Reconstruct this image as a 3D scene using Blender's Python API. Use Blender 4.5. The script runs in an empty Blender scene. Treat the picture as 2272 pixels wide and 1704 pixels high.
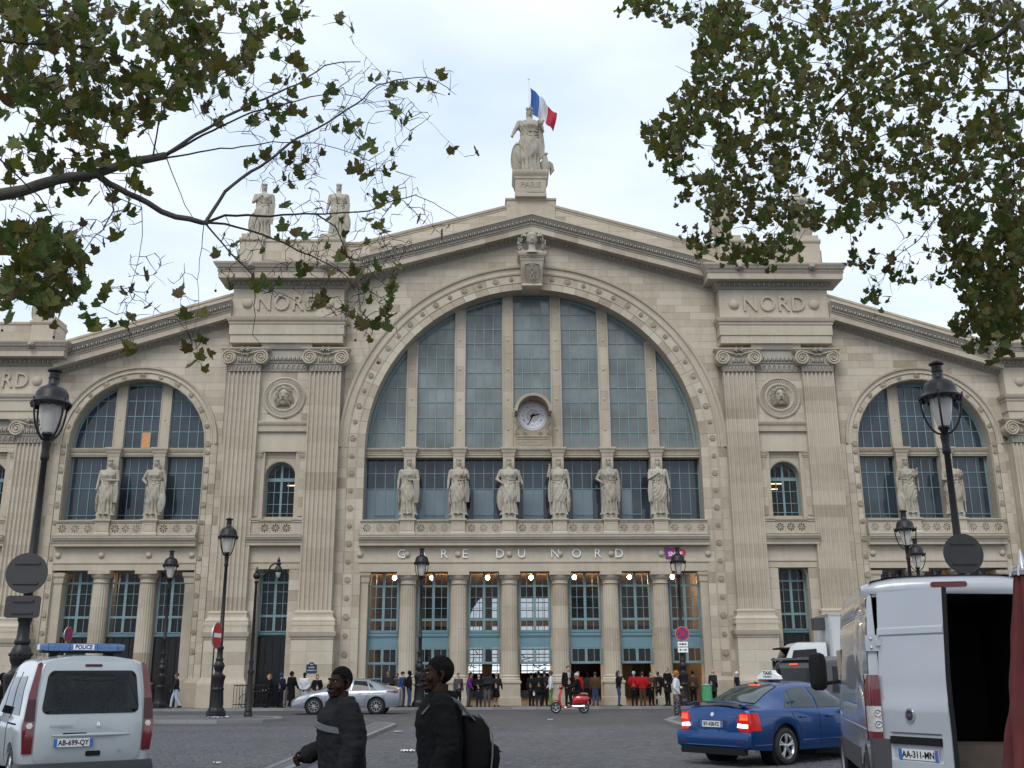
import bpy, bmesh, math, random
from math import sin, cos, pi, sqrt, radians, atan2, hypot
from mathutils import Vector, Matrix, noise, kdtree
from mathutils.geometry import tessellate_polygon
random.seed(7)
scene = bpy.context.scene
COL = scene.collection

# ------------------------------------------------------------------ camera
PITCH = math.atan(645 / 2276.0); ROLL = radians(0.3)
cam_data = bpy.data.cameras.new('camera'); cam = bpy.data.objects.new('camera', cam_data); COL.objects.link(cam)
cam_data.sensor_width = 36.0; cam_data.lens = 36.0 * 2276 / 2272; cam_data.clip_end = 3000; cam_data.clip_start = 0.1
_up = Vector((0, -sin(PITCH), cos(PITCH))); _fw = Vector((0, cos(PITCH), sin(PITCH))); _rt = Vector((1, 0, 0))
_r = _rt * cos(ROLL) - _up * sin(ROLL); _u = _rt * sin(ROLL) + _up * cos(ROLL)
M = Matrix((_r, _u, -_fw)).transposed().to_4x4(); M.translation = Vector((0, 0, 1.62)); cam.matrix_world = M
scene.camera = cam

# ------------------------------------------------------------------ sky, sun, exposure
world = bpy.data.worlds.new('World'); scene.world = world; world.use_nodes = True
nt = world.node_tree; nt.nodes.clear()
def N(t, **k):
    n = nt.nodes.new(t)
    for a, b in k.items(): setattr(n, a, b)
    return n
wo = N('ShaderNodeOutputWorld'); bg = N('ShaderNodeBackground'); bg.inputs['Strength'].default_value = 0.1
sky = N('ShaderNodeTexSky', sky_type='NISHITA'); sky.sun_disc = False
sky.sun_elevation = radians(48); sky.sun_rotation = radians(200); sky.air_density = 1.0; sky.dust_density = 2.0
tc = N('ShaderNodeTexCoord'); mp = N('ShaderNodeMapping'); mp.inputs['Scale'].default_value = (1.1, 1.1, 2.6)
nz = N('ShaderNodeTexNoise'); nz.inputs['Scale'].default_value = 1.7; nz.inputs['Detail'].default_value = 6; nz.inputs['Roughness'].default_value = 0.5
rp = N('ShaderNodeValToRGB'); rp.color_ramp.elements[0].position = 0.36; rp.color_ramp.elements[1].position = 0.66
rp.color_ramp.elements[0].color = (5.5, 6.6, 8.1, 1); rp.color_ramp.elements[1].color = (8.9, 9.3, 9.8, 1)
mx = N('ShaderNodeMix', data_type='RGBA'); mx.inputs[0].default_value = 0.9
nt.links.new(tc.outputs['Generated'], mp.inputs['Vector']); nt.links.new(mp.outputs[0], nz.inputs['Vector'])
nt.links.new(nz.outputs['Fac'], rp.inputs['Fac']); nt.links.new(sky.outputs[0], mx.inputs[6]); nt.links.new(rp.outputs[0], mx.inputs[7])
nt.links.new(mx.outputs[2], bg.inputs['Color']); nt.links.new(bg.outputs[0], wo.inputs['Surface'])
sd = bpy.data.lights.new('sun', 'SUN'); sd.energy = 1.3; sd.angle = radians(28); sd.color = (1, 0.97, 0.92)
sun = bpy.data.objects.new('sun', sd); COL.objects.link(sun)
_el, _az = radians(48), radians(200)
_d = Vector((sin(_az) * cos(_el), cos(_az) * cos(_el), sin(_el)))
sun.rotation_euler = _d.to_track_quat('Z', 'Y').to_euler(); sun.location = (0, -20, 60)
vs = scene.view_settings; vs.view_transform = 'Standard'; vs.look = 'None'; vs.gamma = 1; vs.exposure = 0.45; vs.use_curve_mapping = False

# ------------------------------------------------------------------ materials
def newmat(name):
    m = bpy.data.materials.new(name); m.use_nodes = True
    return m, m.node_tree, m.node_tree.nodes['Principled BSDF']
def simple(name, col, rough=0.6, metal=0.0, var=0.12, scale=6.0, bump=0.0, bscale=30.0, coat=0.0, emit=None, estr=1.0, spec=None):
    m, t, b = newmat(name)
    b.inputs['Roughness'].default_value = rough; b.inputs['Metallic'].default_value = metal
    b.inputs['Coat Weight'].default_value = coat; b.inputs['Coat Roughness'].default_value = 0.06
    if spec is not None: b.inputs['Specular IOR Level'].default_value = spec
    c = t.nodes.new('ShaderNodeTexCoord'); n = t.nodes.new('ShaderNodeTexNoise'); n.inputs['Scale'].default_value = scale; n.inputs['Detail'].default_value = 5
    t.links.new(c.outputs['Object'], n.inputs['Vector'])
    r = t.nodes.new('ShaderNodeMapRange'); r.inputs[3].default_value = 1 - var; r.inputs[4].default_value = 1 + var
    r.inputs[1].default_value = 0.25; r.inputs[2].default_value = 0.75
    t.links.new(n.outputs['Fac'], r.inputs[0])
    v = t.nodes.new('ShaderNodeVectorMath'); v.operation = 'SCALE'; v.inputs[0].default_value = col
    t.links.new(r.outputs[0], v.inputs['Scale']); t.links.new(v.outputs[0], b.inputs['Base Color'])
    if bump:
        n2 = t.nodes.new('ShaderNodeTexNoise'); n2.inputs['Scale'].default_value = bscale; n2.inputs['Detail'].default_value = 4
        t.links.new(c.outputs['Object'], n2.inputs['Vector'])
        bp = t.nodes.new('ShaderNodeBump'); bp.inputs['Strength'].default_value = bump; bp.inputs['Distance'].default_value = 0.02
        t.links.new(n2.outputs['Fac'], bp.inputs['Height']); t.links.new(bp.outputs[0], b.inputs['Normal'])
    if emit:
        b.inputs['Emission Color'].default_value = (*emit, 1); b.inputs['Emission Strength'].default_value = estr
    return m
def stone_mat(name, light, dark, streak=0.5):
    m, t, b = newmat(name); L = t.links.new
    b.inputs['Roughness'].default_value = 0.85; b.inputs['Specular IOR Level'].default_value = 0.25
    g = t.nodes.new('ShaderNodeNewGeometry'); a = t.nodes.new('ShaderNodeAttribute'); a.attribute_name = 'tint'
    def noise_(sc, vec, det=5, ro=0.6):
        n = t.nodes.new('ShaderNodeTexNoise'); n.inputs['Scale'].default_value = sc; n.inputs['Detail'].default_value = det; n.inputs['Roughness'].default_value = ro
        L(vec, n.inputs['Vector']); return n.outputs['Fac']
    n1 = noise_(0.35, g.outputs['Position']); n2 = noise_(2.4, g.outputs['Position'])
    mp = t.nodes.new('ShaderNodeMapping'); mp.inputs['Scale'].default_value = (3.2, 3.2, 0.22); L(g.outputs['Position'], mp.inputs['Vector'])
    n3 = noise_(1.0, mp.outputs[0]); n4 = noise_(14.0, g.outputs['Position'], 6, 0.7)
    def math_(op, x, y, z=None):
        q = t.nodes.new('ShaderNodeMath'); q.operation = op
        for i, w in enumerate((x, y, z)):
            if w is None: continue
            if isinstance(w, (int, float)): q.inputs[i].default_value = w
            else: L(w, q.inputs[i])
        return q.outputs[0]
    f = math_('MULTIPLY_ADD', n1, 0.9, math_('MULTIPLY', n2, 0.45))
    f = math_('ADD', f, math_('MULTIPLY', a.outputs['Fac'], 1.0))
    f = math_('ADD', f, math_('MULTIPLY', n3, streak)); f = math_('ADD', f, math_('MULTIPLY', n4, 0.25))
    r = t.nodes.new('ShaderNodeMapRange'); r.inputs[1].default_value = 0.62 + streak * 0.35; r.inputs[2].default_value = 1.55 + streak * 0.55; L(f, r.inputs[0])
    mix = t.nodes.new('ShaderNodeMix'); mix.data_type = 'RGBA'; mix.inputs[6].default_value = (*light, 1); mix.inputs[7].default_value = (*dark, 1)
    L(r.outputs[0], mix.inputs[0])
    # pale lime runs
    mp2 = t.nodes.new('ShaderNodeMapping'); mp2.inputs['Scale'].default_value = (7, 7, 0.5); L(g.outputs['Position'], mp2.inputs['Vector'])
    n5 = noise_(1.0, mp2.outputs[0], 3)
    r2 = t.nodes.new('ShaderNodeMapRange'); r2.inputs[1].default_value = 0.6; r2.inputs[2].default_value = 0.75; r2.inputs[4].default_value = 0.65 * streak; L(n5, r2.inputs[0])
    mix2 = t.nodes.new('ShaderNodeMix'); mix2.data_type = 'RGBA'; mix2.inputs[7].default_value = (0.56, 0.54, 0.49, 1)
    L(mix.outputs[2], mix2.inputs[6]); L(r2.outputs[0], mix2.inputs[0]); L(mix2.outputs[2], b.inputs['Base Color'])
    bp = t.nodes.new('ShaderNodeBump'); bp.inputs['Strength'].default_value = 0.35; bp.inputs['Distance'].default_value = 0.03
    L(math_('ADD', n4, n2), bp.inputs['Height']); L(bp.outputs[0], b.inputs['Normal'])
    return m
STONE = stone_mat('pale limestone', (0.49, 0.435, 0.35), (0.27, 0.22, 0.155))
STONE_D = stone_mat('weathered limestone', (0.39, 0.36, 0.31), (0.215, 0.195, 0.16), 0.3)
STONE_S = stone_mat('statue limestone', (0.42, 0.385, 0.315), (0.22, 0.19, 0.145), 0.6)
JOINT = simple('mortar', (0.36, 0.325, 0.26), 0.95)
TEAL = simple('teal paint', (0.15, 0.24, 0.26), 0.5, var=0.12, scale=3)
TEAL_P = simple('teal panel paint', (0.13, 0.23, 0.27), 0.55, var=0.1, scale=2)
DARK = simple('dark interior', (0.02, 0.018, 0.017), 0.9)
INTERIOR = simple('brown interior', (0.07, 0.055, 0.045), 0.9, var=0.5, scale=0.5)
IRON = simple('dark iron paint', (0.012, 0.011, 0.013), 0.42, metal=0.0, var=0.3, scale=12, bump=0.15, bscale=60, spec=0.35)
WHITE = simple('white paint', (0.8, 0.8, 0.8), 0.4, var=0.03)
BLACK = simple('matt black', (0.010, 0.010, 0.011), 0.7, spec=.2)
LEAD = simple('lead flashing', (0.12, 0.13, 0.15), 0.6)
def glass_mat(name, col, rough=0.08, var=0.5, scale=0.35, spec=0.5, alpha=1.0):
    m = simple(name, col, rough, var=var, scale=scale, spec=spec)
    if alpha < 1: m.node_tree.nodes['Principled BSDF'].inputs['Alpha'].default_value = alpha
    return m
GLASS_UP = glass_mat('frosted lunette glass', (0.15, 0.17, 0.165), 0.16, 0.55, 0.4)
def obj_var(m, k):
    t = m.node_tree; b = t.nodes['Principled BSDF']; l = b.inputs['Base Color'].links[0]; o = t.nodes.new('ShaderNodeObjectInfo'); r = t.nodes.new('ShaderNodeMapRange'); r.inputs[3].default_value = 1 - k; r.inputs[4].default_value = 1 + k; v = t.nodes.new('ShaderNodeVectorMath'); v.operation = 'SCALE'
    t.links.new(o.outputs['Random'], r.inputs[0]); t.links.new(l.from_socket, v.inputs[0]); t.links.new(r.outputs[0], v.inputs['Scale']); t.links.new(v.outputs[0], b.inputs['Base Color'])
obj_var(GLASS_UP, .09)
GLASS_MID = glass_mat('dark blue window glass', (0.030, 0.040, 0.052), 0.07, 0.7, 0.5)
GLASS_PALE = glass_mat('pale blue blind behind glass', (0.15, 0.195, 0.23), 0.12, 0.2, 0.5)
GLASS_CLEAR = glass_mat('clear hall glass', (0.02, 0.025, 0.028), 0.05, 0.3, 0.5, alpha=0.3)
GLASS_DARK = glass_mat('dark car glass', (0.006, 0.007, 0.008), 0.04, 0.3, 1.0, spec=.3)

# ------------------------------------------------------------------ mesh builder
class MB:
    def __init__(s): s.v = []; s.f = []; s.m = []; s.t = []; s.sm = []; s.mi = 0; s.tint = 0.0; s.smooth = False; s.X = None; s.cuts = []
    def cut(s): s.cuts.append((len(s.v), len(s.f)))
    def each(s, name, mats, parent=None, **k):     # one object per piece
        a = b = 0
        for v, f in s.cuts + [(len(s.v), len(s.f))]:
            if f > b:
                q = MB(); q.v = s.v[a:v]; q.f = [[i - a for i in w] for w in s.f[b:f]]; q.m = s.m[b:f]; q.t = s.t[b:f]; q.sm = s.sm[b:f]; q.build(name, mats, parent, **k)
            a, b = v, f
    def add(s, vs, fs):
        o = len(s.v)
        if s.X is not None: vs = [tuple(s.X @ Vector(p)) for p in vs]
        s.v.extend(vs)
        for f in fs:
            s.f.append([i + o for i in f]); s.m.append(s.mi); s.t.append(s.tint); s.sm.append(s.smooth)
        return o
    def box(s, x0, x1, y0, y1, z0, z1):
        x0, x1 = min(x0, x1), max(x0, x1); y0, y1 = min(y0, y1), max(y0, y1); z0, z1 = min(z0, z1), max(z0, z1)
        s.add([(x0, y0, z0), (x1, y0, z0), (x1, y1, z0), (x0, y1, z0), (x0, y0, z1), (x1, y0, z1), (x1, y1, z1), (x0, y1, z1)],
              [(0, 3, 2, 1), (4, 5, 6, 7), (0, 1, 5, 4), (1, 2, 6, 5), (2, 3, 7, 6), (3, 0, 4, 7)])
    def rings(s, rs, cap0=True, cap1=True, closed=True):
        n = len(rs[0]); vs = [p for r in rs for p in r]; fs = []
        for k in range(len(rs) - 1):
            for i in range(n if closed else n - 1):
                j = (i + 1) % n; fs.append((k * n + i, k * n + j, (k + 1) * n + j, (k + 1) * n + i))
        if cap0: fs.append(tuple(reversed(range(n))))
        if cap1: fs.append(tuple(range((len(rs) - 1) * n, len(rs) * n)))
        s.add(vs, fs)
    def lathe(s, prof, cx=0, cy=0, z0=0, n=16, a0=0, a1=2 * pi, sx=1, sy=1):
        full = abs(a1 - a0 - 2 * pi) < 1e-6; k = n if full else n + 1
        rs = [[(cx + sx * r * cos(a0 + (a1 - a0) * i / n), cy + sy * r * sin(a0 + (a1 - a0) * i / n), z0 + z) for i in range(k)] for z, r in prof]
        s.rings(rs, closed=full)
    def tube(s, pts, rad, n=8, cap=True, flat=1.0):
        pts = [Vector(p) for p in pts]
        if not isinstance(rad, (list, tuple)): rad = [rad] * len(pts)
        rs = []; ref = None
        for i, p in enumerate(pts):
            d = (pts[min(i + 1, len(pts) - 1)] - pts[max(i - 1, 0)]).normalized()
            if ref is None: ref = d.orthogonal().normalized()
            ref = (ref - d * ref.dot(d))
            ref = ref.normalized() if ref.length > 1e-6 else d.orthogonal().normalized()
            b = d.cross(ref)
            rs.append([tuple(p + ref * rad[i] * cos(2 * pi * k / n) + b * rad[i] * flat * sin(2 * pi * k / n)) for k in range(n)])
        s.rings(rs, cap, cap)
    def ball(s, c, r, n=10, m=6, sc=(1, 1, 1)):
        rs = []
        for k in range(m + 1):
            a = -pi / 2 + pi * k / m; rr = max(cos(a), 0.02)
            rs.append([(c[0] + r * sc[0] * rr * cos(2 * pi * i / n), c[1] + r * sc[1] * rr * sin(2 * pi * i / n), c[2] + r * sc[2] * sin(a)) for i in range(n)])
        s.rings(rs)
    def prism(s, poly, y0, y1):            # polygon in x-z, extruded along y (y0 = front, smaller y)
        n = len(poly); vs = [(p[0], y0, p[1]) for p in poly] + [(p[0], y1, p[1]) for p in poly]
        fs = [tuple(range(n)), tuple(reversed(range(n, 2 * n)))] + [((i + 1) % n, i, n + i, n + (i + 1) % n) for i in range(n)]
        s.add(vs, fs)
    def plate(s, loops, y0, y1, back=True):           # polygon with holes in x-z
        pts = [p for l in loops for p in l]; n = len(pts)
        tris = tessellate_polygon([[Vector((p[0], p[1], 0)) for p in l] for l in loops])
        vs = [(p[0], y0, p[1]) for p in pts] + [(p[0], y1, p[1]) for p in pts]
        fs = [tuple(t) for t in tris] + ([tuple(i + n for i in reversed(t)) for t in tris] if back else [])
        o = 0
        for l in loops:
            k = len(l)
            for i in range(k): fs.append((o + i, o + (i + 1) % k, n + o + (i + 1) % k, n + o + i))
            o += k
        s.add(vs, fs)
    def stack(s, x0, x1, yf, yb, prof, ret=True, shear=None):   # moulding: prof = [(z, projection)]
        rs = []
        for z, p in prof:
            q = p if ret else 0
            r = [(x0 - q, yf - p, z), (x1 + q, yf - p, z), (x1 + q, yb, z), (x0 - q, yb, z)]
            if shear: r = [(a, b, c + shear(a)) for a, b, c in r]
            rs.append(r)
        s.rings(rs)
    def block(s, poly, yf, yb, bev=0.006):
        n = len(poly); cx = sum(p[0] for p in poly) / n; cz = sum(p[1] for p in poly) / n
        def sh(p, k):
            d = hypot(p[0] - cx, p[1] - cz) or 1; f = max(0, (d - k) / d); return (cx + (p[0] - cx) * f, cz + (p[1] - cz) * f)
        A = [(*sh(p, bev * 1.6), 0) for p in poly]
        vs = [(a[0], yf, a[1]) for a in A] + [(p[0], yf + bev, p[1]) for p in poly] + [(p[0], yb, p[1]) for p in poly]
        fs = [tuple(range(n))]
        for k in range(2): fs += [(k * n + (i + 1) % n, k * n + i, (k + 1) * n + i, (k + 1) * n + (i + 1) % n) for i in range(n)]
        s.add(vs, fs)
    def build(s, name, mats, parent=None, smooth=None, angle=40, loc=None, fixn=True):
        me = bpy.data.meshes.new(name); me.from_pydata(s.v, [], s.f)
        if not isinstance(mats, (list, tuple)): mats = [mats]
        for m in mats: me.materials.append(m)
        me.polygons.foreach_set('material_index', s.m)
        if any(s.t):
            at = me.attributes.new('tint', 'FLOAT', 'FACE'); at.data.foreach_set('value', s.t)
        if fixn:
            bm = bmesh.new(); bm.from_mesh(me); bmesh.ops.recalc_face_normals(bm, faces=bm.faces); bm.to_mesh(me); bm.free()
        sm = s.sm if smooth is None else [smooth] * len(s.f)
        me.polygons.foreach_set('use_smooth', sm)
        if any(sm): me.set_sharp_from_angle(angle=radians(angle))
        me.update()
        return link(name, me, parent, loc)
def link(name, me, parent=None, loc=None, rot=None, scale=None):
    o = bpy.data.objects.new(name, me); COL.objects.link(o)
    if parent: o.parent = parent
    if loc: o.location = loc
    if rot: o.rotation_euler = rot
    if scale: o.scale = scale
    return o
def tag(o, label=None, cat=None, group=None, kind=None):
    if label: o['label'] = label
    if cat: o['category'] = cat
    if group: o['group'] = group
    if kind: o['kind'] = kind
    return o
def empty(name, loc=(0, 0, 0), rz=0, label=None, cat=None, group=None):
    e = bpy.data.objects.new(name, None); COL.objects.link(e); e.location = loc; e.rotation_euler = (0, 0, rz); e.empty_display_size = 0.2
    return tag(e, label, cat, group)
def part(name, parent, loc=(0, 0, 0), rot=None):       # an empty used as a part that holds sub-parts
    e = bpy.data.objects.new(name, None); COL.objects.link(e); e.parent = parent; e.location = loc
    if rot: e.rotation_euler = rot
    e.empty_display_size = 0.1
    return e
def kids(o): return [c for c in bpy.data.objects if c.parent == o]
def copy_tree(o, parent=None):
    c = o.copy(); COL.objects.link(c); c.parent = parent
    for ch in kids(o): copy_tree(ch, c)
    return c
def text_mesh(txt, size, depth, mat, name, parent=None, loc=(0, 0, 0), rot=(pi / 2, 0, 0), align='CENTER', offset=0, spacing=1.0, xs=1.0):
    cu = bpy.data.curves.new(name, 'FONT'); cu.body = txt; cu.size = size; cu.extrude = depth; cu.align_x = align; cu.align_y = 'CENTER'
    cu.offset = offset; cu.space_character = spacing; cu.resolution_u = 3
    to = bpy.data.objects.new('t', cu); COL.objects.link(to); dg = bpy.context.evaluated_depsgraph_get(); dg.update()
    me = bpy.data.meshes.new_from_object(to.evaluated_get(dg)); bpy.data.objects.remove(to); bpy.data.curves.remove(cu)
    me.materials.clear(); me.materials.append(mat); me.name = name
    o = link(name, me, parent, loc, rot); o.scale = (xs, 1, 1); return o
def clip_half(poly, nx, nz, c):           # keep nx*x+nz*z <= c
    out = []
    for i in range(len(poly)):
        a, b = poly[i], poly[(i + 1) % len(poly)]
        da = nx * a[0] + nz * a[1] - c; db = nx * b[0] + nz * b[1] - c
        if da <= 0: out.append(a)
        if (da < 0) != (db < 0):
            t = da / (da - db); out.append((a[0] + (b[0] - a[0]) * t, a[1] + (b[1] - a[1]) * t))
    return out
def area(poly): return abs(sum(poly[i][0] * poly[(i + 1) % len(poly)][1] - poly[(i + 1) % len(poly)][0] * poly[i][1] for i in range(len(poly)))) / 2
# ================================================================== STATION BUILDING (local frame: x along the front, -y towards the square)
ST = empty('railway_station', (1.15, 55, 0), radians(1.2), 'pale limestone railway station with a huge arched window, gabled cornices and lower wings', 'railway station')
AC = 13.6                                     # springing height of the arches
def arc(cx, cz, r, a0, a1, n): return [(cx + r * cos(radians(a0 + (a1 - a0) * i / n)), cz + r * sin(radians(a0 + (a1 - a0) * i / n))) for i in range(n + 1)]
def arch_loop(cx, r, zb, zs, n=40): return [(cx + r, zb)] + arc(cx, zs, r, 0, 180, n) + [(cx - r, zb)]
RAKE_C, RAKE_W = 0.278, 0.31                  # gable slopes
def zc_rake(s): return 26.95 - RAKE_C * abs(s)          # top of central raking cornice
def zw_rake(s): return 22.2 - RAKE_W * (abs(s) - 16.8)  # top of wing raking cornice
# ---- solid wall behind the facing
wall = MB(); wall.tint = 0.2
outer = [(-33, -0.5), (33, -0.5), (33, 19.0), (26.0, 19.0), (16.9, 21.9), (16.9, 25.3), (10.4, 25.3), (0, 28.0), (-10.4, 25.3), (-16.9, 25.3), (-16.9, 21.9), (-26.0, 19.0), (-33, 19.0)]
holes = [arch_loop(0, 9.2, -0.3, AC, 64)]
for sg in (-1, 1):
    holes.append(arch_loop(21.6 * sg, 3.67, -0.3, 13.79, 36))
    holes.append(arch_loop(13.7 * sg, 0.82, 9.8, 11.95, 20))
    holes.append([(sg * 13.7 + a, z) for a, z in ((0.8, -0.3), (0.8, 6.6), (0.6, 7.0), (-0.6, 7.0), (-0.8, 6.6), (-0.8, -0.3))])
    holes.append([(sg * 29.2 + a, z) for a, z in ((0.8, -0.3), (0.8, 7.0), (-0.8, 7.0), (-0.8, -0.3))])
    holes.append(arch_loop(29.2 * sg, 0.82, 9.8, 11.95, 20))
wall.plate([outer] + holes, 0.03, 1.45)
WALL = wall.build('wall', JOINT, ST)
# ---- facing stones
BLOCKS = []                                   # (polygon, front y, tint)
rs = random.Random(3)
def tintv():
    r = rs.random(); return rs.uniform(-0.25, 0.25) + (0.35 if r > 0.86 else 0) - (0.3 if r < 0.12 else 0)
def ashlar(x0, x1, z0, z1, h, lo, hi, yf, halfs=(), circles=(), gap=0.005):
    nrow = max(1, round((z1 - z0) / h)); h = (z1 - z0) / nrow
    for r in range(nrow):
        a = z0 + r * h; b = a + h; x = x0 - (rs.uniform(0, lo) if x1 - x0 > 1.5 * hi else 0)
        while x < x1 - 0.02:
            w = rs.uniform(lo, hi)
            if x1 - (x + w) < lo * 0.5: w = x1 - x
            p = [(max(x, x0), a), (min(x + w, x1), a), (min(x + w, x1), b), (max(x, x0), b)]; x += w
            if p[1][0] - p[0][0] < 0.05: continue
            p = [(p[0][0] + gap / 2, a + gap / 2), (p[1][0] - gap / 2, a + gap / 2), (p[1][0] - gap / 2, b - gap / 2), (p[0][0] + gap / 2, b - gap / 2)]
            for f in halfs:
                if len(p) > 2: p = clip_half(p, *f)
            for (cx, cz, R) in circles:
                if len(p) < 3: break
                mx_, mz = sum(q[0] for q in p) / len(p), sum(q[1] for q in p) / len(p)
                d = hypot(mx_ - cx, mz - cz) or 1e-6; nx, nz_ = (mx_ - cx) / d, (mz - cz) / d
                p = clip_half(p, -nx, -nz_, -(nx * cx + nz_ * cz + R - 0.01))
            if len(p) > 2 and area(p) > 0.004: BLOCKS.append((p, yf - rs.uniform(0, 0.007), tintv()))
def half_rake(sg, k, zpk): return (k * sg, 1.0, zpk)     # z + k*|s| <= zpk
for sg in (-1, 1):
    a, b = (0, 10.45) if sg > 0 else (-10.45, 0)
    ashlar(a, b, 13.6, 25.8, 0.44, 0.8, 1.5, 0.0, [half_rake(sg, 0.30, 25.75)], [(0, AC, 10.72)])
    ashlar(a, b, 24.0, 28.3, 0.46, 0.9, 1.7, -0.05, [half_rake(sg, RAKE_C, 28.15), (-RAKE_C * sg, -1.0, -26.7)])
    a, b = (17.0, 26.2) if sg > 0 else (-26.2, -17.0)
    ashlar(a, b, 13.79, 21.2, 0.44, 0.8, 1.5, 0.0, [half_rake(sg, RAKE_W, 20.55 + RAKE_W * 16.9)], [(21.6 * sg, 13.79, 4.38)])
    ashlar(*sorted((sg * 16.75, sg * 17.2)), 0, 13.79, 0.5, 0.45, 0.5, 0.0)
    ashlar(*sorted((sg * 26.0, sg * 26.3)), 0, 13.79, 0.5, 0.3, 0.35, 0.0)
# arch voussoirs and jambs
def voussoirs(cx, cz, R0, R1, n, yf):
    for i in range(n):
        a0, a1 = pi * i / n + 0.0006, pi * (i + 1) / n - 0.0006
        BLOCKS.append(([(cx + R0 * cos(a0), cz + R0 * sin(a0)), (cx + R1 * cos(a0), cz + R1 * sin(a0)), (cx + R1 * cos(a1), cz + R1 * sin(a1)), (cx + R0 * cos(a1), cz + R0 * sin(a1))], yf, tintv()))
voussoirs(0, AC, 9.2, 9.62, 41, -0.06); voussoirs(0, AC, 9.64, 10.14, 41, -0.03)
for sg in (-1, 1):
    voussoirs(21.6 * sg, 13.79, 3.67, 3.72, 19, -0.05); voussoirs(21.6 * sg, 13.79, 3.74, 4.02, 19, -0.03)
    for (x0, x1, y) in ((9.2, 9.62, -0.06), (9.64, 10.14, -0.03), (10.16, 10.66, -0.06)):
        ashlar(*sorted((sg * x0, sg * x1)), 0, AC, 0.56, 0.6, 0.7, y)
    for (x0, x1, y) in ((3.67, 3.72, -0.05), (3.74, 4.02, -0.03), (4.04, 4.4, -0.05)):
        for s2 in (-1, 1): ashlar(*sorted((sg * 21.6 + s2 * x0, sg * 21.6 + s2 * x1)), 0, 13.79, 0.56, 0.6, 0.7, y)
# plain courses over the frieze openings of the piers
for cx, w in ((13.7, 1.42), (29.2, 1.42)):
    for sg in (-1, 1):
        c = sg * cx; top = 17.8 if cx < 20 else 13.9
        zm = 14.96 if cx < 20 else 13.55
        ashlar(c - w, c + w, zm, top, 0.5, 0.7, 1.1, -0.30, [], [(c, 16.3, 1.12)] if cx < 20 else [])
        ashlar(c - w, c - 1.06, 9.8, 13.3, 0.5, 0.4, 0.5, -0.28); ashlar(c + 1.06, c + w, 9.8, 13.3, 0.5, 0.4, 0.5, -0.28)
        ashlar(c - w, c - 0.8, 0.0, 7.0, 0.55, 0.5, 0.7, -0.28); ashlar(c + 0.8, c + w, 0.0, 7.0, 0.55, 0.5, 0.7, -0.28)
        ashlar(c - w, c + w, 7.3, 8.3, 0.5, 0.8, 1.2, -0.28)
BLOCKS.sort(key=lambda q: -area(q[0]))
for p, y, t in BLOCKS[:295]:
    m = MB(); m.tint = t; m.block(p, y, y + 0.09); m.build('stone_block', STONE, WALL, fixn=False)
m = MB()
for p, y, t in BLOCKS[295:]: m.tint = t; m.block(p, y, y + 0.09)
tag(m.build('stone_blocks', STONE, WALL, fixn=False), kind='stuff')
# pier cores
m = MB(); m.tint = 0.1
for sg in (-1, 1):
    for c, t in ((13.7, 17.9), (29.2, 13.95)):
        C_ = sg * c
        for s2 in (-1, 1): m.box(C_ + s2 * 0.83, C_ + s2 * 3.0, 0.03, -0.24, 0, t); m.cut()
        m.box(C_ - 0.83, C_ + 0.83, 0.03, -0.24, 7.05, 9.6); m.cut(); m.box(C_ - 0.83, C_ + 0.83, 0.03, -0.24, 13.3, t); m.cut()
m.each('pier_core', STONE, ST)

# ---- moulded bands following the arches
def arch_band(mb, cx, cz, prof, n=60, down=0.0, yb=0.05):   # prof = [(radius, projection)]
    pts = [(0, None)] + [(1, 180 * i / n) for i in range(n + 1)] + [(2, None)]
    rs_ = []
    for k, a in pts:
        row = []
        for R, p in prof + [(prof[-1][0], -yb), (prof[0][0], -yb)]:
            if k == 0: row.append((cx + R, -p, down))
            elif k == 2: row.append((cx - R, -p, down))
            else: row.append((cx + R * cos(radians(a)), -p, cz + R * sin(radians(a))))
        rs_.append(row)
    mb.rings(rs_)
m = MB(); m.tint = 0.05
arch_band(m, 0, AC, [(10.17, 0.03), (10.17, 0.10), (10.26, 0.10), (10.30, 0.06), (10.46, 0.08), (10.52, 0.17), (10.62, 0.20), (10.66, 0.20), (10.68, 0.03)], 90, AC)
m.cut(); arch_band(m, 0, AC, [(9.60, 0.05), (9.60, 0.09), (9.64, 0.09), (9.64, 0.02)], 90, 1.6)
m.cut(); arch_band(m, 0, AC, [(10.12, 0.03), (10.12, 0.09), (10.16, 0.09), (10.16, 0.02)], 90, 1.6)
for sg in (-1, 1):
    m.cut(); arch_band(m, 21.6 * sg, 13.79, [(4.03, 0.03), (4.03, 0.09), (4.10, 0.09), (4.14, 0.05), (4.24, 0.07), (4.28, 0.15), (4.37, 0.17), (4.39, 0.03)], 60, 13.79)
    m.cut(); arch_band(m, 21.6 * sg, 13.79, [(3.70, 0.05), (3.70, 0.08), (3.74, 0.08), (3.74, 0.02)], 60, 1.6)
    m.cut(); arch_band(m, 13.7 * sg, 11.95, [(0.84, -0.02), (0.84, 0.05), (0.95, 0.09), (1.0, 0.09), (1.02, 0.0)], 24, 9.8, 0.03)
    m.cut(); arch_band(m, 29.2 * sg, 11.95, [(0.84, -0.02), (0.84, 0.05), (0.95, 0.09), (1.0, 0.09), (1.02, 0.0)], 24, 9.8, 0.03)
m.each('arch_moulding', STONE, ST, smooth=True, angle=25)
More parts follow.
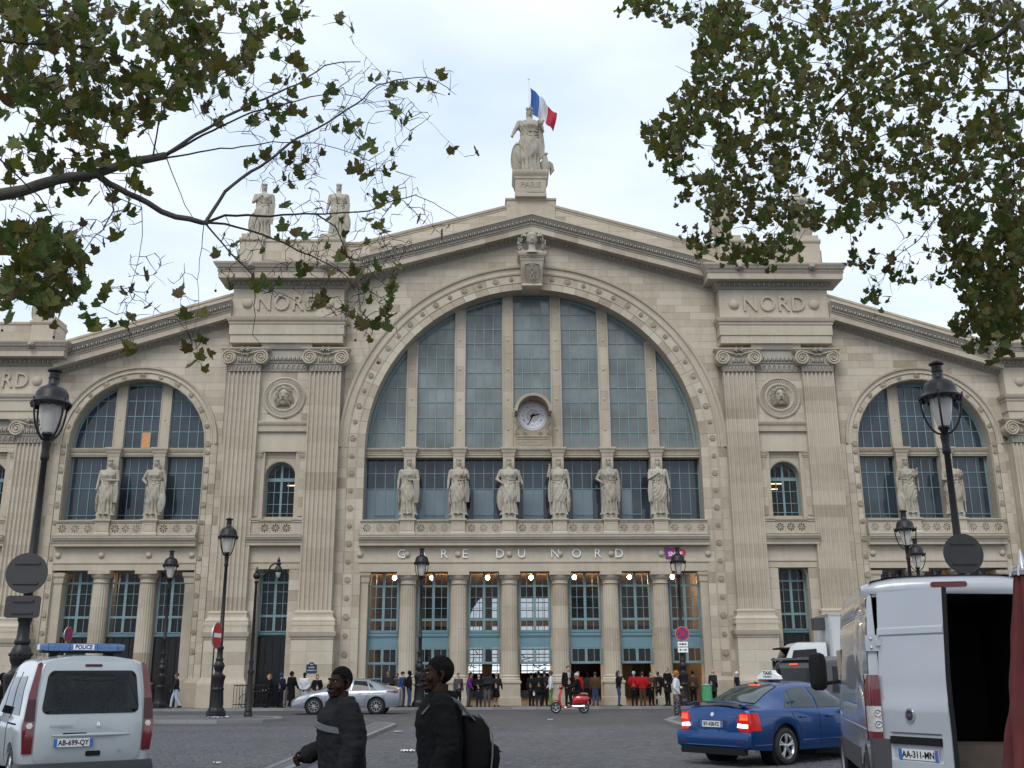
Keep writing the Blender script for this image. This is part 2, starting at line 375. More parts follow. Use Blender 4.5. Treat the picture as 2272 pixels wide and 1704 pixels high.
# ---- rosettes
def rosette_mesh(r):
    m = MB(); m.smooth = True; m.tint = 0.25
    m.lathe([(0, r), (0.05, r), (0.06, r * .86), (0.03, r * .78), (0.03, r * .62), (0.055, r * .5), (0.04, r * .3), (0.075, r * .22), (0.08, 0.01)], n=12)
    for k in range(8):
        a = k * pi / 4; m.ball((cos(a) * r * .62, sin(a) * r * .62, 0.04), r * .16, 5, 3, (1, 1, 1))
    o = m.build('rosette', STONE, None, smooth=True); me = o.data; bpy.data.objects.remove(o); return me
RB, RS_ = rosette_mesh(0.165), rosette_mesh(0.125)
def put_rosettes(cx, cz, R, step_deg, zlow, dz, off):
    k = 0; a = off
    while a <= 90.1:
        for s2 in (-1, 1):
            link('rosette', RB if k % 2 == 0 else RS_, ST, (cx + s2 * R * cos(radians(a)), -0.03, cz + R * sin(radians(a))), (pi / 2, 0, 0))
        k += 1; a += step_deg
    z = cz - dz * 0.5; k = 1
    while z > zlow:
        for s2 in (-1, 1): link('rosette', RB if k % 2 == 0 else RS_, ST, (cx + s2 * R, -0.03, z), (pi / 2, 0, 0))
        k += 1; z -= dz
put_rosettes(0, AC, 9.88, 5.35, 2.0, 0.95, 3.0)
for sg in (-1, 1): put_rosettes(21.6 * sg, 13.79, 3.88, 15.0, 2.0, 0.95, 0.0)

# ---- windows
PANES = []                                    # (x0,x1,z0,z1,y,mat)
def grid_window(name, xs, zs, y, gl, parent=ST, fr=0.07, bar=0.035, zlim=None, mats=None, frame_mat=TEAL, extra=None):
    """glazed frame: xs, zs are the bar positions (first and last = outer frame)"""
    lim = zlim or (lambda x: 1e9)
    m = MB()
    w = part(name, parent)
    def zt(x0, x1): return min(zs[-1], max(lim(x0), lim(x1)))
    for i, x in enumerate(xs):
        h = fr if i in (0, len(xs) - 1) else bar
        top = min(zs[-1], lim(x) + 0.1)
        if top > zs[0] + 0.1: m.box(x - h / 2, x + h / 2, y - 0.03, y + 0.06, zs[0], top)
    for j, z in enumerate(zs):
        h = fr if j in (0, len(zs) - 1) else bar
        X = [x for x in xs]
        for i in range(len(xs) - 1):
            a, b = xs[i], xs[i + 1]
            if max(lim(a), lim(b)) > z - 0.05: m.box(a, b, y - 0.025 + 0.001 * (i % 2), y + 0.055, z - h / 2, z + h / 2)
    if extra: extra(m)
    m.build('frame', frame_mat, w)
    for i in range(len(xs) - 1):
        for j in range(len(zs) - 1):
            if min(lim(xs[i]), 1e9) < zs[j] and lim(xs[i + 1]) < zs[j]: continue
            g = gl(i, j) if callable(gl) else gl
            if g is None: continue
            PANES.append((w, xs[i] + 0.015, xs[i + 1] - 0.015, zs[j] + 0.015, min(zs[j + 1], max(lim(xs[i]), lim(xs[i + 1])) + 0.1) - 0.015, y, g))
    return w
def circ_lim(cx, cz, R): return lambda x: cz + sqrt(max(0, R * R - (x - cx) ** 2)) if abs(x - cx) < R else cz
ROWS = [13.68, 14.64, 15.52, 16.40, 17.26, 18.13, 19.01, 19.87, 20.74, 21.64, 22.49, 23.2]
edges = [-9.2, -7.07, -6.47, -4.37, -3.77, -1.67, -1.07, 1.07, 1.67, 3.77, 4.37, 6.47, 7.07, 9.2]
cl = circ_lim(0, AC, 9.25)
for b in range(7):
    x0, x1 = edges[2 * b], edges[2 * b + 1]
    xs = [x0 + (x1 - x0) * i / 4 for i in range(5)]
    if b in (0, 6):
        xs = [x for x in xs]
    rows = ROWS if b != 3 else [16.2] + ROWS[4:]
    grid_window('lunette_window', xs, rows, 1.0, GLASS_UP, fr=0.09, bar=0.046, zlim=cl)
# curved head frame of the lunette
m = MB(); arch_band(m, 0, AC, [(9.02, -0.96), (9.16, -0.96)], 80, AC, 1.08); m.build('curved_window_head', TEAL, ST)
for b in range(7):
    x0, x1 = edges[2 * b], edges[2 * b + 1]; xs = [x0 + (x1 - x0) * i / 4 for i in range(5)]
    def gl(i, j, b=b):
        if j == 0: return (GLASS_PALE if (b < 2 or i in (1, 2)) else GLASS_MID) if b < 5 else (GLASS_PALE if (b == 5 and i in (1,)) else GLASS_MID)
        return GLASS_MID
    def ex(m, xs=xs): m.box(xs[1], xs[3], 0.86, 0.90, 10.02, 10.07)
    grid_window('upper_hall_window', xs, [9.75, 11.47, 12.32, 13.14], 0.98, gl, fr=0.09, bar=0.04, extra=ex)
for sg in (-1, 1):
    c = 21.6 * sg; cl = circ_lim(c, 13.79, 3.7)
    E3 = [c - 3.6, c - 1.53, c - 0.95, c + 0.95, c + 1.53, c + 3.6]
    for b in range(3):
        x0, x1 = E3[2 * b], E3[2 * b + 1]; xs = [x0 + (x1 - x0) * i / 4 for i in range(5)]
        grid_window('wing_lunette_window', xs, [13.68, 14.64, 15.52, 16.40, 17.3], 0.75, GLASS_MID, fr=0.09, bar=0.044, zlim=cl)
        grid_window('wing_window', xs, [9.75, 11.47, 12.32, 13.2], 0.75, GLASS_MID, fr=0.09, bar=0.04,
                    extra=lambda m, xs=xs: m.box(xs[0] + .1, xs[4] - .1, 0.66, 0.69, 9.98, 10.02))
    m = MB(); arch_band(m, c, 13.79, [(3.55, -0.71), (3.66, -0.71)], 60, 13.79, 0.83); m.build('curved_window_head', TEAL, ST)
    # orange panel behind one pane of the left wing
    if sg < 0:
        m = MB(); m.box(-21.57, -21.13, 0.715, 0.735, 13.74, 14.6); m.build('orange_window_panel', simple('orange board', (0.55, 0.26, 0.10), 0.7), ST)
def niche_win(c, y=0.45):
    cl = circ_lim(c, 11.95, 0.84)
    xs = [c - 0.79, c - 0.38, c, c + 0.38, c + 0.79]
    w = grid_window('arched_window', xs, [9.83, 10.55, 11.2, 11.82, 12.8], y, GLASS_CLEAR, fr=0.08, bar=0.03, zlim=cl,
                extra=lambda m: (m.box(c - 0.06, c + 0.06, y - 0.045, y, 9.8, 12.8), m.box(c - 0.8, c + 0.8, y - 0.05, y, 11.78, 11.97), m.box(c - .75, c + .75, y - .12, y - .1, 10.02, 10.05), arch_band(m, c, 11.95, [(0.74, -y + 0.035), (0.83, -y + 0.035)], 20, 9.83, y + 0.05)))
    return w
for c in (-29.2, -13.7, 13.7, 29.2): niche_win(c)
# entrance bays: window, teal panel and lower lights
def bay(c, w, y, zrows, low, bars=None, doors=True, name='entrance_window', top=6.86):
    h = w / 2; xs = [c - h, c - h / 2 - 0.02, c, c + h / 2 + 0.02, c + h]
    def ex(m):
        m.box(c - 0.07, c + 0.07, y - 0.05, y, zrows[0], top); m.box(c - h, c + h, y - 0.055, y, zrows[-2] - 0.05, zrows[-2] + 0.05)
        m.box(c - h, c + h, y - 0.052, y, zrows[1] - 0.06, zrows[1] + 0.06)
        m.box(c - h, c - h + 0.09, y - 0.048, y + 0.07, zrows[0], top); m.box(c + h - 0.09, c + h, y - 0.048, y + 0.07, zrows[0], top)
    grid_window(name, xs, zrows, y, GLASS_CLEAR, fr=0.06, bar=0.028, extra=ex)
BAYS = [-8.0, -5.36, -2.68, 0, 2.68, 5.36, 8.0]
for i, c in enumerate(BAYS):
    w = 1.62 if i not in (0, 6) else 1.58
    bay(c, w, 0.6, [3.86, 4.43, 5.02, 5.59, 6.17, 6.86], None)
    m = MB(); h = w / 2
    m.stack(c - h, c + h, 0.58, 0.7, [(3.54, 0.02), (3.58, 0.02), (3.60, 0.05), (3.68, 0.05), (3.70, 0.03), (3.76, 0.06), (3.84, 0.07)], ret=False)
    m.box(c - h, c + h, 0.6, 0.68, 2.98, 3.54); m.box(c - h, c + h, 0.575, 0.6, 2.98, 3.02)
    m.build('teal_panel', TEAL_P, ST)
    bay(c, w, 0.6, [2.18, 2.22, 2.94], None, name='entrance_light', top=2.94)
    if i in (0, 1):
        grid_window('glazed_door', [c - h, c - h / 2, c, c + h / 2, c + h], [0.05, 0.7, 1.45, 2.18], 0.6, GLASS_CLEAR, fr=0.1, bar=0.05)
for sg in (-1, 1):
    for c, w in ((21.6 * sg - 2.45, 1.5), (21.6 * sg, 1.56), (21.6 * sg + 2.45, 1.5)):
        bay(c, w, 0.6, [3.82, 4.62, 5.23, 5.82, 6.38, 6.98], None, name='wing_ground_window', top=6.98)
        m = MB(); h = w / 2; m.stack(c - h, c + h, 0.58, 0.7, [(3.6, 0.02), (3.64, 0.05), (3.76, 0.07)], ret=False); m.build('window_sill', TEAL_P, ST)
        grid_window('glazed_door', [c - h, c - h / 2, c, c + h / 2, c + h], [0.05, 1.2, 2.3, 3.6], 0.62, GLASS_CLEAR, fr=0.06, bar=0.03, frame_mat=IRON)
    for q in (13.7, 29.2):
        c = sg * q
        bay(c, 1.56, 0.5, [3.86, 4.65, 5.3, 5.9, 6.38, 7.0], None, name='tall_window', top=7.0)
        m = MB(); m.stack(c - .78, c + .78, 0.48, 0.6, [(3.66, 0.02), (3.7, 0.05), (3.8, 0.07)], ret=False); m.build('window_sill', TEAL_P, ST)
        grid_window('glazed_door', [c - .78, c - .39, c, c + .39, c + .78], [0.05, 1.2, 2.3, 3.6], 0.5, GLASS_CLEAR, fr=0.06, bar=0.03, frame_mat=IRON)
PANES.sort(key=lambda q: -(q[2] - q[1]) * (q[4] - q[3]) - (10 if q[6] is GLASS_UP else 0))
for (w, x0, x1, z0, z1, y, g) in PANES[:298]:
    if z1 - z0 < 0.03: continue
    m = MB(); k = random.Random(int((x0 + z0) * 1000)).uniform(-0.003, 0.003)
    m.add([(x0, y + 0.01 + k, z0), (x1, y + 0.01 - k, z0), (x1, y + 0.01 + k, z1), (x0, y + 0.01 - k, z1), (x0, y + 0.02, z0), (x1, y + 0.02, z0), (x1, y + 0.02, z1), (x0, y + 0.02, z1)],
          [(0, 1, 2, 3), (7, 6, 5, 4), (0, 4, 5, 1), (1, 5, 6, 2), (2, 6, 7, 3), (3, 7, 4, 0)]); m.build('pane', g, w, fixn=False)
rest = MB(); gm = [GLASS_UP, GLASS_MID, GLASS_PALE, GLASS_CLEAR]
for (w, x0, x1, z0, z1, y, g) in PANES[298:]:
    if z1 - z0 < 0.03: continue
    rest.mi = gm.index(g); rest.box(x0, x1, y + 0.01, y + 0.02, z0, z1)
tag(rest.build('panes', gm, ST), kind='stuff')

# ---- stone members inside the openings
def boss(m, x, y, z, r): m.ball((x, y, z), r, 8, 4, (1, 0.6, 1))
for sgn in (-1, 1):
    for k, c in enumerate((1.37, 4.07, 6.77)):
        x = sgn * c; top = AC + sqrt(9.3 ** 2 - (c) ** 2)
        m = MB(); z = 13.6
        while z < top:
            m.tint = rs.uniform(-0.2, 0.45); z2 = min(z + rs.uniform(0.9, 1.5), top)
            m.box(x - 0.29, x + 0.29, 0.85, 1.3, z + 0.004, z2 - 0.004); z = z2
        m.tint = 0; m.box(x - 0.30, x - 0.24, 0.81, 0.9, 13.6, top); m.box(x + 0.24, x + 0.30, 0.81, 0.9, 13.6, top)
        z = 14.8
        while z < top - 0.6: boss(m, x, 0.84, z, 0.07); z += 1.75
        m.build('mullion_pier', STONE, ST)
m = MB(); m.tint = 0.12
m.stack(-9.2, 9.2, 0.45, 1.3, [(13.13, 0), (13.24, 0), (13.25, 0.04), (13.36, 0.04), (13.37, 0.07), (13.45, 0.08), (13.50, 0.14), (13.58, 0.18), (13.62, 0.18)], ret=False)
for sgn in (-1, 1):
    m.cut(); m.stack(21.6 * sgn - 3.67, 21.6 * sgn + 3.67, 0.45, 1.2, [(13.2, 0), (13.28, 0), (13.29, 0.04), (13.4, 0.04), (13.41, 0.07), (13.5, 0.12), (13.6, 0.16), (13.64, 0.16)], ret=False)
m.each('transom', STONE, ST)
cent = [sg * c for sg in (-1, 1) for c in (1.35, 4.07, 6.76)]; wingc = [sg * 21.6 + t for sg in (-1, 1) for t in (-1.24, 1.24)]
for x in cent + wingc:
    m = MB(); m.tint = 0.1
    m.box(x - 0.31, x + 0.31, 0.2, 1.2, 9.6, 13.13)
    m.stack(x - 0.31, x + 0.31, 0.2, 0.6, [(13.1, 0), (13.13, 0.0), (13.3, 0.03), (13.36, 0.07), (13.45, 0.09), (13.55, 0.15), (13.64, 0.15)])
    m.build('statue_backing_pier', STONE, ST)
m = MB()
for sgn in (-1, 1):
    for t in (-1.24, 1.24):
        x = 21.6 * sgn + t
        top = 13.79 + sqrt(3.75 ** 2 - 1.24 ** 2); m.tint = rs.uniform(0, .3)
        m.box(x - 0.28, x + 0.28, 0.6, 1.1, 13.6, top); m.box(x - 0.29, x - 0.24, 0.57, 0.7, 13.6, top); m.box(x + 0.24, x + 0.29, 0.57, 0.7, 13.6, top)
        boss(m, x, 0.6, 15.3, 0.07); m.cut()
m.each('mullion_pier', STONE, ST)
# ledges, frieze and architrave
def entab(x0, x1, yf, arch0, par, zs=(6.88, 7.3, 7.42, 8.2, 8.72), y_in=1.2):
    m = MB(); m.tint = 0.05
    a, b, c, d, e = zs
    m.stack(x0, x1, yf, y_in, [(a, 0), (b, 0), (b + .02, 0.03), (b + .06, 0.05), (c, 0.05), (c, 0.0)], ret=False)
    m.tint = -0.1; m.stack(x0, x1, yf + 0.01, y_in, [(c, 0), (d, 0)], ret=False)
    m.tint = 0.1
    m.stack(x0, x1, yf, y_in, [(d, 0), (d, 0.30), (d + .02, 0.34), (d + .16, 0.34), (d + .17, 0.37), (d + .26, 0.40), (d + .32, 0.48), (d + .42, 0.52), (d + .43, 0.55), (e, 0.55)], ret=False)
    m.build('entablature', STONE, par)
    m = MB(); m.stack(x0, x1, yf, y_in, [(e + 0.002, 0.56), (e + 0.03, 0.56)], ret=False); m.build('lead_flashing', LEAD, par)
entab(-9.3, 9.3, -0.08, 0, ST)
for sg in (-1, 1):
    entab(21.6 * sg - 3.72, 21.6 * sg + 3.72, -0.08, 0, ST, (7.0, 7.31, 7.42, 8.2, 8.72))
    for q in (13.7, 29.2): entab(sg * q - 1.42, sg * q + 1.42, -0.30, 0, ST, (7.02, 7.31, 7.42, 8.2, 8.72), 0.0)
m = MB(); m.smooth = True
for x in cent + [9.25, -9.25] + [sg * 21.6 + t for sg in (-1, 1) for t in (-3.5, -1.24, 1.24, 3.5)]: m.ball((x, -0.09, 7.79), 0.17, 12, 6, (1, 0.7, 1)); m.cut()
m.each('frieze_boss', STONE, ST)
# balustrades with pierced stars
def star_holes(cx, cz, R):
    hs = []
    for k in range(8):
        a = k * pi / 4 + pi / 8 * 0; w = 0.23
        hs.append([(cx + R * .16 * cos(a - w * .6), cz + R * .16 * sin(a - w * .6)), (cx + R * cos(a - w), cz + R * sin(a - w)), (cx + R * cos(a + w), cz + R * sin(a + w)), (cx + R * .16 * cos(a + w * .6), cz + R * .16 * sin(a + w * .6))])
    return hs
BACK = MB(); BACK.box(-9.3, 9.3, 0.75, 0.95, 7.3, 9.74); BACK.cut()
for sg in (-1, 1): BACK.box(sg * 21.6 - 3.7, sg * 21.6 + 3.7, 0.5, 0.7, 7.3, 9.74); BACK.cut()
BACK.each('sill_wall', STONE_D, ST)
def balustrade(x0, x1, yf, n, mb, r=0.215):
    w = (x1 - x0) / n; L_ = [[(x0, 8.85), (x1, 8.85), (x1, 9.42), (x0, 9.42)]]
    for i in range(n): L_ += star_holes(x0 + w * (i + .5), 9.14, r)
    mb.plate(L_, yf, yf + 0.09)
    mb.box(x0, x1, yf + 0.09, yf + 0.2, 8.85, 8.92); mb.box(x0, x1, yf + .09, yf + .2, 9.36, 9.42)
    for i in range(n + 1): mb.box(x0 + w * i - 0.02, x0 + w * i + 0.02, yf - 0.012, yf, 8.9, 9.36)
    mb.stack(x0, x1, yf, yf + 0.2, [(8.72, 0.06), (8.83, 0.06), (8.85, 0.02)], ret=False)
    mb.stack(x0, x1, yf, yf + 0.25, [(9.42, 0.01), (9.44, 0.04), (9.48, 0.05), (9.52, 0.10), (9.58, 0.10)], ret=False); mb.cut()
m = MB(); m.tint = 0.15
pe = sorted(cent); bx = [-9.25] + [v for x in pe for v in (x - 0.4, x + 0.4)] + [9.25]
for i in range(7): balustrade(bx[2 * i], bx[2 * i + 1], -0.36, 3, m)
for sg in (-1, 1):
    bx = [21.6 * sg - 3.67, 21.6 * sg - 1.64, 21.6 * sg - 0.84, 21.6 * sg + 0.84, 21.6 * sg + 1.64, 21.6 * sg + 3.67]
    for i in range(3): balustrade(bx[2 * i], bx[2 * i + 1], -0.36, 3, m)
    for q in (13.7, 29.2):
        balustrade(sg * q - 0.86, sg * q + 0.86, -0.50, 3, m)
        for s2 in (-1, 1):
            a, b = sorted((sg * q + s2 * 0.86, sg * q + s2 * 1.40))
            m.stack(a, b, -0.52, -0.2, [(8.72, 0.08), (8.85, 0.08), (8.87, 0.0), (9.42, 0.0), (9.45, 0.05), (9.52, 0.05), (9.56, 0.1), (9.64, 0.1)], ret=False); m.cut()
m.each('balustrade', STONE, ST)
m = MB()
for x in cent + wingc:
    m.tint = 0.0
    m.stack(x - 0.37, x + 0.37, -0.50, 0.2, [(8.72, 0.08), (8.86, 0.08), (8.9, 0.02), (8.94, 0.0), (9.42, 0.0), (9.46, 0.03), (9.5, 0.03), (9.54, 0.09), (9.62, 0.09)])
    m.box(x - 0.28, x + 0.28, -0.515, -0.5, 9.0, 9.02); m.box(x - 0.28, x + 0.28, -0.515, -0.5, 9.34, 9.36); m.box(x - 0.28, x - 0.26, -0.515, -0.5, 9.02, 9.34); m.box(x + 0.26, x + 0.28, -0.515, -0.5, 9.02, 9.34); m.cut()
m.each('statue_pedestal', STONE, ST)
# niche surrounds on the piers
m = MB(); m.tint = 0.1
for sg in (-1, 1):
    for q in (13.7, 29.2):
        c = sg * q
        if q < 20: m.stack(c - 1.42, c + 1.42, -0.30, 0, [(14.38, 0), (14.4, 0.14), (14.56, 0.15), (14.58, 0.12), (14.7, 0.14), (14.78, 0.2), (14.88, 0.24), (14.96, 0.24)], ret=False)
        m.tint = -0.1; m.box(c - 1.42, c + 1.42, -0.29, 0, 13.3, 14.4 if q < 20 else 13.7); m.tint = 0.2
        for s2 in (-1, 1):
            a, b = sorted((c + s2 * 1.05, c + s2 * 1.42))
            m.stack(a, b, -0.30, 0, [(12.95, 0), (13.0, 0.02), (13.06, 0.03), (13.07, 0.05), (13.18, 0.06), (13.22, 0.09), (13.32, 0.1)])
        m.stack(c - 1.05, c + 1.05, 0.0, 0.2, [(12.98, 0.0), (13.0, 0.05), (13.15, 0.07), (13.2, 0.12), (13.3, 0.14)], ret=False)
        m.plate([[(c - 1.06, 9.6), (c + 1.06, 9.6), (c + 1.06, 13.0), (c - 1.06, 13.0)], arch_loop(c, 0.84, 9.8, 11.95, 20)], -0.03, 0.05); m.cut()
m.each('niche_surround', STONE, ST)
# ---- pilasters
def pilaster(cx, hw, z0, z1, yf, yb, caph=1.22, nfl=7):
    p = part('pilaster', ST)
    # base
    m = MB(); m.tint = -0.1; b = z0
    sc = hw / 0.85
    m.stack(cx - hw, cx + hw, yf, yb, [(b - 0.76, 0.28), (b - 0.62, 0.28), (b - 0.60, 0.24), (b - 0.50, 0.26), (b - 0.42, 0.22), (b - 0.36, 0.15), (b - 0.22, 0.12), (b - 0.16, 0.14), (b - 0.10, 0.16), (b - 0.04, 0.14), (b - 0.02, 0.05), (b, 0.03)])
    m.build('pilaster_base', STONE, p, smooth=True, angle=35)
    # fluted shaft in courses
    z = z0; pts = []
    fw = 2 * hw / (nfl + 0.35 * (nfl + 1)); fil = 0.35 * fw; x = -hw
    prof = [(-hw, 0.0)]
    for k in range(nfl):
        x += fil
        for a in range(0, 7): prof.append((x + fw * a / 6, 0.11 * sin(pi * a / 6) ** 0.7 if 0 < a < 6 else 0))
        x += fw
    prof.append((hw, 0.0))
    while z < z1 - 0.05:
        z2 = z + rs.uniform(0.55, 1.0)
        if z1 - z2 < 0.4: z2 = z1
        m = MB(); m.tint = tintv() * .6; m.smooth = True
        rr = [[(cx + a, yf + d, zz) for a, d in prof] + [(cx + hw, yb, zz), (cx - hw, yb, zz)] for zz in (z + 0.003, z2 - 0.003)]
        m.rings(rr); m.build('shaft_block', STONE, p, smooth=True, angle=50); z = z2
    # neck and capital
    m = MB(); m.smooth = True; m.tint = 0.1
    m.stack(cx - hw, cx + hw, yf - 0.02, yb, [(z1 - 0.01, 0.0), (z1 + 0.02, 0.04), (z1 + 0.05, 0.0), (z1 + 0.36, 0.02), (z1 + 0.38, 0.07), (z1 + 0.44, 0.07)])
    for k in range(9):
        u = cx - hw + 2 * hw * (k + 0.5) / 9
        m.tube([(u - 0.08, yf - 0.05, z1 + 0.08), (u - 0.04, yf - 0.07, z1 + 0.25), (u, yf - 0.06, z1 + 0.34), (u + 0.04, yf - 0.07, z1 + 0.25), (u + 0.08, yf - 0.05, z1 + 0.08)], 0.022, 5)
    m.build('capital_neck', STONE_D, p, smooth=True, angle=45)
    m = MB(); m.smooth = True; m.tint = 0.0; zc = z1 + 0.40
    W = hw * 1.5
    m.stack(cx - hw, cx + hw, yf - 0.03, yb, [(zc, 0.0), (zc + 0.5, 0.02), (zc + 0.6, 0.1)])       # echinus body
    m.stack(cx - W + 0.12, cx + W - 0.12, yf - 0.12, yb, [(zc + 0.62, -0.05), (zc + 0.7, 0.0), (zc + 0.74, 0.03)], ret=True)
    m.stack(cx - W + 0.05, cx + W - 0.05, yf - 0.16, yb, [(zc + 0.74, 0.0), (zc + 0.8, 0.02), (zc + 0.84, 0.08), (zc + 0.9, 0.1), (zc + 0.92, 0.1)])   # abacus
    for s2 in (-1, 1):                                                    # volutes
        vx, vz = cx + s2 * (W - 0.42), zc + 0.36
        sp = []
        for i in range(64):
            a = i / 63 * 5.2 * pi; r = 0.40 * (1 - i / 63 * 0.86)
            sp.append((vx + s2 * r * sin(a), yf - 0.20 + 0.0 * i, vz + r * cos(a)))
        m.tube(sp, [0.052 * (1 - 0.5 * i / 63) for i in range(64)], 6)
        m.lathe([(0, 0.38), (0.16, 0.38)], 0, 0, 0, 20) if False else None
        rr = [[(vx + 0.39 * cos(2 * pi * i / 24), y, vz + 0.39 * sin(2 * pi * i / 24)) for i in range(24)] for y in (yb, yf - 0.16)]
        m.rings(rr)
        m.ball((vx, yf - 0.2, vz), 0.075, 8, 6)
    m.tube([(cx - W + 0.42, yf - 0.19, zc + 0.75), (cx - 0.3, yf - 0.19, zc + 0.60), (cx, yf - 0.19, zc + 0.55), (cx + 0.3, yf - 0.19, zc + 0.60), (cx + W - 0.42, yf - 0.19, zc + 0.75)], 0.04, 6)
    m.build('ionic_capital', STONE, p, smooth=True, angle=35)
    m = MB(); m.smooth = True; m.tint = 0.2
    for k in range(3):
        u = cx + (k - 1) * 0.24; m.ball((u, yf - 0.08, zc + 0.22), 0.11, 8, 6, (0.75, 0.8, 1.4))
    for k in range(4):
        u = cx + (k - 1.5) * 0.24; m.box(u - 0.02, u + 0.02, yf - 0.14, yf, zc + 0.08, zc + 0.36)
    for k in range(9): m.ball((cx - 0.45 + k * 0.1125, yf - 0.08, zc + 0.03), 0.04, 5, 4)
    for s2 in (-1, 1):
        m.ball((cx + s2 * 0.16, yf - 0.24, zc + 0.80), 0.13, 8, 6)
        for k in range(5):
            a = k * 2 * pi / 5; m.ball((cx + s2 * 0.16 + 0.11 * cos(a), yf - 0.32, zc + 0.80 + 0.11 * sin(a)), 0.05, 5, 4)
        sp = [(cx + s2 * (0.14 + 0.09 * (1 - i / 14) * cos(i * .7)), yf - 0.2, zc + 0.52 + 0.09 * (1 - i / 14) * sin(i * .7)) for i in range(14)]
        m.tube(sp, 0.025, 5)
    m.build('capital_ornament', STONE_D, p, smooth=True, angle=60)
    return p
for sg in (-1, 1):
    for c in (11.44, 15.86): pilaster(sg * c, 0.86, 4.86, 17.74, -0.62, -0.2)
    for c in (27.02, 31.4): pilaster(sg * c, 0.80, 4.60, 13.72, -0.62, -0.2)
# pilaster plinths: cap moulding, die and foot
for sg in (-1, 1):
    for c, zt in ((11.44, 4.12), (15.86, 4.12), (27.02, 3.86), (31.4, 3.86)):
        p = part('pilaster_plinth', ST); x = sg * c; h = 1.07; k = zt - 4.12
        m = MB(); m.tint = 0.05
        m.stack(x - h, x + h, -0.86, 0.0, [(3.38 + k, 0.0), (3.42 + k, 0.03), (3.5 + k, 0.05), (3.56 + k, 0.11), (3.66 + k, 0.14), (3.78 + k, 0.17), (3.80 + k, 0.05), (4.12 + k, 0.02)])
        m.build('plinth_cap', STONE, p)
        z = 1.56
        while z < 3.37 + k:
            z2 = min(z + 0.62, 3.38 + k); xx = x - h
            if 3.38 + k - z2 < 0.3: z2 = 3.38 + k
            w1 = rs.uniform(0.7, 1.3)
            for (a, b) in ((x - h, x - h + w1), (x - h + w1, x + h)):
                m = MB(); m.tint = tintv() - 0.15; m.box(a + 0.003, b - 0.003, -0.86, 0.0, z + 0.003, z2 - 0.003); m.build('die_block', STONE, p)
            z = z2
        m = MB(); m.tint = 0.1
        m.stack(x - h, x + h, -0.88, 0.0, [(0, 0.16), (1.22, 0.16), (1.30, 0.14), (1.36, 0.10), (1.44, 0.06), (1.56, 0.02)])
        m.build('plinth_foot', STONE, p)
# low plinth running along jambs
m = MB(); m.tint = 0.25
for sg in (-1, 1):
    m.stack(*sorted((sg * 9.22, sg * 10.2)), -0.06, 0.5, [(0, 0.12), (1.3, 0.12), (1.38, 0.06), (1.5, 0.0)]); m.cut()
    for t in (-4.1, 4.1): m.stack(sg * 21.6 + t - 0.38, sg * 21.6 + t + 0.38, -0.06, 0.5, [(0, 0.12), (1.3, 0.12), (1.38, 0.06), (1.5, 0.0)]); m.cut()
m.each('jamb_plinth', STONE, ST)

# ---- columns of the ground floor
def column(x, z1=6.22, r=0.43):
    p = part('column', ST, (x, 0.28, 0))
    m = MB(); m.tint = 0.15
    m.stack(-0.53, 0.53, -0.53, 0.53, [(0, 0.04), (0.5, 0.04), (0.52, 0.0), (1.18, 0.0), (1.20, 0.05), (1.30, 0.05), (1.33, 0.0)]); m.build('column_plinth', STONE, p)
    m = MB(); m.smooth = True
    m.lathe([(1.33, 0.54), (1.42, 0.54), (1.46, 0.50), (1.50, 0.47), (1.54, 0.50), (1.58, 0.48), (1.62, r + 0.01)], n=28)
    m.build('column_base', STONE, p, smooth=True, angle=40)
    nf = 20; zs = [1.62, 2.8, 3.95, 5.1, z1]
    for k in range(4):
        rr = []
        for z in (zs[k] + 0.003, zs[k + 1] - 0.003):
            R = r - 0.035 * (z - 1.6) / 4.6
            rr.append([((R - (0.0, 0.022, 0.03, 0.022)[i % 4]) * cos(2 * pi * i / (nf * 4)), (R - (0.0, 0.022, 0.03, 0.022)[i % 4]) * sin(2 * pi * i / (nf * 4)), z) for i in range(nf * 4)])
        m = MB(); m.smooth = True; m.tint = tintv() + 0.1; m.rings(rr); m.build('shaft_block', STONE, p, smooth=True, angle=30)
    m = MB(); m.smooth = True; m.tint = 0.1
    m.lathe([(z1, r - 0.03), (z1 + 0.03, r + 0.02), (z1 + 0.06, r - 0.02), (z1 + 0.22, r - 0.02), (z1 + 0.25, r + 0.03), (z1 + 0.36, r + 0.09), (z1 + 0.46, r + 0.12)], n=28)
    m.box(-0.56, 0.56, -0.56, 0.56, z1 + 0.46, z1 + 0.66); m.build('column_capital', STONE, p, smooth=True, angle=35)
for x in (-6.69, -4.02, -1.34, 1.34, 4.02, 6.69): column(x)
for sg in (-1, 1):
    for t in (-1.22, 1.22): column(sg * 21.6 + t, 6.34)
# anta blocks beside the outer windows and stone jambs behind the columns
for x in (-6.69, -4.02, -1.34, 1.34, 4.02, 6.69):
    m = MB(); m.tint = 0.2; m.box(x - 0.53, x + 0.53, 0.62, 1.3, 0, 6.88); m.build('window_pier', STONE, ST)
for sg in (-1, 1):
    for t in (-1.22, 1.22):
        m = MB(); m.tint = 0.2; m.box(sg * 21.6 + t - 0.46, sg * 21.6 + t + 0.46, 0.62, 1.3, 0, 7.0); m.build('window_pier', STONE, ST)
m = MB(); m.tint = 0.1
for a, b in [(-9.2, -8.8), (8.8, 9.2)] + [tuple(sorted((sg * 21.6 + s2 * 3.2, sg * 21.6 + s2 * 3.67))) for sg in (-1, 1) for s2 in (-1, 1)]:
    m.stack(a, b, 0.1, 1.0, [(0, 0.02), (1.5, 0.02), (1.52, 0), (6.3, 0), (6.34, 0.04), (6.42, 0.05), (6.6, 0.06), (6.7, 0.12), (6.88, 0.14)]); m.cut()
m.each('anta', STONE, ST)

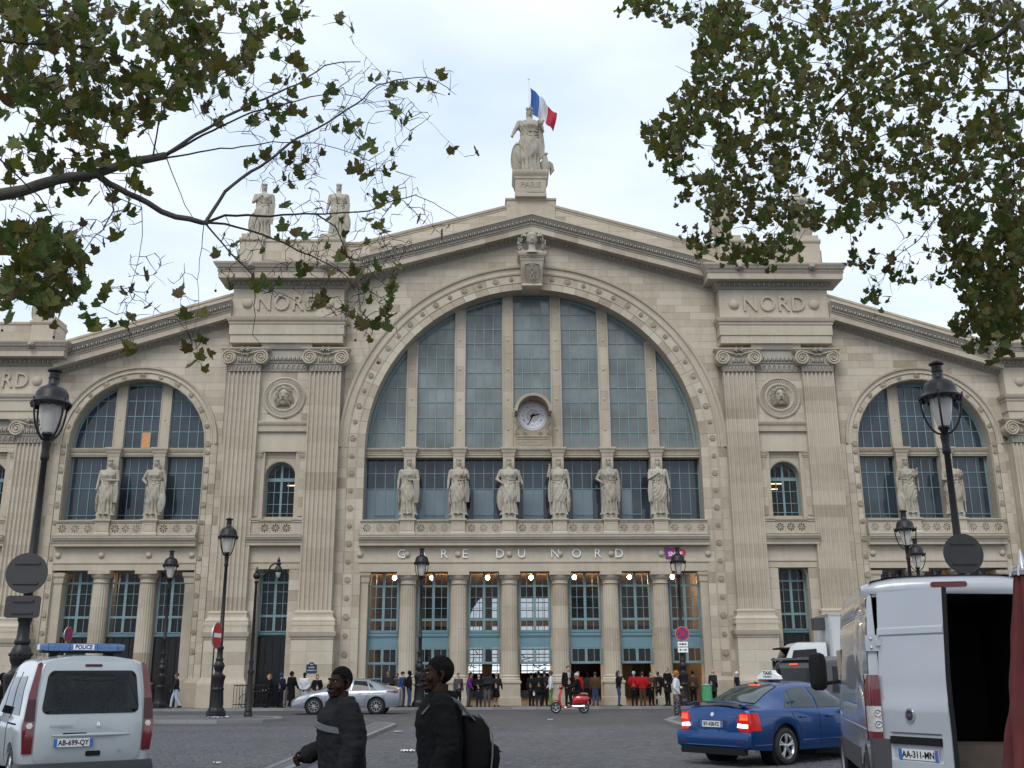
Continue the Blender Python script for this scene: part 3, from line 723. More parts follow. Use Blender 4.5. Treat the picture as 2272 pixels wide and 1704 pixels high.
# ---- carved bands, shared small pieces
def egg_band(mb, x0, x1, y, z, h, step, shear=None):
    n = max(1, int(abs(x1 - x0) / step))
    for i in range(n):
        x = x0 + (x1 - x0) * (i + 0.5) / n; zz = z + (shear(x) if shear else 0)
        mb.ball((x, y, zz + h * 0.5), h * 0.42, 6, 4, (0.72, 0.7, 1.05))
        xa = x + (x1 - x0) / n * 0.5; za = z + (shear(xa) if shear else 0)
        mb.box(xa - h * 0.06, xa + h * 0.06, y - h * 0.25, y + h * 0.3, za + h * 0.15, za + h * 0.95)
def bead_band(mb, x0, x1, y, z, r, step, shear=None):
    n = max(1, int(abs(x1 - x0) / step))
    for i in range(n):
        x = x0 + (x1 - x0) * (i + 0.5) / n; zz = z + (shear(x) if shear else 0); mb.box(x - r, x + r, y - r, y + r, zz - r, zz + r)

# ---- pier entablatures, cornices and attics
def pier_top(cx, hw, z0, txt_off, with_ball=True, sc=1.0, attic=1.75):
    e = part('pier_entablature', ST)
    def Z(v): return z0 + (v - 19.43) * sc
    yf = -0.62
    m = MB(); m.tint = -0.02
    m.stack(cx - hw, cx + hw, yf, 0.5, [(Z(19.40), 0.02), (Z(19.85), 0.02), (Z(19.87), 0.08), (Z(20.44), 0.08), (Z(20.46), 0.11), (Z(20.50), 0.13), (Z(20.6), 0.14), (Z(20.64), 0.2), (Z(20.72), 0.24), (Z(20.85), 0.28)])
    m.build('architrave', STONE, e)
    zz = Z(20.86); hh = Z(22.57) - zz
    for r in range(3):
        xa = cx - hw
        while xa < cx + hw - 0.01:
            xb = xa + rs.uniform(0.9, 1.8)
            if cx + hw - xb < 0.5: xb = cx + hw
            m = MB(); m.tint = tintv() * 0.6 - 0.1; m.box(xa + 0.002, xb - 0.002, yf, 0.4, zz + hh * r / 3 + 0.002, zz + hh * (r + 1) / 3 - 0.002); m.build('frieze_block', STONE, e); xa = xb
    text_mesh('NORD', 1.30 * sc, 0.05, STONE, 'carved_letters', e, (cx, yf - 0.05, Z(21.70)), offset=0.008, spacing=1.12, xs=.88)
    m = MB(); m.smooth = True
    for s2 in (-1, 1):
        m.ball((cx + s2 * 2.27 * sc, yf, Z(21.7)), 0.3 * sc, 16, 8, (1, 0.6, 1)); m.cut()
    m.each('round_boss', STONE, e, smooth=True)
    m = MB(); m.tint = 0.05
    m.stack(cx - hw, cx + hw, yf, 0.5, [(Z(22.57), 0.0), (Z(22.60), 0.05), (Z(22.66), 0.07), (Z(22.68), 0.10), (Z(22.98), 0.26)])
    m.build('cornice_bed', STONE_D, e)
    m = MB(); m.smooth = True; m.tint = 0.2
    for X in [(cx - hw - 0.1, cx + hw + 0.1)]:
        egg_band(m, X[0], X[1], yf - 0.24, Z(22.70), 0.26 * sc, 0.27 * sc); bead_band(m, X[0], X[1], yf - 0.09, Z(22.63), 0.028, 0.11)
    m.build('egg_and_dart_band', STONE_D, e, smooth=True, angle=60)
    m = MB(); m.tint = 0.0
    m.stack(cx - hw, cx + hw, yf, 0.5, [(Z(22.98), 0.72), (Z(23.32), 0.74), (Z(23.34), 0.78), (Z(23.40), 0.80)])
    m.stack(cx - hw, cx + hw, yf, 0.5, [(Z(23.40), 0.76), (Z(23.5), 0.80), (Z(23.68), 0.92), (Z(23.76), 0.98), (Z(23.84), 1.0), (Z(23.86), 1.0)])
    m.build('cornice', STONE, e)
    m = MB(); m.smooth = True; m.tint = 0.2
    bead_band(m, cx - hw - 0.75, cx + hw + 0.75, yf - 0.80, Z(23.44), 0.03, 0.1)
    egg_band(m, cx - hw - 0.8, cx + hw + 0.8, yf - 0.85, Z(23.5), 0.2 * sc, 0.2 * sc)
    for s2 in (-1, 1):                                             # lion heads
        x = cx + s2 * hw * 0.66; m.ball((x, yf - 1.0, Z(23.62)), 0.16, 10, 8); m.ball((x, yf - 1.12, Z(23.57)), 0.08, 8, 6)
        for k in range(8):
            a = k * pi / 4; m.ball((x + 0.15 * cos(a), yf - 0.96, Z(23.62) + 0.15 * sin(a)), 0.065, 5, 4)
        for t in (-0.05, 0.05): m.ball((x + t, yf - 1.13, Z(23.66)), 0.03, 5, 4)
    m.build('cornice_ornament', STONE_D, e, smooth=True, angle=60)
    # attic
    a = part('attic', ST); z = Z(23.86); t = z + attic
    for r in range(3):
        xa = cx - hw + 0.15
        while xa < cx + hw - 0.16:
            xb = xa + rs.uniform(0.8, 1.5)
            if cx + hw - 0.15 - xb < 0.4: xb = cx + hw - 0.15
            h3 = (attic - 0.18) / 3
            m = MB(); m.tint = tintv() * 0.7 + 0.1; m.box(xa + .003, xb - .003, yf + 0.05, 0.5, z + h3 * r + .003, z + h3 * (r + 1) - .003); m.build('attic_block', STONE, a); xa = xb
    m = MB(); m.stack(cx - hw + 0.15, cx + hw - 0.15, yf + 0.05, 0.5, [(t - 0.18, 0.0), (t - 0.12, 0.06), (t, 0.06)])
    for s2 in (-1, 1):
        x = cx + s2 * (hw - 0.86)
        m.stack(x - 0.62, x + 0.62, yf - 0.12, 0.9, [(z, 0.06), (z + 0.18, 0.06), (z + 0.22, 0), (t - 0.22, 0), (t - 0.16, 0.05), (t - 0.08, 0.09), (t + 0.02, 0.09), (t + 0.03, 0.0), (t + 0.3, 0.0)])
    m.build('attic_cap', STONE, a)
for sg in (-1, 1):
    pier_top(sg * 13.68, 3.10, 19.43, 0)
    pier_top(sg * 29.2, 2.95, 15.08, 0, sc=0.93, attic=1.4)
# carved band between capitals
for sg in (-1, 1):
    for c, z in ((13.65, 17.79), (29.2, 13.75)):
        e = part('capital_band', ST); x0, x1 = sg * c - 1.4, sg * c + 1.4
        m = MB(); m.tint = 0.1; m.stack(x0, x1, -0.34, 0, [(z, 0), (z + .04, 0.04), (z + 0.06, 0.0), (z + 0.5, 0.0), (z + 0.52, 0.05), (z + 0.56, 0.05), (z + 0.9, 0.06), (z + 0.92, 0.0), (z + 1.28, 0.0), (z + 1.3, 0.1), (z + 1.45, 0.16), (z + 1.62, 0.2)], ret=False); m.build('band_body', STONE_D, e)
        m = MB(); m.smooth = True; m.tint = 0.1
        egg_band(m, x0, x1, -0.42, z + 0.58, 0.3, 0.22); bead_band(m, x0, x1, -0.4, z + 0.54, 0.025, 0.09)
        for k in range(10):
            u = x0 + 2.8 * (k + .5) / 10
            m.tube([(u - 0.12, -0.36, z + 0.1), (u - 0.07, -0.38, z + 0.32), (u, -0.37, z + 0.42), (u + 0.07, -0.38, z + 0.32), (u + 0.12, -0.36, z + 0.1)], 0.025, 5); m.ball((u, -0.36, z + 0.2), 0.05, 6, 4, (0.8, 0.8, 1.4))
        m.build('band_carving', STONE_D, e, smooth=True, angle=60)

# ---- raking cornices
def raking(sg, s0, s1, k, ztop, yf, yb=0.6, egg=True, step=0.3):
    """ztop(s=0 reference) : z = ztop - k*(|s|-s0)"""
    e = part('raking_cornice', ST)
    a, b = (s0, s1) if sg > 0 else (-s1, -s0)
    sh = lambda x: -k * (abs(x) - s0)
    m = MB(); m.tint = 0.1; Zt = ztop
    m.stack(a, b, yf, yb, [(Zt - 1.28, 0.0), (Zt - 1.22, 0.08), (Zt - 1.10, 0.22), (Zt - 1.02, 0.30)], ret=False, shear=sh); m.build('cornice_bed', STONE_D, e)
    n = max(1, round((b - a) / 1.35))
    for i in range(n):
        m = MB(); m.tint = tintv() * 0.7
        m.stack(a + (b - a) * i / n + .003, a + (b - a) * (i + 1) / n - .003, yf, yb, [(Zt - 1.02, 0.74), (Zt - 0.70, 0.76), (Zt - 0.68, 0.80), (Zt - 0.60, 0.80)], ret=False, shear=sh); m.build('corona_block', STONE, e)
    m = MB(); m.tint = 0.15
    m.stack(a, b, yf, yb, [(Zt - 0.60, 0.78), (Zt - 0.52, 0.82), (Zt - 0.34, 0.88), (Zt - 0.18, 1.0), (Zt - 0.1, 1.04)], ret=False, shear=sh); m.build('cyma', STONE_D, e)
    m = MB(); m.stack(a, b, yf, yb, [(Zt - 0.1, 1.08), (Zt, 1.08)], ret=False, shear=sh); m.build('cornice_fillet', STONE, e)
    m = MB(); m.smooth = True; m.tint = 0.15
    egg_band(m, a, b, yf - 0.24, Zt - 1.24, 0.24, 0.27, sh); bead_band(m, a, b, yf - 0.86, Zt - 0.56, 0.03, 0.1, sh); egg_band(m, a, b, yf - 0.93, Zt - 0.48, 0.22, 0.24, sh)
    m.build('cornice_carving', STONE_D, e, smooth=True, angle=60)
for sg in (-1, 1):
    raking(sg, 0.0, 10.6, RAKE_C, 27.12, 0.0)
    # wing cornices with a plain parapet course above
    raking(sg, 16.8, 26.3, RAKE_W, 21.86, 0.0)
    m = MB(); m.tint = 0.1; sh = lambda x: -RAKE_W * (abs(x) - 16.8)
    a, b = sorted((sg * 16.8, sg * 26.3)); n = 8
    e = part('wing_parapet', ST)
    for i in range(n):
        m = MB(); m.tint = tintv() * 0.6 + 0.1
        m.stack(a + (b - a) * i / n + .003, a + (b - a) * (i + 1) / n - .003, -0.55, 0.6, [(21.86, 0), (22.22, 0), (22.24, 0.05), (22.36, 0.05)], ret=False, shear=sh); m.build('parapet_block', STONE, e)
    # central parapet coping
    m = MB(); m.tint = 0.1; sh2 = lambda x: -RAKE_C * abs(x)
    a, b = sorted((sg * 1.2, sg * 9.9)); m.stack(a, b, -0.05, 0.6, [(28.14, 0.0), (28.18, 0.04), (28.24, 0.04), (28.3, 0.10), (28.42, 0.12)], ret=False, shear=sh2)
    a, b = sorted((sg * 9.9, sg * 10.8)); m.stack(a, b, -0.05, 0.6, [(25.39, 0.0), (25.43, 0.04), (25.5, 0.04), (25.55, 0.10), (25.66, 0.12)], ret=False)
    m.box(a, b, -0.049, 0.6, 23.5, 25.4); m.build('parapet_coping', STONE, ST)
# peak block with the statue plinth
m = MB(); m.tint = 0.1
m.stack(-1.42, 1.42, -0.14, 0.9, [(26.7, 0), (28.32, 0.0), (28.36, 0.08), (28.46, 0.08)])
m.build('peak_block', STONE, ST)
m = MB(); m.tint = 0.12
m.stack(-0.9, 0.9, -0.42, 1.2, [(28.46, 0.02), (28.62, 0.02), (28.65, 0), (29.55, 0.0), (29.6, 0.05), (29.72, 0.06), (29.86, 0.14), (29.98, 0.18), (30.1, 0.18)])
m.build('statue_plinth', STONE, ST)
text_mesh('PARIS', 0.5, 0.02, STONE_D, 'carved_letters', ST, (0.0, -0.43, 29.2))
m = MB(); m.box(-0.2, 0.8, -0.44, -0.42, 28.72, 28.82); m.build('weathered_inscription', STONE_D, ST)

# ---- keystone console with winged head
e = part('keystone_console', ST)
m = MB(); m.smooth = True; m.tint = 0.15
pr = [(22.62, -0.35), (22.66, -0.55), (22.8, -0.72), (22.95, -0.6), (23.0, -0.5), (23.3, -0.62), (23.7, -0.86), (24.0, -1.0), (24.14, -1.02)]
m.rings([[(-0.56 - 0.08 * (z - 22.6) / 1.5, y, z), (0.56 + 0.08 * (z - 22.6) / 1.5, y, z), (0.56 + 0.08 * (z - 22.6) / 1.5, 0.2, z), (-0.56 - 0.08 * (z - 22.6) / 1.5, 0.2, z)] for z, y in pr])
m.stack(-0.62, 0.62, -1.02, 0.2, [(24.14, 0.0), (24.2, 0.05), (24.4, 0.08), (24.44, 0.14), (24.6, 0.2), (24.68, 0.2)])
m.build('console_body', STONE, e, smooth=True, angle=40)
m = MB(); m.smooth = True; m.tint = 0.3
for s2 in (-1, 1):
    m.tube([(s2 * 0.12 * sin(i * 1.05), -0.84 - 0.035 * i / 2, 23.1 + i * 0.12) for i in range(9)], 0.04, 6)
    m.tube([(s2 * 0.1, -0.7, 23.12), (s2 * 0.35, -0.76, 23.25), (s2 * 0.4, -0.98, 23.95), (s2 * 0.16, -1.05, 24.0)], 0.035, 6)
m.tube([(0, -0.74, 23.05), (0, -1.05, 24.05)], 0.03, 6)
for k in range(11): m.ball((-0.6 + k * 0.12, -1.1, 24.36), 0.05, 5, 4)
m.build('caduceus_carving', STONE_D, e, smooth=True, angle=60)
m = MB(); m.smooth = True
m.ball((0, -1.12, 25.42), 0.33, 20, 14, (0.86, 0.95, 1.2)); m.ball((0, -1.16, 25.24), 0.2, 14, 10, (0.95, 0.9, 1.0))
m.tube([(0, -1.0, 24.66), (0, -1.05, 24.85), (0, -1.08, 25.15)], [0.42, 0.2, 0.19], 14)
m.tube([(0, -1.44, 25.46), (0, -1.50, 25.30), (0, -1.46, 25.26)], [0.03, 0.05, 0.03], 6)
for t in (-1, 1):
    m.ball((t * 0.12, -1.40, 25.45), 0.06, 8, 6, (1.2, 0.5, 0.7)); m.tube([(t * 0.04, -1.42, 25.52), (t * 0.2, -1.38, 25.53)], 0.02, 5)
    m.ball((t * 0.29, -1.10, 25.36), 0.07, 6, 5, (0.5, 0.8, 1.2))
m.tube([(-0.08, -1.41, 25.14), (0, -1.43, 25.135), (0.08, -1.41, 25.14)], 0.022, 5)
m.ball((0, -1.08, 25.62), 0.36, 18, 10, (0.9, 1.0, 0.75))
for s2 in (-1, 1):
    for k in range(4): m.tube([(s2 * 0.30, -1.15, 25.62), (s2 * (0.46 + .04 * k), -1.1, 25.86 - 0.06 * k), (s2 * (0.60 + .01 * k), -1.05, 25.70 - .1 * k)], [0.05, 0.06, 0.02], 6)
m.stack(-0.5, 0.5, -1.1, -0.2, [(24.66, 0.1), (24.74, 0.05)])
m.build('winged_head', STONE_S, e, smooth=True, angle=60)
m = MB(); m.smooth = True; m.tint = 0.2; rw = random.Random(5)
for s2 in (-1, 1):
    for i in range(34):
        t = i / 33; a = -0.5 + t * 1.9; x = s2 * (0.62 + 0.08 * sin(a * 2)); z = 24.78 + t * 0.8
        m.ball((x + rw.uniform(-.1, .1), -0.75 + rw.uniform(-.1, .1), z), 0.065, 5, 4, (0.8, 0.6, 1.5))
    m.tube([(s2 * 0.5, -0.7, 24.72), (s2 * 0.68, -0.72, 25.0), (s2 * 0.66, -0.72, 25.3), (s2 * 0.5, -0.72, 25.66)], 0.04, 6)
m.build('laurel_wreath', STONE_D, e, smooth=True, angle=60)

# ---- medallions with bearded heads
for sg in (-1, 1):
    e = part('medallion', ST, (sg * 13.68, -0.3, 16.32), (pi / 2, 0, 0))
    m = MB(); m.smooth = True; m.tint = 0.0
    m.lathe([(0.0, 1.17), (0.06, 1.17), (0.10, 1.12), (0.10, 1.08), (0.06, 1.04), (0.05, 0.82), (0.09, 0.80), (0.11, 0.75), (0.06, 0.70), (0.0, 0.60), (-0.02, 0.02)], n=48); m.build('medallion_ring', STONE, e, smooth=True, angle=40)
    m = MB(); m.smooth = True; m.tint = 0.25
    for k in range(56):
        a = 2 * pi * k / 56; m.tube([(cos(a) * .85, sin(a) * .85, 0.06), (cos(a + .05) * 1.02, sin(a + .05) * 1.02, 0.07)], [0.022, 0.03], 5)
        m.ball((cos(a) * 1.1, sin(a) * 1.1, 0.11), 0.025, 5, 4)
    m.build('ring_ornament', STONE_D, e, smooth=True)
    m = MB(); m.smooth = True
    m.ball((0, 0.06, 0.1), 0.36, 18, 12, (0.78, 1.15, 0.75)); m.ball((0, -0.28, 0.14), 0.22, 12, 8, (1.1, 0.9, 0.8))
    m.tube([(0, 0.16, 0.34), (0, -0.02, 0.44), (0, -0.06, 0.38)], [0.04, 0.07, 0.05], 6)
    for t in (-1, 1): m.ball((t * 0.13, 0.14, 0.34), 0.05, 8, 6, (1.2, 0.7, 0.6)); m.tube([(t * .05, 0.2, .36), (t * .22, 0.22, .30)], 0.03, 5); m.tube([(t * .02, -0.12, .38), (t * .18, -0.2, .30)], 0.035, 5)
    m.build('bearded_face', STONE_S, e, smooth=True)
    m = MB(); m.smooth = True; m.tint = 0.15; rw = random.Random(9 + sg)
    for k in range(46):
        a = radians(-50 + 280 * k / 45); r0 = rw.uniform(0.30, 0.40)
        P = [(cos(a) * r0 * .9, 0.08 + sin(a) * r0 * 1.1, 0.22)]
        for q in range(1, 4): P.append((P[-1][0] + cos(a) * .07 + rw.uniform(-.04, .04), P[-1][1] + sin(a) * .06 - (0.06 if sin(a) < .6 else 0) + rw.uniform(-.03, .03), 0.2 - q * .04))
        m.tube(P, [0.045, 0.04, 0.035, 0.015], 5)
    for k in range(26):
        x = rw.uniform(-.24, .24); P = [(x, -0.22 + rw.uniform(-.04, .04), .3)]
        for q in range(1, 4): P.append((P[-1][0] * 1.05 + rw.uniform(-.04, .04), P[-1][1] - .075, .3 - q * .04))
        m.tube(P, [0.04, 0.045, 0.035, 0.012], 5)
    m.build('hair_and_beard', STONE_S, e, smooth=True)

# ---- clock
m = MB(); m.tint = 0.3
m.plate([[(-1.06, 13.62), (1.06, 13.62), (1.06, 15.9)] + arc(0, 15.52, 1.12, 20, 160, 20) + [(-1.06, 15.9)], [(0.84 * cos(2 * pi * i / 32), 15.52 + 0.84 * sin(2 * pi * i / 32)) for i in range(32)]], 0.55, 0.95)
m.stack(-0.95, 0.95, 0.55, 0.6, [(14.3, 0.0), (14.3, 0.04), (14.34, 0.05), (14.4, 0.0)], ret=False)
for (a, b, c, d) in ((-0.98, 0.98, 13.66, 13.71), (-0.98, 0.98, 14.17, 14.22), (-0.98, -0.93, 13.71, 14.17), (0.93, 0.98, 13.71, 14.17)): m.box(a, b, 0.52, 0.55, c, d)
m.build('clock_surround', STONE, ST)
m = MB(); m.smooth = True; m.tint = 0.3
for k in range(36):
    a = 2 * pi * k / 36; m.tube([(1.0 * cos(a), 0.54, 15.52 + 1.0 * sin(a)), (1.14 * cos(a), 0.56, 15.52 + 1.14 * sin(a))], [0.025, 0.04], 5) if a < pi * 1.05 or a > pi * 1.95 else None
arch_band(m, 0, 15.52, [(0.86, -0.55), (0.86, -0.47), (0.98, -0.47), (1.02, -0.52)], 40, 15.52, -0.6)
for s2 in (-1, 1):
    m.tube([(s2 * 1.0, 0.53, 15.2), (s2 * 0.8, 0.53, 14.9), (s2 * 1.0, 0.53, 14.6), (s2 * 0.98, 0.53, 14.42)], 0.045, 6)
    for cx_, r_ in ((0.42, 0.12), (0.85, 0.1)):
        m.tube([(s2 * (cx_ + r_ * (1 - i / 16) * cos(i * .8)), 0.52, 14.5 + r_ * (1 - i / 16) * sin(i * .8)) for i in range(16)], 0.025, 5)
m.build('clock_scrollwork', STONE, ST, smooth=True)
text_mesh('·MDCCCLXIV·', 0.36, 0.015, STONE_D, 'carved_letters', ST, (0, 0.54, 13.93), xs=0.86)
def world_of(x, y, z): return ST.matrix_basis @ Vector((x, y, z))
ck = empty('station_clock', world_of(0, 0.56, 15.52), radians(1.2), 'round white faced clock with Roman numerals and black hands below the big arch', 'clock')
CLW = simple('enamel white', (0.85, 0.86, 0.88), 0.3, var=0.02); CLG = simple('clock grey', (0.62, 0.61, 0.62), 0.5, var=0.05)
m = MB(); m.rings([[(0.85 * cos(2 * pi * i / 40), y, 0.85 * sin(2 * pi * i / 40)) for i in range(40)] for y in (0.1, 0.02)]); m.build('dial', CLG, ck)
m = MB(); m.rings([[(0.345 * cos(2 * pi * i / 32), y, 0.345 * sin(2 * pi * i / 32)) for i in range(32)] for y in (0.02, 0.0)]); m.build('dial_centre', simple('ivory', (0.62, 0.58, 0.56), 0.5), ck)
for k, r in enumerate(['XII', 'I', 'II', 'III', 'IIII', 'V', 'VI', 'VII', 'VIII', 'IX', 'X', 'XI']):
    a = pi / 2 - k * pi / 6; u, w = (cos(a), sin(a)), (-sin(a), cos(a))
    m = MB(); P = [(0.37, 0.082), (0.69, 0.165), (0.705, 0.0), (0.69, -0.165), (0.37, -0.082)]
    m.add([(u[0] * p + w[0] * q, 0.004, u[1] * p + w[1] * q) for p, q in P], [(0, 1, 2, 3, 4)]); m.build('numeral_plate', CLW, ck, fixn=False)
    text_mesh(r, 0.19, 0.002, simple('dark blue numeral', (0.02, 0.025, 0.06), 0.4) if k == 0 else bpy.data.materials['dark blue numeral'], 'numeral', ck, (u[0] * 0.54, -0.004, u[1] * 0.54), (pi / 2, -(a - pi / 2), 0), xs=0.75)
def hand(name, ang, L, w):
    m = MB(); u = (sin(ang), cos(ang)); v = (cos(ang), -sin(ang))
    P = [(-0.14, w * .9), (-0.05, w), (L * .7, w * .6), (L, w * .35), (L, -w * .35), (L * .7, -w * .6), (-0.05, -w), (-0.14, -w * .9)]
    m.prism([(u[0] * a + v[0] * b, u[1] * a + v[1] * b) for a, b in P], -0.03, -0.015); m.build(name, BLACK, ck)
hand('minute_hand', radians(206), 0.62, 0.04); hand('hour_hand', radians(77), 0.46, 0.045)
# ---- lettering and company sign
for ch, x in zip('GAREDUNORD', (-7.05, -5.93, -4.81, -3.70, -1.84, -0.69, 1.09, 2.23, 3.35, 4.49)):
    text_mesh(ch, 0.66, 0.03, WHITE, 'sign_letter', ST, (x, -0.12, 7.79), offset=-0.004)
sn = empty('railway_company_sign', world_of(7.5, -0.14, 7.81), radians(1.2), 'small purple to red SNCF sign right of the white station lettering', 'sign')
m2, t2, b2 = newmat('purple red gradient'); cc = t2.nodes.new('ShaderNodeTexCoord'); sx = t2.nodes.new('ShaderNodeSeparateXYZ'); cr = t2.nodes.new('ShaderNodeValToRGB')
t2.links.new(cc.outputs['Generated'], sx.inputs[0]); t2.links.new(sx.outputs[0], cr.inputs[0]); t2.links.new(cr.outputs[0], b2.inputs['Base Color'])
cr.color_ramp.elements[0].color = (0.13, 0.02, 0.2, 1); cr.color_ramp.elements[1].color = (0.5, 0.01, 0.05, 1); b2.inputs['Roughness'].default_value = 0.35
m = MB(); m.prism([(-0.52, -0.28), (0.42, -0.26), (0.56, 0.02), (0.52, 0.16), (0.2, 0.27), (-0.56, 0.32)], 0, 0.06); m.build('sign_panel', m2, sn)
text_mesh('SNCF', 0.32, 0.01, WHITE, 'sign_lettering', sn, (0, -0.012, -0.06), offset=0.006, xs=1.0)
# ---- hall interior
hall = part('hall_interior', ST)
m = MB()
m.box(-30, 30, 1.4, 75, -0.3, -0.02)
def room(m, x0, x1, y0, y1, z0, z1, front=False):
    m.box(x0 - .1, x0, y0, y1, z0, z1); m.box(x1, x1 + .1, y0, y1, z0, z1); m.box(x0, x1, y0, y1, z1, z1 + .1); m.box(x0, x1, y0, y1, z0 - .1, z0); m.box(x0, x1, y1, y1 + .1, z0, z1)
m.box(-24, 24, 1.5, 8, 7.62, 7.8); m.box(-24, 24, 1.5, 8, 9.0, 9.2)
m.box(-24, 24, 8, 70, 14, 14.2)
m.box(-9.6, -9.4, 1.5, 70, 0, 14); m.box(9.4, 9.6, 1.5, 70, 0, 14)
BR = [(5.2, -0.1), (5.2, 6.5)] + arc(0.2, 6.5, 5.0, 0, 180, 14)[1:] + [(-4.8, -0.1)]
m.plate([[(-9.4, -0.3), (9.4, -0.3), (9.4, 14), (-9.4, 14)], [(5.2, 1.7), (5.2, 6.0)] + arc(0.2, 6.0, 5.0, 0, 180, 14)[1:-1] + [(-4.8, 6.0), (-4.8, 1.7)]], 55, 55.4)
for x in (-7.5, -2.6, 2.9, 7.3): m.box(x - .35, x + .35, 20, 20.7, 0, 14)
for x in (-5, 0.2, 5.4): m.box(x - .2, x + .2, 40, 40.4, 0, 14)
m.box(-9.4, 9.4, 12, 12.4, 4.6, 5.0); m.box(-9.4, 9.4, 30, 30.5, 8.5, 9.3)
m.build('hall_shell', INTERIOR, hall)
m = MB()
for i in range(17): m.box(-4.8 + i * 0.62, -4.74 + i * 0.62, 55.5, 55.56, 1.7, 11)
for i in range(12): m.box(-4.8, 5.2, 55.56, 55.62, 1.7 + i * 0.8, 1.78 + i * 0.8)
rw = random.Random(2)
for i in range(34):
    x = rw.uniform(-6, 6); z = rw.uniform(1.6, 3.6); m.tube([(x, 38, z), (x + rw.uniform(-1.6, 1.6), 38, z + rw.uniform(-.9, .9))], 0.05, 4)
for z in (1.9, 2.6, 3.3): m.box(-8, 8, 38.1, 38.2, z, z + .08)
m.build('hall_ironwork', IRON, hall)
m = MB()
for cx, w in ((-13.7, 1.3), (13.7, 1.3), (-29.2, 1.3), (29.2, 1.3)):
    room(m, cx - w, cx + w, 1.46, 6, 9.4, 13.4); room(m, cx - w, cx + w, 1.46, 6, 0, 7.4)
for cx in (-21.6, 21.6): room(m, cx - 4, cx + 4, 1.46, 9, 0, 7.6)
m.build('side_room_shell', simple('dim room', (0.05, 0.05, 0.055), 0.9, var=0.3), hall)
BULB = simple('lamp glow', (1, 0.8, 0.5), 0.5, emit=(1.0, 0.72, 0.38), estr=60)
TUBE = simple('ceiling tube glow', (1, 0.85, 0.5), 0.5, emit=(1.0, 0.80, 0.42), estr=3.2)
WARM = simple('warm ceiling', (0.42, 0.26, 0.12), 0.8, var=0.4, scale=0.8)
m = MB(); m.box(-9.3, 9.3, 1.5, 26, 7.3, 7.38); m.build('vestibule_ceiling', WARM, hall)
for i, x in enumerate((-7.83, -5.69, -2.51, -0.02, 2.47, 5.63, 8.1)):
    g = empty('globe_lamp', world_of(x, 4.6, 6.98), 0, ('glowing globe lamp hanging behind the %s entrance window from the left' % ['first', 'second', 'third', 'fourth', 'fifth', 'sixth', 'seventh'][i]), 'lamp', 'globe lamps hanging inside the entrance')
    m = MB(); m.ball((0, 0, 0), 0.125, 12, 8); m.build('globe', BULB, g, smooth=True)
    m = MB(); m.tube([(0, 0, 0.1), (0, 0, 0.32)], 0.015, 6); m.build('hanging_rod', IRON, g)
    pl = bpy.data.lights.new('globe_light', 'POINT'); pl.energy = 330; pl.color = (1, 0.7, 0.38); pl.shadow_soft_size = 0.12
    lo = bpy.data.objects.new('globe_light', pl); COL.objects.link(lo); lo.parent = g; lo.location = (0, 0, -0.2)
m = MB()
for (x, y, z) in ((-13.45, 2.3, 11.9), (-13.25, 3.2, 12.1), (13.55, 2.0, 11.6), (13.95, 2.5, 12.0), (13.3, 3.0, 11.5)): m.box(x - .3, x + .3, y, y + .12, z, z + .04)
m.build('ceiling_tube_light', TUBE, hall)
for sg in (-1, 1):
    m = MB(); m.box(sg * 21.6 - 3.8, sg * 21.6 + 3.8, 1.5, 8, 7.38, 7.44); m.build('shop_ceiling', WARM, hall)
    pl = bpy.data.lights.new('shop_light', 'POINT'); pl.energy = 110; pl.color = (1, 0.6, 0.3); pl.shadow_soft_size = 0.2
    lo = bpy.data.objects.new('shop_light', pl); COL.objects.link(lo); lo.parent = hall; lo.location = (sg * 21.6, 3.0, 6.6)
# low wing beyond the outer piers
m = MB(); m.box(-33, 33, 1.5, 1.7, 14, 18.5); m.build('wall_back', STONE, ST)
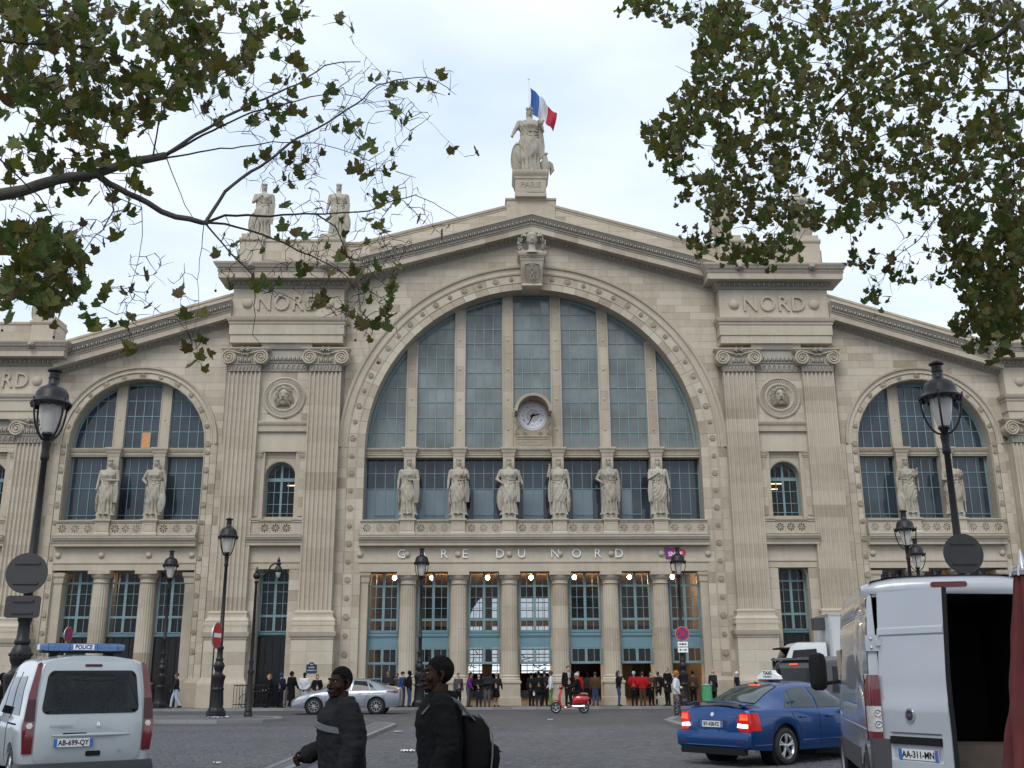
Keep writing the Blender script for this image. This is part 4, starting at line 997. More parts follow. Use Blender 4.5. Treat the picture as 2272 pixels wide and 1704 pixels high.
# ================================================================== STATUES
def lerp(a, b, t): return a + (b - a) * t
def interp(tab, t):
    for i in range(len(tab) - 1):
        if t <= tab[i + 1][0]:
            u = (t - tab[i][0]) / (tab[i + 1][0] - tab[i][0]); u = max(0, min(1, u)); u = u * u * (3 - 2 * u)
            return [lerp(p, q, u) for p, q in zip(tab[i][1:], tab[i + 1][1:])]
    return list(tab[-1][1:])
BODY = [(0.0, .150, .120), (0.05, .135, .105), (0.28, .118, .10), (0.47, .128, .105), (0.58, .105, .085), (0.70, .122, .098), (0.765, .134, .085), (0.798, .112, .07), (0.824, .048, .045), (0.85, .033, .036), (0.90, .031, .034)]
def draped(m, H, seed, lean=0.0, diag=1, knee=1):
    r = random.Random(seed); ph = [r.uniform(0, 6.3) for _ in range(8)]; n = 72; K = 68; rings = []
    for k in range(K + 1):
        t = 0.90 * k / K; w, d = interp(BODY, t); ring = []
        over = 1.0 if t > 0.30 + 0.0 else 0.0
        for i in range(n):
            a = 2 * pi * i / n; ca, sa = cos(a), sin(a)
            hem = 0.17 + 0.10 * (ca * diag * 0.5 + 0.5)         # lower edge of the mantle, slanting
            up = 1 / (1 + math.exp(-(t - hem) * 90)); up2 = 1 / (1 + math.exp(-(t - 0.79) * 60))
            f_low = 0.016 * sin(a * 13 + ph[0] + 2 * sin(t * 7)) + 0.008 * sin(a * 23 + ph[1])
            f_up = 0.0055 * sin(17 * (t * 3.4 + diag * ca * 1.15 + 0.35 * sin(a * 2 + ph[2] + t * 5)) + ph[3]) + 0.0055 * sin(a * 15 + t * 30 * diag + ph[4] + 2 * sin(t * 9)) + 0.004 * sin(a * 7 - t * 24 + ph[5])
            off = (f_low * (1 - up) + (f_up + 0.016) * up) * (1 - up2)
            if 0.2 < t < 0.55: off += 0.022 * math.exp(-((t - 0.33) / 0.09) ** 2) * max(0, cos(a + pi / 2 - 0.5 * knee)) ** 4
            if 0.62 < t < 0.78: off += 0.016 * math.exp(-((t - 0.70) / 0.035) ** 2) * (max(0, cos(a + pi / 2 - .42)) ** 8 + max(0, cos(a + pi / 2 + .42)) ** 8)
            ring.append(((w + off) * ca * H + lean * H * sin(pi * t) * .03, (d + off) * sa * H, t * H))
        rings.append(ring)
    m.rings(rings)
def head(m, H, beard=False, turn=0.0, veil=False):
    c = Vector((0, -0.012 * H, 0.916 * H)); R = 0.047 * H
    def P(x, y, z): return (c.x + R * (x * cos(turn) + y * sin(turn)), c.y + R * (-x * sin(turn) * 1 + y * cos(turn)), c.z + R * z)
    m.ball(tuple(c), R, 16, 12, (0.82, 0.95, 1.15)); m.ball(P(0, -0.2, -0.55), R * 0.62, 12, 8)
    m.tube([P(0, -0.9, 0.25), P(0, -1.18, -0.15), P(0, -0.95, -0.25)], [R * .1, R * .16, R * .1], 6)
    for t in (-1, 1):
        m.tube([P(t * .1, -.92, .32), P(t * .5, -.84, .34)], R * .09, 5); m.ball(P(t * .32, -.80, .12), R * .14, 6, 4)
        for k in range(4): m.ball(P(t * (.78 - .03 * k), -.25 + .15 * k, .45 - .35 * k), R * (.30 - 0.02 * k), 7, 5)
        m.tube([P(t * .7, .2, -.3), P(t * .75, .1, -1.2), P(t * .6, -.15, -2.0)], [R * .28, R * .24, R * .1], 6)
    m.tube([P(-.25, -.92, -.48), P(0, -.98, -.46), P(.25, -.92, -.48)], R * .09, 5)
    m.ball(P(0, .28, .35), R * 1.0, 14, 8, (0.95, 1, .85))
    if beard:
        for k in range(7): m.tube([P(-.5 + k * .17, -.7, -.5), P(-.45 + k * .15, -.85, -1.2), P(-.2 + k * .07, -.7, -1.9)], [R * .2, R * .2, R * .07], 5)
    if veil: m.tube([P(0, .4, 1.0), P(0, .7, 0), P(0, .6, -2.2)], [R * .7, R * 1.1, R * 1.9], 10)
def crown(m, H):
    z = 0.960 * H; R = 0.044 * H
    m.lathe([(0, R * .9), (0.018 * H, R * 1.05), (0.026 * H, R * 1.08), (0.026 * H, R * .8), (0, R * .7)], 0, -0.01 * H, z, 16)
    for k in range(8):
        a = 2 * pi * k / 8; m.box(cos(a) * R - .007 * H, cos(a) * R + .007 * H, sin(a) * R - .01 * H - .007 * H, sin(a) * R - .01 * H + .007 * H, z + .02 * H, z + .042 * H)
def arm(m, H, pts, sleeve=True):
    P = [Vector(p) * H for p in pts]
    m.tube([P[0], (P[0] + P[1]) / 2, P[1]], [0.042 * H, 0.038 * H, 0.028 * H], 10); m.ball(tuple(P[0]), 0.045 * H, 10, 8); m.ball(tuple(P[1]), 0.028 * H, 8, 6)
    m.tube([P[1], (P[1] * .6 + P[2] * .4), P[2]], [0.027 * H, 0.025 * H, 0.016 * H], 10)
    d = (P[2] - P[1]).normalized(); m.ball(tuple(P[2] + d * .012 * H), 0.02 * H, 8, 6)
    side = d.orthogonal().normalized()
    for k in range(4): m.tube([P[2] + d * .015 * H + side * (k - 1.5) * .009 * H, P[2] + d * .038 * H + side * (k - 1.5) * .010 * H], [.006 * H, .004 * H], 5)
    if sleeve: m.tube([P[0] + Vector((0, 0, .01 * H)), P[0] * .5 + P[1] * .5 + Vector((0, 0.01 * H, -.01 * H))], [.052 * H, .046 * H], 10)
def shield_mesh(m, H, x, z, w, h, tilt=0.0, y=-0.06, face=1.0):
    n = 28; rs_ = []
    for R, d in ((0.02, -.05), (0.5, -.042), (0.86, -.02), (0.88, -.03), (1.0, -.02), (1.0, 0.0)):
        rs_.append([(H * (x + w * R * cos(2 * pi * i / n) * face + tilt * h * R * sin(2 * pi * i / n)), H * (y + d * (1) + 0.05 * (1 - face) * cos(2 * pi * i / n)), H * (z + h * R * sin(2 * pi * i / n))) for i in range(n)])
    m.rings(rs_)
    m.tube([(H * (x - w * .3 * face), H * (y - .055), H * (z + h * .3)), (H * x, H * (y - .06), H * z), (H * (x + w * .3 * face), H * (y - .055), H * (z - h * .3))], H * .008, 5)
SH = {  # shoulder, elbow, hand per pose; left = viewer left (-x)
    'down': [(-.125, 0, .775), (-.175, .0, .62), (-.185, -.03, .48)],
    'out': [(-.125, 0, .775), (-.20, -.0, .64), (-.235, -.04, .50)],
    'hip': [(-.125, 0, .775), (-.215, .01, .64), (-.13, -.09, .56)],
    'waist': [(-.125, 0, .775), (-.17, -.02, .62), (-.04, -.14, .60)],
    'chest': [(-.125, 0, .775), (-.17, -.05, .64), (-.02, -.13, .72)],
    'raise': [(-.125, 0, .775), (-.19, -.04, .68), (-.165, -.08, .83)],
    'hold': [(-.125, 0, .775), (-.17, -.04, .64), (-.13, -.15, .68)],
    'rest': [(-.125, 0, .775), (-.20, -.02, .66), (-.235, -.06, .56)]}
def statue(x, y, z, H, seed, left, right, label, shield=None, prop=None, beard=False, group='draped stone statues on the station front', diag=1, plinth=(.72, .6, .25), name='stone_statue', crowned=True):
    e = empty(name, world_of(x, y, z), radians(1.2), label, 'statue', group)
    m = MB(); m.smooth = True; m.tint = random.Random(seed).uniform(-.1, .2)
    m.X = Matrix.Translation((0, 0, plinth[2]))
    draped(m, H, seed, diag=diag); head(m, H, beard, turn=random.Random(seed).uniform(-.25, .25))
    for s2, key in ((1, left), (-1, right)): arm(m, H, [(p[0] * s2, p[1], p[2]) for p in SH[key]])
    # mantle fall over one arm
    q = diag
    for k in range(5): m.tube([(q * (.12 + .012 * k) * H, -.05 * H, .60 * H), (q * (.135 + .012 * k) * H, -.07 * H + .01 * k * H, .42 * H), (q * (.13 + .012 * k) * H, -.05 * H, (.22 + .03 * (k % 2)) * H)], [.012 * H, .018 * H, .012 * H], 6)
    for k in range(4): m.tube([(-q * .11 * H, -.05 * H, (.76 - .05 * k) * H), (0, -.112 * H, (.68 - .075 * k) * H), (q * .12 * H, -.07 * H, (.66 - .04 * k) * H)], .009 * H, 6)
    for t in (-1, 1): m.ball((t * .05 * H, -.13 * H, .012 * H), .035 * H, 8, 5, (.8, 1.5, .5))
    m.build('figure', STONE_S, e, smooth=True, angle=75)
    if crowned:
        m = MB(); m.smooth = True; m.X = Matrix.Translation((0, 0, plinth[2])); crown(m, H); m.build('crown', STONE_S, e, smooth=True, angle=40)
    m = MB(); m.box(-plinth[0] / 2, plinth[0] / 2, -plinth[1] / 2, plinth[1] / 2, 0, plinth[2]); m.build('plinth', STONE_S, e)
    if shield:
        m = MB(); m.smooth = True; m.X = Matrix.Translation((0, 0, plinth[2])); shield_mesh(m, H, *shield); m.build('shield', STONE_S, e, smooth=True, angle=40)
    if prop:
        m = MB(); m.smooth = True; m.X = Matrix.Translation((0, 0, plinth[2])); prop(m, H); m.build('attribute', STONE_S, e, smooth=True, angle=50)
    return e
def staff(x, z0, z1): return lambda m, H: (m.tube([(x * H, -.09 * H, z0 * H), (x * H, -.09 * H, z1 * H)], .009 * H, 7), m.ball((x * H, -.09 * H, z1 * H), .018 * H, 7, 5))
def horn(m, H): m.tube([(.10 * H, -.16 * H, .66 * H), (.14 * H, -.18 * H, .70 * H), (.11 * H, -.16 * H, .76 * H), (.13 * H, -.15 * H, .80 * H)], [.02 * H, .035 * H, .028 * H, .01 * H], 8); m.tube([(.13 * H, -.13 * H, .66 * H), (.14 * H, -.11 * H, .3 * H)], [.012 * H, .009 * H], 6)
def caduceus(m, H):
    m.tube([(.17 * H, -.09 * H, .52 * H), (.19 * H, -.11 * H, .78 * H)], .008 * H, 6)
    for s2 in (-1, 1): m.tube([(.178 * H + s2 * .022 * sin(i * .9) * H, -.10 * H - .01 * H * cos(i * .9), (.56 + .018 * i) * H) for i in range(12)], .007 * H, 5)
def cloth(m, H):
    for k in range(5): m.tube([(.10 * H + k * .02 * H, -.12 * H, .60 * H), (.12 * H + k * .018 * H, -.10 * H, .42 * H), (.11 * H + k * .014 * H, -.09 * H, .2 * H)], [.014 * H, .012 * H, .006 * H], 5)
PY = -0.12
HS = 3.04
G6 = 'crowned statues on the central balustrade'
statue(-6.76, PY, 9.62, HS, 11, 'down', 'waist', 'leftmost crowned statue on the central balustrade, thin shield at its side, cloth over forearm', (-.16, .27, .035, .20, .02, -.03, .5), cloth, group=G6)
statue(-4.07, PY, 9.62, HS, 12, 'down', 'hold', 'second statue of the central balustrade row, holding a horn at the chest', (-.15, .25, .05, .21, .02, -.03, .55), horn, group=G6)
statue(-1.35, PY, 9.62, HS, 13, 'hip', 'rest', 'central balustrade statue below the clock holding a snake entwined staff', (-.145, .27, .075, .21, 0, -.04, .95), caduceus, group=G6)
statue(1.35, PY, 9.62, HS, 14, 'raise', 'down', 'balustrade statue right of the clock grasping a tall staff upright', (.165, .25, .055, .21, 0, -.04, .7), staff(-.165, .02, .88), group=G6, diag=-1)
statue(4.07, PY, 9.62, HS, 15, 'hip', 'down', 'second statue from the right on the central balustrade, hand on hip', (.165, .27, .04, .20, 0, -.03, .55), None, group=G6)
statue(6.76, PY, 9.62, HS, 16, 'chest', 'down', 'rightmost central balustrade statue with one arm folded across the chest', (.165, .27, .035, .20, 0, -.03, .5), None, group=G6, diag=-1)
GW = 'statues on the wing balustrades'
statue(-21.6 - 1.24, PY, 9.62, HS, 21, 'down', 'waist', 'left statue of the left wing window, narrow shield behind its lowered arm', (-.15, .25, .06, .20, 0, -.02, .55), None, group=GW)
statue(-21.6 + 1.24, PY, 9.62, HS, 22, 'hip', 'down', 'right statue of the left wing window beside a broad oval shield', (.14, .25, .085, .21, 0, -.04, 1.0), None, group=GW)
statue(21.6 - 1.24, PY, 9.62, HS, 23, 'down', 'hold', 'left statue of the right wing window with broad shield and short cape', (-.14, .24, .085, .21, 0, -.04, 1.0), staff(.165, .4, .8), group=GW, diag=-1)
statue(21.6 + 1.24, PY, 9.62, HS, 24, 'waist', 'hold', 'bearded statue of the right wing window partly behind the tall lamp post', None, staff(.15, .02, .75), beard=True, group=GW)
GR = 'statues standing on the roof piers'
for i, (x, sd, l, r_, sh, lab) in enumerate([
    (-15.6, 31, 'chest', 'down', (-.15, .24, .09, .22, 0, .0, 1.0), 'left roof statue on the left pier seen behind bare twigs'),
    (-11.25, 32, 'down', 'down', (.14, .24, .09, .22, 0, -.02, 1.0), 'right roof statue on the left pier, oval shield resting at its side'),
    (11.25, 33, 'down', 'chest', (-.15, .24, .09, .22, 0, .0, 1.0), 'left roof statue on the right pier hidden behind plane leaves'),
    (15.75, 34, 'raise', 'rest', (.15, .22, .08, .2, 0, -.02, 1.0), 'right roof statue on the right pier, edge of the leafy boughs')]):
    statue(x, 0.1, 25.9, 3.35, sd, l, r_, lab, sh, None, group=GR, plinth=(.9, .8, .15))
for sg, lab in ((-1, 'roof statue over the far left pier hidden in leaves'), (1, 'roof statue over the far right pier hidden in leaves')):
    statue(sg * 27.4, 0.1, 20.55, 3.35, 40 + sg, 'down', 'hold', lab, (-.15, .24, .09, .22, 0, .0, 1.0), None, group=GR, plinth=(.9, .8, .15))
# the great statue on the peak
def eagle(m, H):
    m.tube([(.20 * H, 0, .03 * H), (.21 * H, -.02 * H, .12 * H), (.20 * H, -.03 * H, .20 * H), (.205 * H, -.05 * H, .27 * H)], [.05 * H, .065 * H, .045 * H, .02 * H], 10)
    m.ball((.21 * H, -.06 * H, .285 * H), .025 * H, 8, 6); m.tube([(.22 * H, -.08 * H, .285 * H), (.245 * H, -.09 * H, .275 * H)], [.01 * H, .003 * H], 5)
    for s2 in (-1, 1):
        for k in range(4): m.tube([(.21 * H + s2 * .04 * H, 0, .20 * H), (.21 * H + s2 * (.085 + .005 * k) * H, .01 * H, (.17 - .03 * k) * H), (.21 * H + s2 * (.06) * H, .02 * H, (.06 - .015 * k) * H)], [.02 * H, .02 * H, .008 * H], 6)
    for t in (-1, 1): m.tube([(.21 * H + t * .02 * H, -.03 * H, .06 * H), (.21 * H + t * .03 * H, -.05 * H, 0)], .01 * H, 5)
    m.ball((.15 * H, -.10 * H, .73 * H), .035 * H, 10, 8)
    for k in range(5): m.ball((.15 * H + .03 * cos(k) * H, -.10 * H, .76 * H), .018 * H, 6, 4)
    for k in range(6): m.tube([(.14 * H, -.05 * H, .68 * H), (.155 * H - .008 * k * H, -.05 * H, .45 * H), (.13 * H - .012 * k * H, -.04 * H, .20 * H)], [.02 * H, .022 * H, .01 * H], 6)
statue(0, 0.35, 30.1, 4.45, 55, 'rest', 'hold', 'large crowned statue on the gable peak with shield, orb and eagle', (-.17, .235, .09, .235, .03, -.02, 1.0), eagle, group=None, plinth=(1.4, 1.1, .1), name='peak_statue')
# flag on its pole behind the peak statue
fl = empty('national_flag', world_of(0.02, 1.5, 29.9), radians(1.2), 'blue white red flag on a slim pole behind the peak statue', 'flag')
m = MB(); m.tube([(0, 0, 0), (0, 0, 7.5)], 0.035, 8); m.ball((0, 0, 7.55), 0.07, 8, 6); m.build('flag_pole', WHITE, fl, smooth=True)
cols = [simple('flag blue', (0.03, 0.10, 0.30), 0.8, var=0.05), simple('flag white', (0.55, 0.56, 0.60), 0.8, var=0.02), simple('flag red', (0.36, 0.012, 0.03), 0.8, var=0.05)]
nU, nV = 42, 12; grid = []
for j in range(nV + 1):
    for i in range(nU + 1):
        u, v = i / nU, j / nV
        x = 0.1 + 1.62 * u * (1 - 0.12 * v); top = 6.95 - 1.95 * u ** 1.15; bot = 5.05 - 0.1 * sin(u * 2) - 1.05 * u ** 1.6
        y = 0.16 * sin(u * 11 + v * 2.2) * u ** .5 + 0.06 * sin(u * 23 - v * 3)
        grid.append((x + 0.03 * sin(v * 5), y, top + (bot - top) * v + 0.03 * sin(u * 14)))
for k, nm in enumerate(('blue_stripe', 'white_stripe', 'red_stripe')):
    m = MB(); m.smooth = True; a, b = k * 14, k * 14 + 14
    m.add(grid, [(j * (nU + 1) + i, j * (nU + 1) + i + 1, (j + 1) * (nU + 1) + i + 1, (j + 1) * (nU + 1) + i) for j in range(nV) for i in range(a, b)])
    o = m.build(nm, cols[k], fl, smooth=True); o.data.materials[0].use_backface_culling = False
    bm = bmesh.new(); bm.from_mesh(o.data); bmesh.ops.delete(bm, geom=[v for v in bm.verts if not v.link_faces], context='VERTS'); bm.to_mesh(o.data); bm.free()
# ================================================================== GROUND
def ground_mat(name, c1, c2, sett=True, scale=1.0):
    m, t, b = newmat(name); L = t.links.new
    g = t.nodes.new('ShaderNodeNewGeometry'); b.inputs['Roughness'].default_value = 0.72; b.inputs['Specular IOR Level'].default_value = 0.3
    a = t.nodes.new('ShaderNodeAttribute'); a.attribute_name = 'tint'
    n1 = t.nodes.new('ShaderNodeTexNoise'); n1.inputs['Scale'].default_value = 0.25; n1.inputs['Detail'].default_value = 6; L(g.outputs['Position'], n1.inputs['Vector'])
    n2 = t.nodes.new('ShaderNodeTexNoise'); n2.inputs['Scale'].default_value = 9; n2.inputs['Detail'].default_value = 6; n2.inputs['Roughness'].default_value = .75; L(g.outputs['Position'], n2.inputs['Vector'])
    br = t.nodes.new('ShaderNodeTexBrick'); br.inputs['Scale'].default_value = 1.0; br.inputs['Brick Width'].default_value = 0.18; br.inputs['Row Height'].default_value = 0.13
    br.inputs['Mortar Size'].default_value = 0.012; br.inputs['Mortar Smooth'].default_value = 0.6; br.inputs['Color1'].default_value = (.3, .3, .3, 1); br.inputs['Color2'].default_value = (1, 1, 1, 1); br.inputs['Mortar'].default_value = (0, 0, 0, 1)
    L(g.outputs['Position'], br.inputs['Vector'])
    def ma(op, x, y, z=None):
        q = t.nodes.new('ShaderNodeMath'); q.operation = op
        for i, w in enumerate((x, y, z)):
            if w is None: continue
            if isinstance(w, (int, float)): q.inputs[i].default_value = w
            else: L(w, q.inputs[i])
        return q.outputs[0]
    f = ma('MULTIPLY_ADD', n1.outputs['Fac'], 0.7, ma('MULTIPLY', n2.outputs['Fac'], 0.6)); f = ma('ADD', f, a.outputs['Fac'])
    if sett: f = ma('MULTIPLY_ADD', br.outputs['Color'], 0.55, ma('ADD', f, -0.35))
    r = t.nodes.new('ShaderNodeMapRange'); r.inputs[1].default_value = 0.2; r.inputs[2].default_value = 1.15; L(f, r.inputs[0])
    mx = t.nodes.new('ShaderNodeMix'); mx.data_type = 'RGBA'; mx.inputs[6].default_value = (*c1, 1); mx.inputs[7].default_value = (*c2, 1); L(r.outputs[0], mx.inputs[0]); L(mx.outputs[2], b.inputs['Base Color'])
    bp = t.nodes.new('ShaderNodeBump'); bp.inputs['Strength'].default_value = 0.7 if sett else 0.3; bp.inputs['Distance'].default_value = 0.02
    h = ma('MULTIPLY_ADD', br.outputs['Fac'], -1.0 if sett else 0.0, n2.outputs['Fac']); L(h, bp.inputs['Height']); L(bp.outputs[0], b.inputs['Normal'])
    return m
ROADM = ground_mat('granite setts', (0.050, 0.051, 0.057), (0.125, 0.127, 0.135))
PAVEM = ground_mat('asphalt footway', (0.075, 0.076, 0.08), (0.15, 0.15, 0.155), False)
KERBM = ground_mat('granite kerb', (0.12, 0.12, 0.12), (0.26, 0.26, 0.255), False)
m = MB(); m.add([(-400, -60, -0.012), (400, -60, -0.012), (400, 52.2, -0.012), (-400, 52.2, -0.012)], [(0, 1, 2, 3)]); tag(m.build('road', ROADM, fixn=False), kind='structure')
m = MB(); m.add([(-900, -900, -0.06), (900, -900, -0.06), (900, 900, -0.06), (-900, 900, -0.06)], [(0, 1, 2, 3)]); tag(m.build('ground', PAVEM, fixn=False), kind='structure')
# nearer granite setts as real stones
rg = random.Random(4); m = MB(); y = 17.5
while y < 36:
    h = rg.uniform(0.11, 0.135); x = -y * 0.56; off = 0.06 * sin(y * .35)
    while x < y * 0.56:
        w = rg.uniform(0.13, 0.21); z = rg.uniform(-0.004, 0.003) + 0.003 * sin(x * .8 + y); m.tint = rg.uniform(-0.20, 0.26); g_ = 0.004
        a, b, c, d = x + g_, x + w - g_, y + off + g_, y + off + h - g_; tx, ty = rg.uniform(-.003, .003), rg.uniform(-.003, .003); e_ = 0.014
        m.add([(a, c, -0.014), (b, c, -0.014), (b, d, -0.014), (a, d, -0.014), (a + e_, c + e_, z - tx - ty), (b - e_, c + e_, z + tx - ty), (b - e_, d - e_, z + tx + ty), (a + e_, d - e_, z - tx + ty)],
              [(4, 5, 6, 7), (0, 1, 5, 4), (1, 2, 6, 5), (2, 3, 7, 6), (3, 0, 4, 7)])
        x += w
    y += h
SETT2 = ground_mat('granite sett stones', (0.052, 0.053, 0.059), (0.125, 0.127, 0.136), False)
tag(m.build('granite_setts', SETT2, fixn=False), kind='stuff', label='worn grey granite setts paving the square in the foreground')
# footway along the station with its pale kerb
m = MB(); m.box(-60, 60, 52.5, 110, -0.05, 0.10); tag(m.build('station_pavement', PAVEM), kind='structure')
pav = bpy.data.objects['station_pavement']; x = -34
while x < 36:
    w = rg.uniform(0.9, 1.3); m = MB(); m.tint = rg.uniform(-.2, .3); m.box(x + .004, x + w - .004, 52.22, 52.5, -0.05, 0.115); m.build('kerb_stone', KERBM, pav); x += w
def island(name, poly, label_kind='structure', z=0.11, kerb=0.28, pad=0.0):
    m = MB(); n = len(poly)
    cx = sum(p[0] for p in poly) / n; cy = sum(p[1] for p in poly) / n
    area2 = sum(poly[i][0] * poly[(i + 1) % n][1] - poly[(i + 1) % n][0] * poly[i][1] for i in range(n)); pl = poly if area2 > 0 else poly[::-1]
    def inset(d):
        out = []
        for i in range(n):
            p0, p1, p2 = Vector(pl[i - 1]), Vector(pl[i]), Vector(pl[(i + 1) % n]); a = (p1 - p0).normalized(); b = (p2 - p1).normalized()
            nn = Vector((-(a.y + b.y), a.x + b.x)); nn = nn / max(0.35, nn.length) if nn.length else Vector((0, 0)); out.append(tuple(p1 + nn * d / max(.5, nn.dot(Vector((-a.y, a.x))) or 1)))
        return out
    q = inset(kerb); m.add([(p[0], p[1], z - 0.01) for p in q] + [(p[0], p[1], -0.05) for p in q], [tuple(range(n))] + [(i, (i + 1) % n, n + (i + 1) % n, n + i) for i in range(n)])
    top = tag(m.build(name, PAVEM), kind='structure')
    for i in range(n):
        A, B, C_, D_ = Vector(pl[i]), Vector(pl[(i + 1) % n]), Vector(q[(i + 1) % n]), Vector(q[i]); L_ = (B - A).length; k = max(1, round(L_ / 1.1))
        for j in range(k):
            s, t = j / k, (j + 1) / k; e = .004 / max(L_, .1)
            P = [A.lerp(B, s + e), A.lerp(B, t - e), D_.lerp(C_, t - e), D_.lerp(C_, s + e)]
            mm = MB(); mm.tint = rg.uniform(-.15, .3); mm.rings([[(p.x, p.y, zz) for p in P] for zz in (-0.04, z - 0.02, z)]); mm.build('kerb_stone', KERBM, top)
island('lamp_island', [(-30, 38.9), (-12.8, 38.8), (-10.6, 38.5), (-9.1, 39.1), (-8.6, 40.2), (-9.0, 41.6), (-10.4, 43.0), (-30, 43.3)])
island('median_island', [(-3.85, 17.5), (-3.85, 35.6), (-4.7, 37.3), (-4.3, 17.5)], kerb=0.13, z=0.09)
island('right_island', [(5.1, 23), (9.5, 23), (9.5, 40), (5.9, 40), (5.15, 37.1)])
# ================================================================== STREET FURNITURE
LAMPGLASS = simple('milky lantern glass', (0.62, 0.60, 0.56), 0.15, var=0.1, scale=4)
LAMPGLASS.node_tree.nodes['Principled BSDF'].inputs['Alpha'].default_value = 0.75
def lamp_meshes(H=7.9):
    M_ = {}
    def mk(n, m, mat, ang=40): o = m.build(n, mat, None, smooth=True, angle=ang); M_[n] = o.data; bpy.data.objects.remove(o)
    m = MB(); m.smooth = True
    m.lathe([(0, .40), (.10, .40), (.12, .37), (.30, .37), (.33, .33), (.42, .29)], n=8)
    m.lathe([(.40, .27), (.50, .255), (1.05, .225), (1.10, .25), (1.16, .25), (1.20, .22), (1.45, .24), (1.55, .27), (1.64, .27), (1.68, .2), (1.74, .15), (1.82, .15), (1.9, .19), (2.02, .205), (2.12, .18), (2.2, .13), (2.24, .15), (2.29, .15), (2.33, .12), (2.62, .11), (2.68, .14), (2.74, .14), (2.78, .1)], n=20)
    for k in range(12):
        a = k * pi / 6; m.tube([(cos(a) * .25, sin(a) * .25, .52), (cos(a) * .215, sin(a) * .215, 1.02)], .022, 5)
        m.ball((cos(a) * .19, sin(a) * .19, 2.02), .04, 6, 4)
        m.ball((cos(a) * .25, sin(a) * .25, 1.6), .03, 5, 4)
    mk('lamp_base', m, IRON)
    m = MB(); m.smooth = True; m.lathe([(2.74, .092), (3.4, .088), (3.42, .10), (3.46, .10), (3.48, .085), (5.9, .062), (5.93, .085), (5.98, .09), (6.1, .075), (6.24, .09), (6.30, .10), (6.33, .05)], n=14); mk('post', m, IRON)
    m = MB(); m.smooth = True
    for k in range(4):
        a = k * pi / 2 + pi / 4; P = []
        for i in range(9):
            t = i / 8; r = 0.04 + 0.36 * sin(t * pi / 2) ** .8; P.append((cos(a) * r, sin(a) * r, 6.33 + .80 * t ** 1.5))
        m.tube(P, .022, 6); m.ball((cos(a) * .40, sin(a) * .40, 7.12), .045, 6, 5); m.tube([(cos(a) * .40, sin(a) * .40, 7.12), (cos(a) * .44, sin(a) * .44, 7.2)], [.03, .012], 6)
    m.lathe([(6.33, .05), (6.42, .09), (6.46, .12), (6.50, .11), (6.50, .01)], n=14)
    mk('lantern_cradle', m, IRON)
    m = MB(); m.smooth = True; m.lathe([(6.50, .02), (6.50, .11), (6.62, .15), (6.85, .20), (7.08, .225), (7.10, .02)], n=20); mk('lantern_glass', m, LAMPGLASS)
    m = MB(); m.smooth = True
    m.lathe([(7.08, .30), (7.09, .41), (7.13, .42), (7.15, .40), (7.18, .36), (7.24, .335), (7.34, .325), (7.44, .27), (7.50, .17), (7.53, .13), (7.56, .11), (7.66, .10), (7.67, .115), (7.70, .115), (7.71, .10), (7.80, .105), (7.83, .15), (7.86, .15), (7.87, .08), (7.90, .07), (7.90, .01)], n=24)
    for k in range(12):
        a = k * pi / 6; m.ball((cos(a) * .36, sin(a) * .36, 7.06), .04, 6, 4)
    mk('lantern_hood', m, IRON)
    return M_
LM = lamp_meshes(); LMAT = {'lantern_glass': LAMPGLASS}
LG = 'old iron lamp posts on the square'
def lamp(x, y, label, s=1.0, rz=0.3):
    e = empty('street_lamp', (x, y, 0), rz, label, 'street lamp', LG); e.scale = (s, s, s)
    for n, me in LM.items(): link(n, me, e)
    return e
lamp(-9.90, 21.3, 'tall near iron lamp post behind the white police van at left', 1.02)
lamp(-11.68, 42.2, 'iron lamp post beside the turned no entry sign on the left island')
lamp(-17.6, 53.3, 'distant iron lamp post in front of the left wing doorways', 1.0)
lamp(-4.66, 52.9, 'iron lamp post in front of the letter A of the station name')
lamp(8.42, 52.9, 'iron lamp post carrying the round no stopping sign below the SNCF sign')
lamp(15.66, 41, 'iron lamp post rising left behind the open white van', 1.0)
lamp(19.5, 50, 'smaller looking farther lamp post just right above the white van roof')
lamp(9.07, 21.0, 'tall near iron lamp post behind the white van at right', 1.015)
# bracket lamp
e = empty('bracket_lamp', (-10.36, 42.0, 0.1), 0, 'slim dark post with a curved arm and small hanging lantern', 'street lamp')
m = MB(); m.smooth = True
m.lathe([(0, .17), (.12, .17), (.16, .14), (.25, .15), (.3, .12), (1.6, .10), (1.62, .13), (1.72, .13), (1.76, .09), (2.0, .08), (2.02, .1), (2.1, .1), (2.12, .07), (5.1, .05), (5.14, .08), (5.2, .08), (5.24, .05)], n=14); m.build('post', IRON, e, smooth=True)
m = MB(); m.smooth = True; m.ball((0, 0, 5.42), .15, 12, 8); m.lathe([(5.55, .06), (5.6, .09), (5.66, .05), (5.78, .02)], n=10); m.build('finial', IRON, e, smooth=True)
m = MB(); m.smooth = True; m.tube([(0.08, 0, 5.42), (.3, 0, 5.45), (.45, 0, 5.6), (.55, 0, 5.82), (.72, 0, 5.92), (.86, 0, 5.85)], .035, 8); m.tube([(.12, 0, 5.5), (.28, 0, 5.62), (.4, 0, 5.55)], .02, 6)
m.lathe([(5.85, .09), (5.9, .11), (5.96, .06), (6.05, .07), (6.1, .03), (6.2, .01)], .86, 0, 0, 12); m.build('curved_arm', IRON, e, smooth=True)
m = MB(); m.smooth = True; m.lathe([(5.55, .10), (5.62, .16), (5.7, .15), (5.85, .06)], .86, 0, 0, 14); m.build('lantern_hood', IRON, e, smooth=True)
m = MB(); m.smooth = True; m.lathe([(5.34, .02), (5.38, .06), (5.55, .11), (5.56, .02)], .86, 0, 0, 14); m.build('lantern_glass', LAMPGLASS, e, smooth=True)
